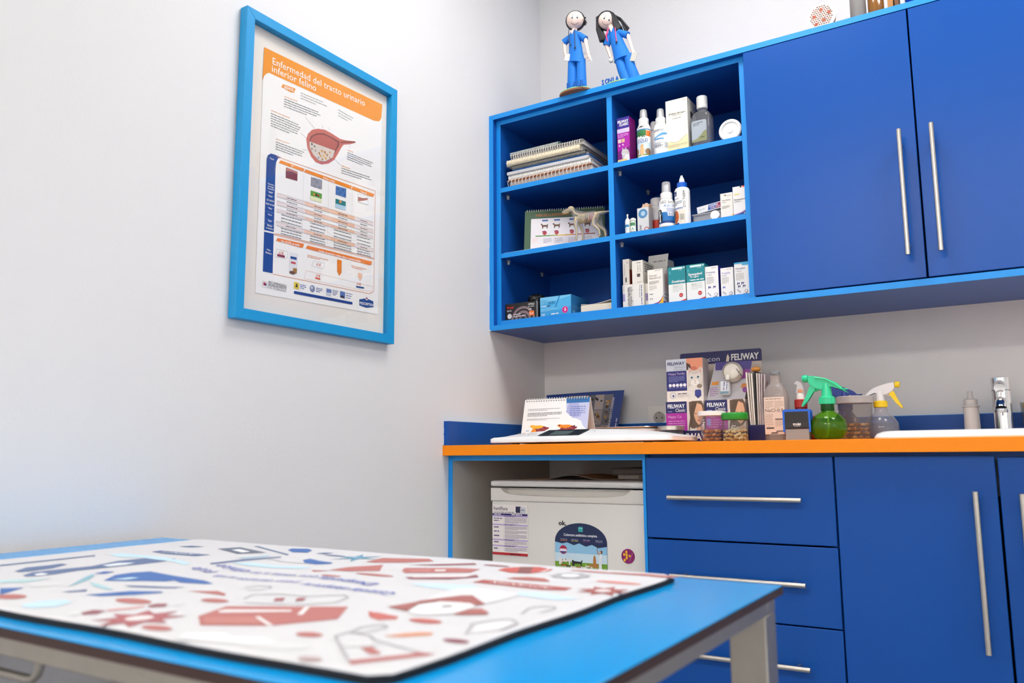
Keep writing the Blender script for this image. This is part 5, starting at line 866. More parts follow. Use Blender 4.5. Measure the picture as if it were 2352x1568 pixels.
box('floor', NV, (-.128, -.1, 0), (.118, .085, .002), t0); box('front_tray', NV, (-.128, -.1, .002), (.118, -.0975, .034), t0); box('back_board', M('inner_card', '#cdbfb4', .7), (-.128, .083, .002), (.118, .085, .235), t0)
b = B(); b.prism(rrect(-.128, .225, .118, .272, .006, 4), .0855, .0875); b.obj('header', NV, t0, smooth=False); p = Pr(.246, .047, 3); p.text('gatos con', .10, .38, .3, '#d8d2e4', .40, bold=0); p.text('FELIWAY', .64, .36, .38, '#f0ece8', .33, bold=.03); p.poly([(.575, .3), (.61, .3), (.62, .55), (.6, .78), (.585, .6)], '#e8d8c8', 3); p.put('header_print', t0, lambda x_, y_, e: (x_ - .128, .0855 - e, y_ + .225))
p = Pr(.246, .034, 4); p.text('FELIWAY', .19, .22, .55, '#f4f0ee', .37, bold=.02); p.put('tray_print', t0, lambda x_, y_, e: (x_ - .128, -.1 - e, y_)); p = Pr(.246, .034, 4)
carton('diffuser_carton', 'navy and magenta diffuser carton, lower left of the display stand', .5735, .6855, -.296, .05, ZC + .0022, .1165, '#e0d2c8', fel('FELIWAY', 'Classic', '#b0229c', 'Happy Cat'), sidev, group='lower diffuser cartons')
carton('diffuser_carton', 'navy and magenta diffuser carton behind the treat tubs', .6900, .8030, -.296, .05, ZC + .0022, .1165, '#e0d2c8', fel('FELIWAY', 'Classic', '#b0229c', 'Happy Cat'), sidev, group='lower diffuser cartons')
def f(p):
    p.rect(0, 0, 1, 1, '#efe4da', 0); p.rect(0, .72, .56, 1, '#c9cdd8', 1); p.text('FELIWAY', .04, .86, .07, '#23265f', .48, bold=.025); p.text('Optimum', .22, .78, .06, '#6a6a88', .3, bold=-.01); p.words((.2, .745), (.5, .75), .0016, '#8a8aa0')
    p.rect(0, .25, .58, .72, '#262a70', 1, r=.003); p.text('Happy Family', .06, .63, .055, '#e6c8ea', .45, bold=-.01); p.para(.06, .46, .5, .6, 5, '#8f93c8', .35)
    for i in range(5): p.dot(.1 + i * .1, .385, .0048, '#efeaf2', 3); p.words((.06 + i * .1, .325), (.13 + i * .1, .325), .0014, '#8f93c8')
    p.rect(.56, .0, 1, 1, '#e6dcd4', 1); p.poly([(.56, 1), (1, 1), (1, .76), (.9, .7), (.75, .72), (.62, .74), (.56, .8)], '#e0906f', 2); p.poly([(.56, .72), (.56, .9), (.66, .86), (.7, .76)], '#4a302a', 3); p.ell(.76, .76, .09, .05, '#c9705a', 3); p.poly([(.58, .5), (.6, .64), (.62, .8), (.72, .71), (.84, .71), (.97, .80), (.985, .6), (1, .5), (1, .3), (.6, .3)], '#d2c7bc', 3); p.ell(.78, .5, .2, .17, '#dcd2c8', 3); p.poly([(.635, .66), (.64, .76), (.7, .7)], '#d9a898', 4); p.poly([(.88, .70), (.955, .76), (.955, .64)], '#d9a898', 4); p.ell(.78, .43, .11, .07, '#efe8e0', 4); p.ell(.70, .545, .042, .03, '#efe9e2', 4); p.ell(.87, .555, .042, .03, '#efe9e2', 4); p.ell(.70, .545, .034, .026, '#3f8298', 4); p.ell(.87, .555, .034, .026, '#3f8298', 4); p.dot(.70, .545, .0017, '#1c2a30', 5); p.dot(.87, .555, .0017, '#1c2a30', 5); p.poly([(.76, .475), (.81, .475), (.785, .44)], '#c08a80', 5); p.pline([(.785, .44), (.785, .42), (.75, .405)], .0007, '#8a6a60', 5); p.pline([(.785, .42), (.82, .405)], .0007, '#8a6a60', 5)
    for a_ in range(4): p.seg((.72 + a_ * .045, .62), (.735 + a_ * .037, .68), .0011, '#9a8a7e', 5)
    for a_ in (-1, 1):
        for k_ in range(3): p.seg((.785 + a_ * .12, .45 - k_ * .03), (.785 + a_ * .19, .46 - k_ * .045), .0006, '#b0a498', 5)
    p.ell(.80, .30, .2, .07, '#e6ddd4', 4); p.ell(.9, .34, .07, .05, '#8f7a68', 5); p.poly([(.77, .12), (.94, .12), (.94, .22), (.92, .26), (.79, .26), (.77, .22)], '#3a3f8a', 4); p.poly([(.77, .125), (.94, .125), (.855, .06)], '#2c3078', 4); p.dot(.17, .15, .009, '#8a98a8', 4); p.dot(.17, .15, .008, '#e8e0da', 5); p.dot(.18, .135, .003, '#3a3a8a', 6); p.words((.3, .18), (.55, .185), .0024, '#4a4a6a'); p.para(.3, .1, .6, .16, 3, '#b0a8a4', .3)
carton('diffuser_carton', 'white and navy carton with a cat face, top of the display stand', .5760, .6850, -.290, .05, ZC + .1189, .1225, '#efe4da', f, sidev)
# --- diffuser blister leaning in the stand
t = thing('blister_pack', 'clear blister pack with a round white plug in diffuser', 'package', (.735, -.262, ZC + .1192), .04, None, rx=-.14)
b = B(); b.prism([(-.052, 0), (.056, 0), (.078, .110), (-.026, .112)], .001, .002); b.obj('card', M('blister_card', '#b9b6bc', .4, var=.05), t, smooth=False)
p = Pr(1, 1, 31); p.poly([(-.026, .088), (.074, .086), (.078, .110), (-.026, .112)], '#3a2a80', 1); p.poly([(.045, .06), (.068, .06), (.074, .086), (.05, .087)], '#8a2a90', 2); p.poly([(-.038, .045), (-.018, .045), (-.015, .055), (-.035, .055)], '#d88a2a', 2); p.para(-.042, .012, -.018, .04, 5, '#9a5aa0', .35); p.poly([(.045, .034), (.068, .034), (.066, .046), (.05, .046)], '#c8782a', 2); p.dot(.058, .028, .008, '#7a2a8a', 3); p.put('card_print', t, lambda x_, y_, e: (x_, .001 - e, y_))
b = B(); b.lathe([(.028, .0), (.029, .008), (.026, .018), (.018, .024), (0, .0255)], (.026, -.0005, .078), 30, axis='y'); b.obj('diffuser_body', M('diffuser_white', '#e6ded2', .35), t); b = B(); b.lathe([(.0265, .0165), (.0272, .0185), (.0235, .0222)], (.026, -.0012, .078), 30, axis='y', cap=False); b.obj('seam_ring', M('diffuser_seam', '#c4bbae', .4), t); b = B(); b.tube([(.016, -.024, .066), (.016, -.025, .052)], [.0075, .0062], 14); b.obj('vial_neck', M('vial_neck_clear', '#e4dfd8', .2), t); b = B(); b.box((-.008, -.022, .012), (.02, -.001, .052), .006, 3); b.obj('refill_vial', M('vial_cloud', '#d9dade', .25), t); p = Pr(1, 1); p.rect(-.006, .014, .018, .021, '#6a8a98', 1); p.words((.004, .024), (.006, .048), .003, '#7a7aa0'); p.words((.012, .024), (.014, .048), .003, '#8a8ab0'); p.put('vial_print', t, lambda x_, y_, e: (x_, -.0221 - e, y_))
b = B()
for k in range(4): b.tube([(.0405 + k * .0032, -.0252 + k * .0016, .083 - k * .0045), (.0455 + k * .0026, -.0238 + k * .002, .0745 - k * .004)], .0009, 5)
b.obj('vents', BLACKP, t)
# --- leaflets holder
t = thing('leaflet_holder', 'navy leaflet holder packed with upright brochures beside display stand', 'holder', (.836, -.28, ZC)); box('tray', NV, (-.022, -.03, 0), (.026, .04, .046), t, .0006, seg=1)
for i, (x_, h_, c, tl) in enumerate(((-.0185, .19, '#e8e0d8', -.05), (-.0135, .188, '#d2c8be', -.03), (-.0085, .186, '#efe8e2', -.02), (-.0035, .192, '#1e1c20', 0), (.0015, .186, '#cfc6c0', .01), (.0065, .185, '#c9bcbc', .02), (.0115, .183, '#bfb0b0', .03))):
    b = B(); b.box((x_, -.026, .0465), (x_ + .0036, .036, h_), 0, rot=(0, tl, 0), piv=(x_, 0, .0465)); b.obj('brochure', M('brochure_%d' % i, c, .6, var=.04), t, smooth=False)
b = B(); b.box((.0165, -.029, .0465), (.0195, .037, .182), 0, rot=(0, .06, 0), piv=(.0165, 0, .0465)); o = b.obj('brochure', M('brochure_front', '#c3b6b6', .5), t, smooth=False)
p = Pr(.066, .13, 8); p.dot(.3, .86, .004, '#9a3a4a'); p.words((.2, .8), (.5, .8), .003, '#a8566a'); p.para(.15, .5, .7, .72, 5, '#8f868c', .4); p.poly([(0, 0), (1, 0), (1, .4), (.7, .36), (.4, .2), (.1, .18)], '#1c1c50', 1); p.pline([(.2, .25), (.4, .45), (.5, .3), (.7, .5)], .0016, '#4a4048', 3); p.put('brochure_print', t, lambda x_, y_, e: (.0201 + e + y_ * .06, -.029 + x_, .047 + y_))
b = B(); b.sphere((-.004, 0, .199), .011, 12, (1.2, 1, .7)); b.obj('sticker_pack', M('amber_pack', '#c88434', .4), t)
# --- treat tubs
WHL = M('lid_white2', '#f2efee', .4)
def piece(kind, seed):
    b = B(); rnd = random.Random(seed)
    if kind == 'bone':
        for sx in (-1, 1):
            for sy in (-1, 1): b.sphere((sx * .0062, sy * .003, 0), .0036, 8, (1, 1, .8))
        b.tube([(-.006, 0, 0), (.006, 0, 0)], .0032, 8)
    else:
        b.sphere((0, 0, 0), .0062, 8, (1.1, .9, .65))
        for v in b.bm.verts: v.co *= rnd.uniform(.78, 1.15)
    return b
def fill(name, label, cat, group, kind, mats, cx, cy, z0, R, n_, layers, seed):
    rnd = random.Random(seed); k = 0; proto = []
    for m in mats: o = piece(kind, seed + len(proto)).obj(name, m); proto.append(o)
    used = set()
    for l in range(layers):
        for ring_, cnt in ((R, n_), (R * .45, max(3, n_ // 2))):
            for i in range(cnt):
                a = 2 * PI * (i + .5 * (l % 2)) / cnt; s_ = k % len(proto); o = proto[s_] if s_ not in used else proto[s_].copy()
                if s_ in used: C.objects.link(o)
                used.add(s_); o.location = (cx + ring_ * math.cos(a), cy + ring_ * math.sin(a), z0 + l * .0105 + rnd.uniform(-.0008, .0008)); o.rotation_euler = (rnd.uniform(-.5, .5), rnd.uniform(-.5, .5), rnd.uniform(0, 6.28)); tag(o, label, cat, group); k += 1
t = thing('treat_tub', 'clear tub with flat white lid holding brown treats', 'tub', (.7515, -.425, ZC)); b = B(); b.lathe([(.026, 0), (.0275, .002), (.0325, .068)], seg=32, cap=False); b.lathe([(0, .0005), (.0265, .0005)], seg=32, cap=False); b.obj('tub', CLEAR('tub_clear', '#ece6ea', .06, .03, 1.4), t); b = B(); b.lathe([(.0335, .0685), (.0362, .069), (.0362, .079), (.034, .0805), (0, .0805)], seg=36); b.obj('lid', WHL, t)
p = Pr(.04, .045, 3); p.rect(.42, .5, .68, .9, '#7a7ab0', 1); p.para(.1, .5, .3, .9, 3, '#d8d4e4', .3); p.put('tub_print', t, oncyl(.04, .0318, .02), curved=.004)
fill('dog_treat', 'brown dog treat in the tub with the white lid', 'treat', 'treats in the white lidded tub', 'chunk', [M('treat_%d' % i, c, .8, bump=.4, scale=300) for i, c in enumerate(('#c89468', '#b87c4c', '#d8ac80', '#a8683c'))], .7515, -.425, ZC + .0085, .0185, 9, 3, 11)
t = thing('treat_jar', 'glass jar with bright green lid holding bone biscuits', 'jar', (.8118, -.425, ZC)); b = B(); b.lathe([(.0305, 0), (.0325, .003), (.0325, .05), (.028, .0565)], seg=32, cap=False); b.lathe([(0, .0006), (.031, .0006)], seg=32, cap=False); b.obj('jar', GL, t); b = B(); b.lathe([(.0335, .057), (.0342, .058), (.0342, .072), (.032, .0745), (0, .0745)], seg=36); b.obj('lid', M('lid_green', '#1f9a34', .4), t)
fill('bone_biscuit', 'small bone biscuit in the jar with the green lid', 'biscuit', 'biscuits in the green lidded jar', 'bone', [M('biscuit_%d' % i, c, .8, bump=.3, scale=300) for i, c in enumerate(('#e0c890', '#d2b070', '#ecdcae'))], .8118, -.425, ZC + .0075, .0215, 9, 3, 17)
# --- saline bottle
CP = CLEAR('saline_plastic', '#e0d6d4', .30, .12, 1.35, '#e6dcd8')
t = thing('saline_bottle', 'clear plastic saline bottle with printed paper label', 'bottle', (.888, -.30, ZC)); b = B(); loops = []
for s_, h_ in ((.026, 0), (.031, .003), (.0315, .006), (.0315, .118), (.029, .134), (.022, .148), (.0145, .156), (.0135, .166), (.0138, .178)): loops.append([(x_, y_, h_) for x_, y_ in rrect(-s_, -s_ * .8, s_, s_ * .8, s_ * .55, 5)])
b.loft(loops, True, True); b.obj('body', CP, t); b = B(); b.lathe([(.0125, .1785), (.0128, .179), (.0128, .187), (.0115, .188), (0, .188)], seg=24); b.obj('cap', M('grey_cap', '#8a8e94', .5), t)
p = Pr(.053, .098, 6); p.rect(0, 0, 1, 1, '#ead4c6', 0); p.words((.06, .95), (.9, .955), .0016, '#8f7a70'); p.text('NaCl-0,9', .05, .60, .085, '#4a4446', .88, bold=.0); p.para(.05, .7, .45, .9, 5, '#a89286', .3); p.para(.52, .7, .95, .9, 5, '#b9a296', .3); p.para(.05, .2, .42, .55, 8, '#b09a8e', .28); p.rect(.52, .38, .95, .42, '#7a6a66', 2); p.para(.52, .2, .95, .36, 4, '#b09a8e', .3); p.rect(.07, .15, .45, .185, '#3a3032', 3); p.rect(.3, .02, .62, .05, '#4a4042', 3); p.words((.55, .08), (.95, .085), .003, '#6a5a58'); p.put('label', t, lambda x_, y_, e: (x_ - .0265, -.0254 - e, y_ + .02))
# --- red spray bottle behind the stamp
def trigger(t, body, trig, nozzle, zc, d=1, rz=0.0, sc=1.0):
    """spray head: neck, housing, nozzle tip and curved trigger; d = side of the nozzle"""
    q = lambda L_: [(x_ * d * sc, z_ * sc + zc) for x_, z_ in L_]
    b = B(); b.lathe([(.0155 * sc, zc - .0), (.0165 * sc, zc + .001), (.0165 * sc, zc + .015 * sc), (.014 * sc, zc + .017 * sc)], seg=30)
    for k in range(22): a = 2 * PI * k / 22; b.box((.0165 * sc * math.cos(a) - .0006, .0165 * sc * math.sin(a) - .0006, zc + .002), (.0165 * sc * math.cos(a) + .0006, .0165 * sc * math.sin(a) + .0006, zc + .014 * sc))
    b.obj('collar', trig if body is not trig else body, t)
    b = B(); b.lathe([(.0115 * sc, zc + .017 * sc), (.0098 * sc, zc + .038 * sc), (.0085 * sc, zc + .046 * sc), (.004 * sc, zc + .05 * sc)], seg=20)
    vs = b.prism(q([(-.011, .040), (-.046, .022), (-.030, .036), (-.022, .046), (-.004, .055), (.018, .0615), (.036, .064), (.037, .053), (.034, .0435), (.022, .035), (.008, .031)]), -.0075 * sc, .0075 * sc)
    bmesh.ops.bevel(b.bm, geom=list({e for v in vs for e in v.link_edges}), offset=.0016 * sc, segments=2, affect='EDGES'); b.obj('spray_head', body, t)
    b = B(); b.lathe([(.0045 * sc, .0), (.0078 * sc, .002 * sc), (.0082 * sc, .010 * sc), (.0070 * sc, .013 * sc)], axis='x', seg=18)
    b.xf(Matrix.Translation((.036 * d * sc, 0, zc + .058 * sc)) @ Matrix.Diagonal((d, 1, 1, 1))); b.obj('nozzle', nozzle, t)
    b = B(); vs = b.prism(q([(.020, .038), (.033, .043), (.036, .036), (.041, .022), (.050, .006), (.054, -.003), (.050, -.004), (.038, .010), (.029, .024), (.024, .031)]), -.0055 * sc, .0055 * sc); bmesh.ops.bevel(b.bm, geom=list({e for v in vs for e in v.link_edges}), offset=.0013 * sc, segments=2, affect='EDGES'); b.obj('trigger', trig, t)
    b = B(); b.tube([(.014 * d * sc, 0, zc + .034 * sc), (.026 * d * sc, 0, zc + .03 * sc), (.034 * d * sc, 0, zc + .034 * sc)], .003 * sc, 8); b.obj('piston', body, t)
RD = CLEAR('red_plastic', '#c0201c', .35, .06, 1.45, '#a01a18'); RDS = M('red_opaque', '#a81f1c', .35)
t = thing('spray_bottle', 'round red spray bottle mostly hidden behind the black stamp', 'bottle', (.951, -.30, ZC)); lathe('body', RD, [(.03, 0), (.044, .012), (.05, .03), (.046, .05), (.032, .066), (.017, .073), (.0155, .088)], t, seg=34); lathe('collar', RDS, [(.0150, .0885), (.0162, .089), (.0162, .108), (.014, .110)], t, seg=28); lathe('dip_cap', M('milk_white', '#e8e2de', .4), [(.0105, .110), (.010, .122), (.0085, .126)], t)
b = B(); b.prism([(-.011, .126), (.010, .126), (.009, .142), (.003, .155), (-.006, .160), (-.0125, .154), (-.0115, .150), (-.006, .150)], -.006, .006); b.obj('spout', CLEAR('spout_clear', '#e8e8ea', .4), t, smooth=False); box('spout_insert', M('salmon', '#d8906a', .5), (-.0045, -.0066, .128), (.007, .0066, .136), t)
# --- self inking stamp
t = thing('ink_stamp', 'black self inking stamp with blue frame', 'stamp', (.9765, -.455, ZC), .03); b = B()
vs = b.prism([(-.031, .030), (.030, .030), (.029, .071), (.0265, .074), (-.0275, .074), (-.030, .071)], -.014, .014); bmesh.ops.bevel(b.bm, geom=list({e for v in vs for e in v.link_edges}), offset=.0015, segments=2, affect='EDGES'); b.obj('body', BLACKP, t)
BF = M('stamp_blue', '#0f62d8', .35); b = B(); b.prism([(-.0325, .022), (-.0285, .020), (-.0275, .0705), (.0275, .0705), (.0285, .020), (.0325, .022), (.0325, .072), (.029, .0762), (-.029, .0762), (-.0325, .072)], -.0152, -.0125); b.obj('frame', BF, t, smooth=False); b = B(); b.prism([(-.0325, .022), (-.0285, .020), (-.0275, .0705), (.0275, .0705), (.0285, .020), (.0325, .022), (.0325, .072), (.029, .0762), (-.029, .0762), (-.0325, .072)], .0125, .0152); b.obj('frame', BF, t, smooth=False)
box('base', CLEAR('stamp_base', '#6a5a5c', .3), (-.028, -.013, 0), (.028, .013, .0285), t, .001, seg=1)
p = Pr(1, 1); p.rect(-.0275, .032, .0275, .0445, '#202024', 1); p.text('trodat', -.009, .0375, .006, '#f2f2f2', .019, bold=.03); p.words((-.006, .0352), (.008, .0352), .001, '#c8c8c8'); p.put('stamp_print', t, lambda x_, y_, e: (x_, -.0142 - e, y_))
# --- green spray bottle
TEAL = M('teal_plastic', '#2fd09a', .3, var=.02); GP = CLEAR('green_plastic', '#c8f07a', .16, .03, 1.45, '#5cb01c')
t = thing('spray_bottle', 'round green spray bottle with turquoise trigger head', 'bottle', (1.0445, -.44, ZC)); lathe('body', GP, [(.02, .0015), (.033, .006), (.0405, .02), (.0425, .034), (.039, .049), (.029, .061), (.0165, .068), (.0148, .071), (.0148, .0865)], t, seg=36, cap=False); lathe('neck_band', CLEAR('green_neck', '#4fae3a', .3, .05, 1.45, '#1a6a18'), [(.0152, .071), (.0158, .075), (.0152, .0865)], t, cap=False)
lathe('liquid', CLEAR('green_liquid', '#e2eaa8', .3, .02, 1.1, '#8a9a34'), [(.0, .003), (.0185, .0032), (.032, .0075), (.0392, .021), (.0410, .034), (.0396, .0435), (0, .0436)], t, seg=36); tube('dip_tube', CLEAR('dip_clear', '#d8e8b0', .4), [(0, 0, .072), (.0, 0, .03), (-.006, 0, .006)], .002, t)
trigger(t, TEAL, TEAL, TEAL, .0868, -1, sc=1.12)
b = B(); b.tube([(-.024, -.009, .1525), (.0, -.0095, .148), (.022, -.0095, .134), (.036, -.0095, .122), (.050, -.006, .1215)], [.0022, .0022, .002, .0018, .0015], 6); b.obj('rear_tab', TEAL, t)
# --- blue spray head behind
t = thing('spray_bottle', 'dark blue trigger spray bottle behind the green one', 'bottle', (1.045, -.215, ZC)); BLS = M('navy_plastic', '#1d3a9a', .35); lathe('body', CLEAR('blue_bottle', '#4a60c0', .4, .05, 1.4, '#3048a8'), [(.024, 0), (.029, .003), (.029, .06), (.018, .076), (.0148, .08), (.0148, .0805)], t, seg=30)
trigger(t, BLS, BLS, BLS, .0808, -1, sc=1.1); b = B(); b.tube([(-.01, 0, .142), (.012, 0, .135), (.026, 0, .122), (.044, 0, .1215)], .0022, 6); b.obj('rear_tab', BLS, t)
# --- plastic tub of kibble
t = thing('kibble_tub', 'tall frosted plastic tub half full of brown kibble', 'tub', (1.080, -.28, ZC)); b = B(); b.lathe([(.035, 0), (.0365, .002), (.041, .094)], seg=36, cap=False); b.lathe([(0, .0008), (.0355, .0008)], seg=36, cap=False); b.obj('tub', CLEAR('tub_frost', '#e6e2e0', .10, .15, 1.35, '#e8e4e2'), t); b = B(); b.lathe([(.0425, .0945), (.0455, .0955), (.0455, .1115), (.043, .1135), (0, .1135)], seg=38); b.obj('lid', CLEAR('lid_frost', '#e2dedc', .5, .2, 1.35, '#dcd6d4'), t)
fill('kibble', 'brown kibble piece in the tall frosted tub', 'kibble', 'kibble in the frosted tub', 'chunk', [M('kibble_%d' % i, c, .85, bump=.4, scale=300) for i, c in enumerate(('#a8784a', '#8a5a34', '#b88c58', '#744a2c', '#c4a06a'))], 1.080, -.28, ZC + .009, .027, 12, 4, 23)
# --- spray bottle with yellow trigger
YL = M('yellow_plastic', '#f0cc10', .35); WP2 = M('head_white', '#e2dfe2', .35); CB2 = CLEAR('clear_spray', '#ece8ee', .12, .03, 1.4)
t = thing('spray_bottle', 'clear spray bottle with white head and yellow trigger', 'bottle', (1.1365, -.25, ZC)); lathe('body', CB2, [(.03, .001), (.04, .008), (.042, .022), (.039, .045), (.028, .062), (.0165, .07), (.0148, .074), (.0148, .084)], t, seg=34, cap=False); lathe('liquid', CLEAR('clear_liquid', '#c2c6dc', .1, .02, 1.1, '#7a80a8'), [(0, .002), (.029, .002), (.039, .009), (.0405, .022), (.0378, .044), (0, .0441)], t, seg=34)
trigger(t, WP2, YL, YL, .0845, 1, sc=.98)
# --- sink, tap, small bottle, glass
t = thing('sink', 'white ceramic inset sink with raised rounded rim', 'sink', (1.44, -.29, ZC)); b = B(); loops = []
for i_, h_, ri in ((.0, .0003, .04), (-.001, .004, .04), (.004, .012, .038), (.014, .017, .034), (.024, .0185, .03), (.046, .0175, .03)): loops.append([(x_, y_, h_) for x_, y_ in rrect(-.286 + i_, -.245 + i_, .286 - i_, .255 - i_, ri, 6)])
for i_, h_ in ((.052, .012), (.06, -.02), (.072, -.10), (.10, -.125)): loops.append([(x_, y_, h_) for x_, y_ in rrect(-.286 + i_, -.245 + i_ * .75, .286 - i_, .155 - (i_ - .05), .03, 6)])
b.loft(loops, False, True); b.obj('basin', M('ceramic', '#f6f6f4', .12, coat=.4), t); b = B(); b.lathe([(.022, -.1245), (.022, -.1235), (0, -.1235)], (0, -.03, 0), 20); b.obj('drain', CHROME, t)
t = thing('tap', 'chrome mixer tap standing on the back ledge of the sink', 'tap', (1.4005, -.125, ZC + .0185)); lathe('body', CHROME, [(.026, 0), (.026, .003), (.0212, .006), (.0212, .104)], t, seg=36); lathe('cartridge_ring', M('dark_chrome', '#8a8a90', .1, metal=1), [(.0208, .1042), (.0208, .1055)], t, seg=36); lathe('lever_cap', CHROME, [(.0213, .1057), (.0213, .136), (.019, .1375), (0, .1375)], t, seg=36)
b = B(); b.tube([(0, -.01, .118), (0, -.05, .116), (0, -.095, .109), (0, -.105, .104)], [.013, .0125, .0122, .012], 20); b.obj('lever', CHROME, t)
b = B(); b.tube([(0, -.012, .076), (0, -.06, .0745), (0, -.105, .069), (0, -.118, .063), (0, -.122, .055)], [.0125, .0125, .0125, .0125, .0122], 20); b.obj('spout', CHROME, t); b = B(); b.lathe([(.0135, .0445), (.0138, .046), (.0138, .053), (.0125, .0545)], (0, -.1225, 0), 24); b.obj('aerator', M('steel_ring', '#d8d8d8', .2, metal=1), t)
t = thing('spray_bottle', 'slim white spray bottle on the back ledge of the sink', 'bottle', (1.3305, -.10, ZC + .0186)); lathe('body', M('white_bottle3', '#e8e0de', .4), [(0, 0), (.0185, 0), (.019, .002), (.0175, .064), (.017, .066)], t); lathe('collar', M('white_collar', '#ddd6d4', .4), [(.0205, .0665), (.0205, .07), (.0155, .071), (.0158, .0855), (.0125, .087)], t); lathe('nozzle', M('white_collar', '#ddd6d4', .4), [(.0085, .087), (.0085, .091), (.0068, .093), (.0058, .1065), (.005, .1075), (0, .1075)], t)
t = thing('drinking_glass', 'clear glass holding coloured pens at the right edge of sink', 'glass', (1.472, -.085, ZC + .0186)); b = B(); b.lathe([(.028, 0), (.03, .001), (.034, .075), (.0335, .075), (.0295, .003)], seg=30, cap=False); b.lathe([(0, .0008), (.029, .0008)], seg=30, cap=False); b.obj('glass', GL, t)
for i, (c, a, nm) in enumerate((('#b8301c', 2.8, 'red'), ('#e0a01c', 3.3, 'amber'), ('#3a8a3a', 2.2, 'green'), ('#2a3a8a', 1.0, 'dark blue'))):
    b = B(); b.tube([(.012 * math.cos(a), .012 * math.sin(a), .002), (.025 * math.cos(a), .025 * math.sin(a), .068)], .0042, 10); b.tube([(.025 * math.cos(a), .025 * math.sin(a), .068), (.0255 * math.cos(a), .0255 * math.sin(a), .0715)], [.0036, .0028], 10)
    o = b.obj('pen', M('pen_%d' % i, c, .4)); o.location = (1.472, -.085, ZC + .0186); tag(o, nm + ' pen standing in the glass beside the tap', 'pen', 'pens in the glass')

# ================================================================ fridge in the niche
t = thing('fridge', 'small white under counter fridge with scooped door handle', 'fridge', (.3735, -.3, 0.0))
fx0, fx1 = .1365, .6105
box('cabinet_body', OFFW, (fx0 + .003, -.492, .03), (fx1 - .003, -.06, .8125), t, .004, world=True)
b = B(); b.box((fx0, -.556, .8165), (fx1, -.05, .8328), .006, 3); b.obj('top_lid', M('fridge_lid', '#d6d5d3', .3), t, world=True)
d = box('door', OFFW, (fx0 + .0025, -.550, .06), (fx1 - .0025, -.494, .776), t, .003, world=True)
zc_, zt_ = .7763, .8122
prof = [(fx0, zc_), (fx1, zc_), (fx1, zt_), (.5715, zt_), (.566, .806), (.559, .7985), (.550, .795)] + [(.55 - .3575 * k / 10, .795 - .004 * math.sin(PI * k / 10)) for k in range(1, 10)] + [(.1925, .795), (.1835, .7985), (.1765, .806), (.171, zt_), (fx0, zt_)]
b = B(); vs = b.prism(prof, -.5535, -.530); bmesh.ops.bevel(b.bm, geom=list({e for v in vs for e in v.link_edges if abs(v.co.y + .5535) < 1e-4 and all(abs(w.co.y + .5535) < 1e-4 for w in e.verts)}), offset=.002, segments=2, affect='EDGES'); b.obj('handle_panel', M('fridge_trim', '#dbd8d2', .35), d, world=True)
box('handle_recess', M('fridge_recess', '#cfccc6', .45), (fx0 + .004, -.5295, .7765), (fx1 - .004, -.494, .8122), d, world=True)
p = Pr(1, 1); p.text('ok.', .3562, .7166, .0115, '#1c1c20', .0235, bold=.03); p.pline([(.168, .821), (.172, .8245), (.22, .8262), (.37, .827), (.52, .8255), (.567, .823), (.572, .8195)], .0005, '#9a9a98', 1)
p.put('logo_print', t, lambda x, y, e: (x, (-.5502 if y < .8 else -.5562) - e, y), world=True)
# --- magnets and leaflets on the fridge
t = thing('leaflet', 'white and violet product leaflet stuck on the left of fridge door', 'leaflet', (.2, -.5507, .6275)); w, h = .1165, .1385
box('sheet', PAPER, (-w / 2, -.0006, 0), (w / 2, 0, h), t)
p = Pr(w, h, 41); p.rect(0, 0, 1, 1, '#ece6e4', 0); p.text('FortiFlora', .04, .885, .075, '#2a2350', .40, bold=0); p.words((.04, .845), (.62, .85), .0018, '#6a6480'); p.rect(.67, .845, .82, .97, '#23264a', 2); p.rect(.8, .835, .95, .955, '#c9cbd6', 3); p.words((.82, .9), (.93, .9), .002, '#5a5a80', 4)
p.rect(0, .785, 1, .825, '#2c1f66', 1); p.words((.05, .805), (.25, .805), .0022, '#ffffff'); p.words((.55, .805), (.85, .805), .0022, '#ffffff')
for v in (.755, .585, .285, .165): p.rect(0, v, 1, v + .028, '#b9a6d6', 1); p.words((.35, v + .014), (.65, v + .014), .0018, '#4a3a7a')
for v0, v1, n in ((.62, .745, 6), (.5, .575, 4), (.42, .49, 4), (.32, .41, 4), (.2, .28, 4), (.07, .155, 4)): p.para(.36, v0, .98, v1, n, '#7a6f94', .38); p.para(.04, v0 + (v1 - v0) * .3, .3, v1, max(1, n // 3), '#5f5580', .4)
p.seg((.335, .06), (.335, .82), .0004, '#b0a6c4', 2); p.rect(0, 0, 1, .05, '#b8222c', 2); p.words((.5, .025), (.8, .025), .0022, '#2a1a1a'); p.put('leaflet_print', t, lambda x, y, e: (x - w / 2, -.0006 - e, y))
t = thing('magnet_sign', 'arched navy fridge magnet with dogs and a girl holding umbrella', 'magnet', (.4225, -.5507, .5995)); w, h = .155, .1245
arch = [(-w / 2, 0), (w / 2, 0), (w / 2, .075)] + [(w / 2 * math.cos(PI * k / 16) * (1 if 0 < k < 16 else 1), .075 + .049 * math.sin(PI * k / 16)) for k in range(1, 16)] + [(-w / 2, .075)]
b = B(); b.prism(arch, -.0012, 0); b.obj('sheet', M('magnet_sheet', '#2a3a6a', .4), t, smooth=False)
p = Pr(1, 1, 43); p.mpoly([(-w / 2, 0), (w / 2, 0), (w / 2, .075), (-w / 2, .075)], '#8fc4e6', 0); p.rect(-w / 2, 0, w / 2, .022, '#6fa02c', 1); p.rect(-w / 2, .022, w / 2, .045, '#c9e2f0', .5)
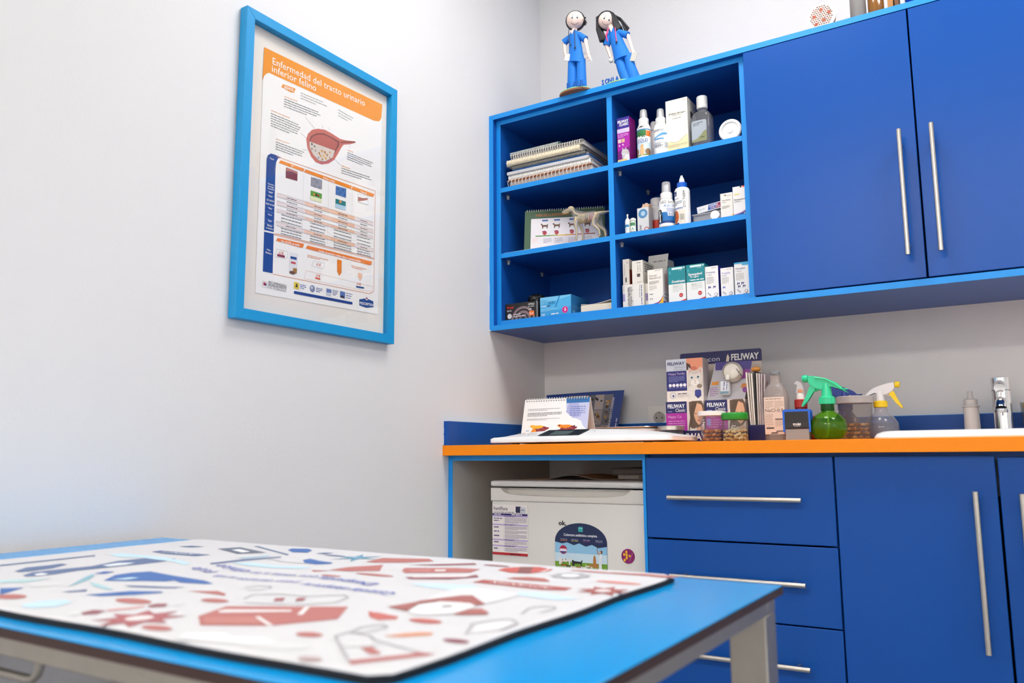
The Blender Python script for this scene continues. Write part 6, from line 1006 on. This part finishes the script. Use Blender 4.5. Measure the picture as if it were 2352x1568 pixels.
p.mpoly([(-w / 2, .0735), (-.0555, .069), (-.04, .0725), (-.02, .066), (-.004, .0715), (.016, .064), (.034, .0695), (.052, .062), (w / 2, .0665), (w / 2, .075)] + arch[3:-1] + [(-w / 2, .075)], '#1b2a52', 2)
p.text('Cobertura antibiótica completa', -.05, .0895, .0062, '#e8ecf4', .100, bold=.02); p.rect(-.006, .1015, .008, .1145, '#2aa6a4', 3, r=.002); p.words((-.004, .111), (.006, .111), .0016, '#d8f0f0', 4)
for u, c in ((-.06, '#c8682a'), (-.027, '#c9b83a'), (.008, '#8a3a7a'), (.045, '#9a8aa8')): p.words((u, .081), (u + .02, .0805), .0018, '#8f98b8'); p.words((u, .0775), (u + .02, .077), .0018, c)
p.dot(-.052, .053, .0115, '#b0224a', 3, 20); p.mpoly([(-.0645, .049), (-.0395, .049), (-.043, .0555), (-.061, .0555)], '#e6dce8', 4); p.mpoly([(-.062, .0488), (-.042, .0488), (-.052, .0425)], '#2a4a8a', 4)
def dogp(x, y, s, c, d=1):
    q = [(-1, 0), (-.95, .5), (-1.05, .85), (-.8, 1.0), (-.6, .8), (.6, .75), (.95, 1.05), (1, .95), (.8, .55), (.8, 0), (.62, 0), (.58, .4), (-.5, .4), (-.6, 0), (-.75, 0), (-.78, .35), (-.85, 0)]; p.mpoly([(x + a_ * s * d, y + b_ * s) for a_, b_ in q], c, 3)
for x, y, s, c, d in ((-.047, .014, .019, '#e8e6e2', 1), (-.01, .012, .016, '#22242a', 1), (-.05, .008, .009, '#9a5a2a', 1), (-.035, .006, .008, '#2a2420', 1), (-.022, .005, .008, '#d8c8b8', 1), (-.004, .005, .008, '#a04a2a', 1), (.008, .005, .008, '#e0dcd6', -1), (.024, .007, .011, '#d8cdbf', -1), (.037, .008, .014, '#b0793c', -1)): dogp(x, y, s, c, d)
for x, y in ((-.055, .026), (-.045, .028), (-.038, .022), (-.052, .02)): p.dot(x, y, .0014, '#2a2a2a', 4)
p.mpoly([(.036, .012), (.046, .012), (.045, .032), (.043, .042), (.039, .042), (.037, .03)], '#b8783a', 4); p.mpoly([(.053, .004), (.062, .004), (.0615, .03), (.063, .046), (.056, .047), (.054, .03)], '#e6eaf0', 4); p.dot(.0605, .052, .004, '#4a2f24', 5); p.dot(.0585, .0515, .003, '#d8a080', 6); p.pline([(.056, .044), (.051, .05), (.049, .056)], .0024, '#d8a080', 5); p.seg((.0495, .046), (.049, .066), .0007, '#3a3a3a', 5); p.put('sign_print', t, lambda x, y, e: (x, -.0012 - e, y))
t = thing('round_magnet', 'round magenta sticker with yellow paw dots on fridge door', 'sticker', (.5588, -.5507, .6457)); b = B(); b.lathe([(.0185, 0), (.0185, .0012)], axis='y', seg=36); b.obj('disc', M('sticker_magenta', '#8a1a66', .4), t); p = Pr(1, 1)
for x, y, rx_, ry_ in ((-.004, .0105, .003, .004), (-.010, .004, .0034, .0036), (-.003, .003, .0028, .004), (-.0035, -.004, .0032, .0042), (-.0095, -.010, .0032, .0036), (.005, .001, .0034, .003)): p.ell(x, y, rx_, ry_, '#f0b428', 2)
p.text('proteccion', .006, -.012, .003, '#e0a0c0', .022, ang=1.2, bold=0); p.put('sticker_print', t, lambda x, y, e: (x, -.0012 - e, y))
# --- things lying on top of the fridge
zf = .8331
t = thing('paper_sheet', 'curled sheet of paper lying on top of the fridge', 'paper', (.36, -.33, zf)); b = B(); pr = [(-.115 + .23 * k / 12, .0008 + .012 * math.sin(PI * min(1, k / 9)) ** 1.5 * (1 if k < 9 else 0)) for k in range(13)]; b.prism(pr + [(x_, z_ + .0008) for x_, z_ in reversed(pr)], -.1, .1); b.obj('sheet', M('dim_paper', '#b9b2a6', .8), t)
t = thing('grey_box', 'flat grey box, lower of two on top of fridge', 'box', (.525, -.28, zf)); box('body', M('grey_card', '#a09a94', .7), (-.075, -.09, 0), (.075, .1, .015), t, .001, seg=1); box('label_strip', M('pale_strip', '#c9c4bc', .7), (-.07, -.0908, .003), (-.01, -.0901, .011), t)
t = thing('grey_box', 'flat dark grey box, upper of two on top of fridge', 'box', (.505, -.26, zf + .0156), .06); box('body', M('grey_card2', '#8f8a86', .7), (-.085, -.09, 0), (.085, .1, .0125), t, .001, seg=1); box('lid_edge', M('grey_card3', '#77726e', .7), (-.087, -.092, .0126), (.087, .102, .0165), t, .0008, seg=1)

# ================================================================ examination table and mat
TZ = .752; tx0, tx1, ty0, ty1 = .0300, 1.1975, -2.1148, -1.5255
t = thing('examination_table', 'blue topped examination table on a steel frame in the foreground', 'table', (.614, -1.82, 0))
box('top_sheet', M('table_blue_laminate', '#009ce6', .2, bump=.02, scale=500, spec=.2), (tx0, ty0, TZ - .0014), (tx1, ty1, TZ), t, .0006, world=True, seg=1); box('top_core', M('phenolic_brown', '#321a14', .55, var=.1), (tx0, ty0, TZ - .0100), (tx1, ty1, TZ - .0015), t, world=True)
za, zb_ = TZ - .0285, TZ - .0101; i_ = .008
for lo, hi in (((tx0 + i_, ty0 + i_, za), (tx1 - i_, ty0 + i_ + .03, zb_)), ((tx0 + i_, ty1 - i_ - .03, za), (tx1 - i_, ty1 - i_, zb_)), ((tx0 + i_, ty0 + i_ + .031, za), (tx0 + i_ + .03, ty1 - i_ - .031, zb_)), ((tx1 - i_ - .03, ty0 + i_ + .031, za), (tx1 - i_, ty1 - i_ - .031, zb_))): box('frame_rail', STEEL2, lo, hi, t, .001, world=True, seg=1)
for x in (tx0 + i_, tx1 - i_ - .042):
    for y in (ty0 + i_, ty1 - i_ - .042):
        l = box('leg', STEEL2, (x, y, .012), (x + .042, y + .042, za - .0002), t, .0015, world=True, seg=1); b = B(); b.lathe([(.018, 0), (.018, .0118)], (x + .021, y + .021, 0), 16); b.obj('foot', BLACKP, l, world=True)
b = B(); b.tube([(.660, -2.085, za), (.660, -2.085, .712), (.657, -2.085, .7045), (.650, -2.085, .7000), (.640, -2.085, .6985), (.25, -2.085, .6965), (.240, -2.085, .698), (.233, -2.085, .703), (.230, -2.085, .712), (.230, -2.085, za)], .0042, 10); b.obj('roll_rail', STEEL2, t, world=True)
# --- mat
mz = TZ + .0078
t = thing('table_mat', 'white printed mat with black edge lying on the blue table', 'mat', (.63, -1.825, TZ)); rnd = random.Random(6)
mx0, mx1, my0, my1 = .181, 1.081, -2.091, -1.5585
def wav(L_, amp, off): 
    o = []
    for x, y in L_:
        o.append((x + amp * math.sin(y * 31 + off), y + amp * math.sin(x * 23 + off * 2)))
    return o
def rim(r, k=26):
    o = []; x0, x1, y0, y1 = mx0 + r, mx1 - r, my0 + r, my1 - r; c = .012
    for a, bq in (((x0 + c, y0), (x1 - c, y0)), ((x1, y0 + c), (x1, y1 - c)), ((x1 - c, y1), (x0 + c, y1)), ((x0, y1 - c), (x0, y0 + c))):
        for i in range(k + 1): o.append((a[0] + (bq[0] - a[0]) * i / k, a[1] + (bq[1] - a[1]) * i / k))
    return wav(o, .0018, 1.3)
b = B(); b.loft([[(x, y, TZ + .0002) for x, y in rim(.0)], [(x, y, TZ + .0046 + .0008 * math.sin(x * 40 + y * 33)) for x, y in rim(-.0006)], [(x, y, TZ + .0050) for x, y in rim(.004)]]); b.obj('rubber_base', M('black_neoprene', '#121316', .8, bump=.2, scale=400), t, world=True)
b = B(); b.loft([[(x, y, TZ + .00505) for x, y in rim(.0022)], [(x, y, TZ + .0064) for x, y in rim(.0008)], [(x, y, TZ + .0075) for x, y in rim(.0035)], [(x, y, mz) for x, y in rim(.009)]]); b.obj('cloth_top', M('mat_cloth', '#d6d7da', .85, bump=.15, scale=700), t, world=True)
p = Pr(1, 1, 51)
NVY, BLU, LB, RED, DRD, PNK, GY, OUT = '#65789e', '#4a70b0', '#c4e2ef', '#b87672', '#98646c', '#d8a0a0', '#dadcde', '#9a9a9e'
for c, L, pts in ((NVY, 1, [(0.2500, -1.9264), (0.2562, -1.7955), (0.2694, -1.8034), (0.2645, -1.9334)]), (NVY, 1, [(0.3360, -1.9504), (0.3101, -1.9225), (0.3136, -1.8958), (0.3110, -1.8766), (0.3284, -1.8773), (0.3502, -1.9097), (0.3546, -1.9399), (0.3505, -1.9512)]), (NVY, 1, [(0.3826, -1.9637), (0.3655, -1.9427), (0.3664, -1.9240), (0.3708, -1.8981), (0.3753, -1.8711), (0.3540, -1.8205), (0.3595, -1.7839), (0.3717, -1.7713), (0.4062, -1.7636), (0.4187, -1.7898), (0.4163, -1.8280), (0.4088, -1.8670), (0.4017, -1.9041), (0.4087, -1.9359), (0.4087, -1.9573), (0.3982, -1.9675)]), ('#eef2f6', 2, [(0.3873, -1.9524), (0.3836, -1.9414), (0.3999, -1.9409), (0.4058, -1.9505), (0.4024, -1.9566)]), ('#dfe8ee', 2, [(0.3798, -1.8586), (0.3766, -1.8347), (0.3938, -1.8198), (0.4046, -1.8396), (0.4005, -1.8619)]),
        (LB, 1, [(0.2681, -1.7809), (0.2699, -1.7610), (0.3784, -1.7618), (0.4363, -1.7746), (0.4678, -1.7836), (0.4731, -1.8012), (0.4339, -1.7867), (0.3547, -1.7808), (0.3107, -1.7935)]), (BLU, 1, [(0.5139, -1.9379), (0.4818, -1.9032), (0.4807, -1.8821), (0.4919, -1.8624), (0.5532, -1.8711), (0.6198, -1.8776), (0.6485, -1.8876), (0.6425, -1.8948), (0.6096, -1.9024), (0.5880, -1.8957), (0.5849, -1.9051), (0.5592, -1.9160), (0.5273, -1.9342)]), (LB, 2, [(0.5151, -1.9294), (0.5193, -1.9069), (0.5320, -1.9038), (0.5312, -1.9202)]), (NVY, 1, [(0.5697, -1.9473), (0.5923, -1.9379), (0.6198, -1.9293), (0.6420, -1.9201), (0.6393, -1.9321), (0.6152, -1.9424), (0.5880, -1.9511)]), (BLU, 1, [(0.5941, -2.0072), (0.6018, -1.9901), (0.6132, -1.9673), (0.6452, -1.9522), (0.6550, -1.9563), (0.6411, -1.9802), (0.6164, -2.0038)]), (NVY, 1, [(0.5516, -2.0092), (0.5595, -1.9847), (0.5731, -1.9936), (0.5629, -2.0060)]),
        (LB, 1, [(0.5944, -2.0717), (0.5893, -2.0521), (0.6052, -2.0342), (0.6249, -2.0373), (0.6371, -2.0606), (0.6241, -2.0786), (0.6101, -2.0789)]), (DRD, 1, [(0.6892, -2.0662), (0.6846, -2.0513), (0.6992, -2.0479), (0.7094, -2.0618), (0.7011, -2.0714)]), (PNK, 1, [(0.6956, -2.0449), (0.7052, -2.0263), (0.7056, -2.0128), (0.7128, -2.0166), (0.7137, -2.0318), (0.7048, -2.0496)]), (DRD, 1, [(0.7107, -2.0125), (0.7082, -2.0003), (0.7177, -1.9948), (0.7307, -2.0062), (0.7219, -2.0167)]), (GY, 1, [(0.6826, -2.0773), (0.6805, -2.0638), (0.6986, -2.0729), (0.6949, -2.0822)]), (GY, 1, [(0.7253, -1.9986), (0.7243, -1.9798), (0.7339, -1.9882), (0.7331, -2.0022)]),
        (RED, 1, [(0.6685, -1.9355), (0.6968, -1.9193), (0.7185, -1.9262), (0.7291, -1.9357), (0.7030, -1.9351)]), (RED, 1, [(0.7999, -2.0209), (0.7807, -1.9745), (0.8858, -1.9163), (0.9206, -1.9665), (0.8905, -2.0167), (0.8366, -2.0461)]), ('#e6e4e4', 2, [(0.7942, -1.9951), (0.7959, -1.9866), (0.8518, -1.9566), (0.8578, -1.9631), (0.8033, -1.9998)]), ('#e6e4e4', 2, [(0.8483, -1.9973), (0.8505, -1.9938), (0.8951, -2.0160), (0.8927, -2.0195)]), ('#e6e4e4', 2, [(0.8508, -1.9392), (0.8552, -1.9366), (0.8785, -1.9680), (0.8739, -1.9707)]), ('#c0827c', 2, [(0.8104, -2.0218), (0.8482, -1.9997), (0.8766, -2.0142), (0.8329, -2.0398)]),
        (GY, 1, [(0.8566, -2.0857), (0.8483, -2.0696), (0.8769, -2.0509), (0.8942, -2.0561), (0.9230, -2.0429), (0.9472, -2.0555), (0.9690, -2.0512), (0.9812, -2.0606), (0.9677, -2.0718), (0.9329, -2.0793), (0.9198, -2.0769), (0.8941, -2.0851), (0.8708, -2.0918)]), ('#f0f1f2', 2, [(0.8602, -2.0835), (0.8558, -2.0730), (0.8823, -2.0574), (0.8978, -2.0633), (0.9259, -2.0521), (0.9440, -2.0592), (0.9257, -2.0734), (0.8888, -2.0812)]),
        (RED, 1, [(0.6644, -1.7513), (0.6894, -1.7418), (0.6786, -1.7613)], ), (RED, 1, [(0.6840, -1.7403), (0.6857, -1.7065), (0.7115, -1.6675), (0.7466, -1.7140), (0.7145, -1.7366)]), (RED, 1, [(0.6692, -1.6552), (0.6613, -1.6103), (0.6864, -1.6020), (0.7248, -1.5862), (0.7489, -1.6054), (0.7226, -1.6359), (0.6861, -1.6563)]), (DRD, 1, [(0.7421, -1.6503), (0.8081, -1.5932), (0.8208, -1.6062), (0.7780, -1.6401)]), (RED, 1, [(0.7686, -1.6971), (0.7563, -1.6763), (0.8156, -1.6430), (0.8486, -1.6384), (0.8554, -1.6702), (0.7870, -1.7132)]), ('#e8dcdc', 2, [(0.8009, -1.6698), (0.8131, -1.6630), (0.8211, -1.6764), (0.8097, -1.6829)]), (DRD, 1, [(0.8083, -1.7387), (0.8731, -1.6814), (0.8876, -1.6977), (0.8663, -1.7295), (0.8240, -1.7497)]), ('#e8e0e0', 2, [(0.8106, -1.7293), (0.8708, -1.6827), (0.8720, -1.7026), (0.8197, -1.7363)]),
        ('#c4645e', 1, [(0.8723, -1.6341), (0.8696, -1.6126), (0.8837, -1.5928), (0.9045, -1.5835), (0.9311, -1.5964), (0.9337, -1.6173), (0.9226, -1.6408), (0.8977, -1.6463)], ), ('#8a5a58', 2, [(0.8823, -1.5960), (0.8971, -1.5877), (0.9221, -1.6368), (0.9081, -1.6447)]), ('#f0e6e6', 2, [(0.9276, -1.6250), (0.9254, -1.5996), (0.9184, -1.5898), (0.9273, -1.5985), (0.9313, -1.6186)], ), ('#b4706a', 1, [(0.9216, -1.6903), (0.9227, -1.6758), (0.9375, -1.6654), (0.9585, -1.6654), (0.9746, -1.6793), (0.9740, -1.6872), (0.9494, -1.6899)]),
        ('#b0605c', 1, [(0.9021, -1.7318), (0.9018, -1.7093), (1.0202, -1.7104), (1.0215, -1.7296), (0.9952, -1.7381)]), ('#cbe2f2', 1, [(0.8494, -1.7766), (0.8518, -1.7679), (0.8711, -1.7606), (0.9170, -1.7487), (0.9315, -1.7612), (0.9153, -1.7872), (0.8798, -1.7874)]), ('#cbe2f2', 1, [(0.9809, -1.7594), (1.0091, -1.7527), (1.0579, -1.7670), (1.0438, -1.7866), (1.0057, -1.7823), (0.9905, -1.7790)]), ('#dfe1e3', 2, [(0.9292, -1.8499), (0.9161, -1.8188), (0.9122, -1.7790), (0.9298, -1.7588), (0.9882, -1.7711), (0.9969, -1.7934), (0.9931, -1.8353), (0.9791, -1.8595)]), ('#a86a66', 3, [(0.9202, -1.8989), (0.9271, -1.8680), (0.9266, -1.8571), (0.9445, -1.8116), (0.9543, -1.8060), (0.9939, -1.8403), (0.9905, -1.8502), (0.9681, -1.8443), (0.9451, -1.8493), (0.9354, -1.8715), (0.9507, -1.9066)]), ('#e6e8e9', 3, [(0.9490, -1.9026), (0.9391, -1.8693), (0.9503, -1.8490), (0.9783, -1.8439), (0.9944, -1.8558), (0.9952, -1.8953), (0.9796, -1.9138), (0.9624, -1.9144)]), ('#8a8488', 4, [(0.9631, -1.8714), (0.9687, -1.8629), (0.9746, -1.8674), (0.9701, -1.8752)]), ('#b0706c', 4, [(0.9977, -1.8986), (0.9962, -1.8727), (1.0031, -1.8611), (1.0200, -1.8736), (1.0244, -1.8830), (1.0057, -1.8962)]),
        ('#c4716a', 1, [(0.9190, -1.9251), (0.9321, -1.9248), (0.9600, -1.9299), (0.9660, -1.9400), (0.9552, -1.9508), (0.9405, -1.9459)]), ('#d89a7a', 1, [(1.0019, -1.9983), (1.0098, -1.9805), (1.0195, -1.9700), (1.0287, -1.9675), (1.0333, -1.9761), (1.0161, -1.9936)]), (RED, 1, [(1.0332, -2.0709), (1.0583, -2.0338), (1.0595, -2.0254), (1.0747, -2.0241), (1.0725, -2.0315), (1.0423, -2.0782)]), (RED, 1, [(1.0142, -2.0378), (1.0190, -2.0301), (1.0398, -2.0433), (1.0344, -2.0495)]),
        (NVY, 1, [(0.2668, -1.6605), (0.2745, -1.6416), (0.3051, -1.6396), (0.2972, -1.6583)]), ('#6a7486', 1, [(0.3510, -1.6499), (0.3652, -1.6175), (0.4622, -1.6484), (0.4365, -1.6815), (0.3806, -1.6609)]), ('#eef0f2', 2, [(0.3860, -1.6512), (0.3870, -1.6370), (0.4312, -1.6527), (0.4292, -1.6667)]), (NVY, 1, [(0.3711, -1.5962), (0.3774, -1.5927), (0.5098, -1.6471), (0.5158, -1.6559)]), (BLU, 1, [(0.4643, -1.6081), (0.4535, -1.5902), (0.4792, -1.5796), (0.5025, -1.5937), (0.5175, -1.6179), (0.4932, -1.6249)], ), (NVY, 1, [(0.5368, -1.6198), (0.5403, -1.6053), (0.5557, -1.6000), (0.5564, -1.6213)]), (BLU, 1, [(0.5780, -1.6846), (0.5762, -1.6690), (0.6067, -1.6795), (0.6362, -1.6842), (0.6424, -1.6961), (0.6286, -1.7090), (0.6054, -1.7066)]), (LB, 1, [(0.5145, -1.7523), (0.5384, -1.7389), (0.5948, -1.7430), (0.6429, -1.7306), (0.6479, -1.7468), (0.6014, -1.7635), (0.5500, -1.7631)]), (NVY, 1, [(0.4901, -1.7711), (0.4965, -1.7190), (0.5196, -1.6717), (0.5281, -1.6786), (0.5124, -1.7321), (0.5029, -1.7795)]), (NVY, 1, [(0.2948, -1.7279), (0.2908, -1.7103), (0.4102, -1.7084), (0.4033, -1.7303), (0.3397, -1.7350)]), ('#9fcbe0', 1, [(0.4758, -1.7135), (0.4900, -1.6822), (0.4941, -1.6680), (0.5026, -1.6811), (0.4883, -1.7122)]),
        ('#8fb9c8', 1, [(0.5249, -1.9871), (0.4951, -1.9602), (0.4663, -1.9329), (0.4488, -1.9133), (0.4628, -1.9182), (0.4920, -1.9426), (0.5063, -1.9614)]), ('#a9d0d8', 1, [(0.5087, -1.9524), (0.5339, -1.9568), (0.5860, -1.9695), (0.5816, -1.9754), (0.5450, -1.9686)]), (BLU, 1, [(0.4465, -1.9102), (0.4397, -1.8918), (0.4555, -1.8874), (0.4624, -1.9056)]), (BLU, 1, [(0.4670, -2.0308), (0.4845, -2.0138), (0.5042, -2.0398), (0.5140, -2.0534)]), ('#b9d8dc', 1, [(0.4003, -1.9987), (0.4209, -1.9790), (0.4417, -1.9592), (0.4461, -1.9919), (0.4259, -2.0110)]), (GY, 1, [(0.4612, -2.0020), (0.4656, -1.9921), (0.4859, -1.9730), (0.5015, -1.9826), (0.4943, -2.0047)]), ('#c98a8a', 1, [(0.7743, -1.6894), (0.7961, -1.6725), (0.8035, -1.6864), (0.7843, -1.6972)])):
    p.mpoly(pts, c, L)
for (u, v), rx_, ry_, c in zip([(0.5359, -2.0532), (0.6737, -2.0033), (0.8136, -2.0721), (0.7441, -1.9598), (0.9454, -2.0241), (1.0060, -2.0813), (0.9933, -1.9330), (1.0626, -1.9823), (0.6283, -1.6286), (1.0476, -1.6525), (0.9852, -1.5881), (1.0279, -1.5854), (1.0490, -1.5818), (1.0689, -1.5827), (0.7225, -1.7751), (0.7640, -1.7432), (0.8482, -1.6007), (0.5822, -1.6251)], (.021, .026, .018, .018, .013, .011, .017, .012, .0, .028, .034, .024, .02, .022, .016, .03, .02, .02), (.012, .011, .008, .009, .008, .006, .009, .006, .0, .008, .006, .006, .008, .008, .005, .007, .006, .005), (RED, RED, RED, RED, RED, '#b8a4a4', '#c0706a', '#8a4a58', BLU, '#d8948c', '#c08a8a', RED, RED, RED, RED, RED, DRD, NVY)):
    if rx_: p.ell(u, v, rx_, ry_, c, 1)
def star(u, v, R, r, n, c, L=1, cc=None):
    p.mpoly([(u + (R if i % 2 == 0 else r) * math.cos(PI * i / n), v + (R if i % 2 == 0 else r) * math.sin(PI * i / n)) for i in range(2 * n)], c, L)
    if cc: p.ell(u, v, r * .55, r * .55, cc, L + 1)
q = [(0.7622, -2.0545), (1.0577, -1.7120), (0.6283, -1.6286), (0.9752, -1.6318)]
star(*q[0], .040, .022, 8, '#b06c70', 1, '#e2dede'); star(*q[1], .030, .016, 8, '#a86460', 1, '#ded8d8'); star(*q[2], .040, .012, 6, '#6a9ab4', 1, '#7fb4d4'); star(*q[3], .026, .020, 9, '#b0b2b6', 1, '#eff0f2')
for pts in ([(1.0496, -1.8636), (1.0399, -1.8346), (1.0461, -1.8206), (1.0569, -1.8170), (1.0635, -1.8260), (1.0608, -1.8498)], [(1.0556, -1.9592), (1.0354, -1.9213), (1.0417, -1.9003), (1.0545, -1.8884), (1.0694, -1.9014), (1.0718, -1.9325)], [(0.9673, -2.0168), (0.9673, -2.0017), (0.9906, -2.0012), (1.0054, -2.0125), (1.0595, -2.0254)], [(0.9673, -2.0168), (0.9896, -2.0357), (1.0332, -2.0709)], [(0.9688, -2.0008), (0.9623, -1.9808), (0.9711, -1.9631), (0.9815, -1.9695), (0.9805, -1.9900), (0.9754, -2.0026)], [(0.7062, -1.8903), (0.7053, -1.8733), (0.7207, -1.8680), (0.7312, -1.8760), (0.7316, -1.8927), (0.7203, -1.8991)], [(0.7638, -1.9397), (0.7503, -1.9173), (0.7702, -1.8996), (0.8065, -1.8972), (0.8344, -1.8689), (0.8496, -1.8783), (0.8595, -1.9071), (0.8403, -1.9292), (0.7991, -1.9476), (0.7808, -1.9527)], [(0.5228, -1.6987), (0.5683, -1.7116), (0.6089, -1.7098)]):
    p.pline(pts, .0028, '#b4b4b8', 1.5)
p.mpoly([(1.0583, -1.9539), (1.0407, -1.9224), (1.0465, -1.9041), (1.0566, -1.8938), (1.0668, -1.9029), (1.0694, -1.9300)], '#e2e3e5', 1); p.mpoly([(0.9908, -2.0350), (1.0066, -2.0188), (1.0204, -2.0243), (1.0014, -2.0421)], '#dcdde0', 1); p.mpoly([(0.7878, -1.9199), (0.7948, -1.9129), (0.8066, -1.9265), (0.8001, -1.9331)], '#a86a70', 2); p.mpoly([(0.8073, -1.9087), (0.8136, -1.9021), (0.8246, -1.9161), (0.8192, -1.9220)], '#a86a70', 2)
TXB = '#5566bc'
p.text2('Controlar siempre su', *[(0.8766, -1.8321), (0.7435, -1.8334)], .017, TXB); p.text2('peso durante', *[(0.7266, -1.8282), (0.6427, -1.8449)], .014, '#7a80c0'); p.text2('su vida', *[(0.6351, -1.8412), (0.5974, -1.8419)], .014, '#7a80c0'); p.text2('Después', *[(0.8179, -1.7946), (0.7234, -1.7869)], .017, TXB); p.text2('que visita a tu', *[(0.7162, -1.7870), (0.6163, -1.8010)], .014, '#7a80c0'); p.text2('clínico', *[(0.6075, -1.7970), (0.5213, -1.7742)], .018, '#6470c0'); p.text2('Pide', *[(0.5731, -1.8210), (0.5141, -1.8078)], .016, '#7a80c0')
p.text2('ADVANTIX', *[(1.0025, -1.7205), (0.9216, -1.7170)], .012, '#efdcdc', 4); p.text2('AFFINITY', *[(0.3869, -1.7152), (0.3129, -1.7179)], .010, '#dfe4ee', 4)
p.put('mat_print', t, lambda x, y, e: (x, y, mz + e), PRINTM, world=True)
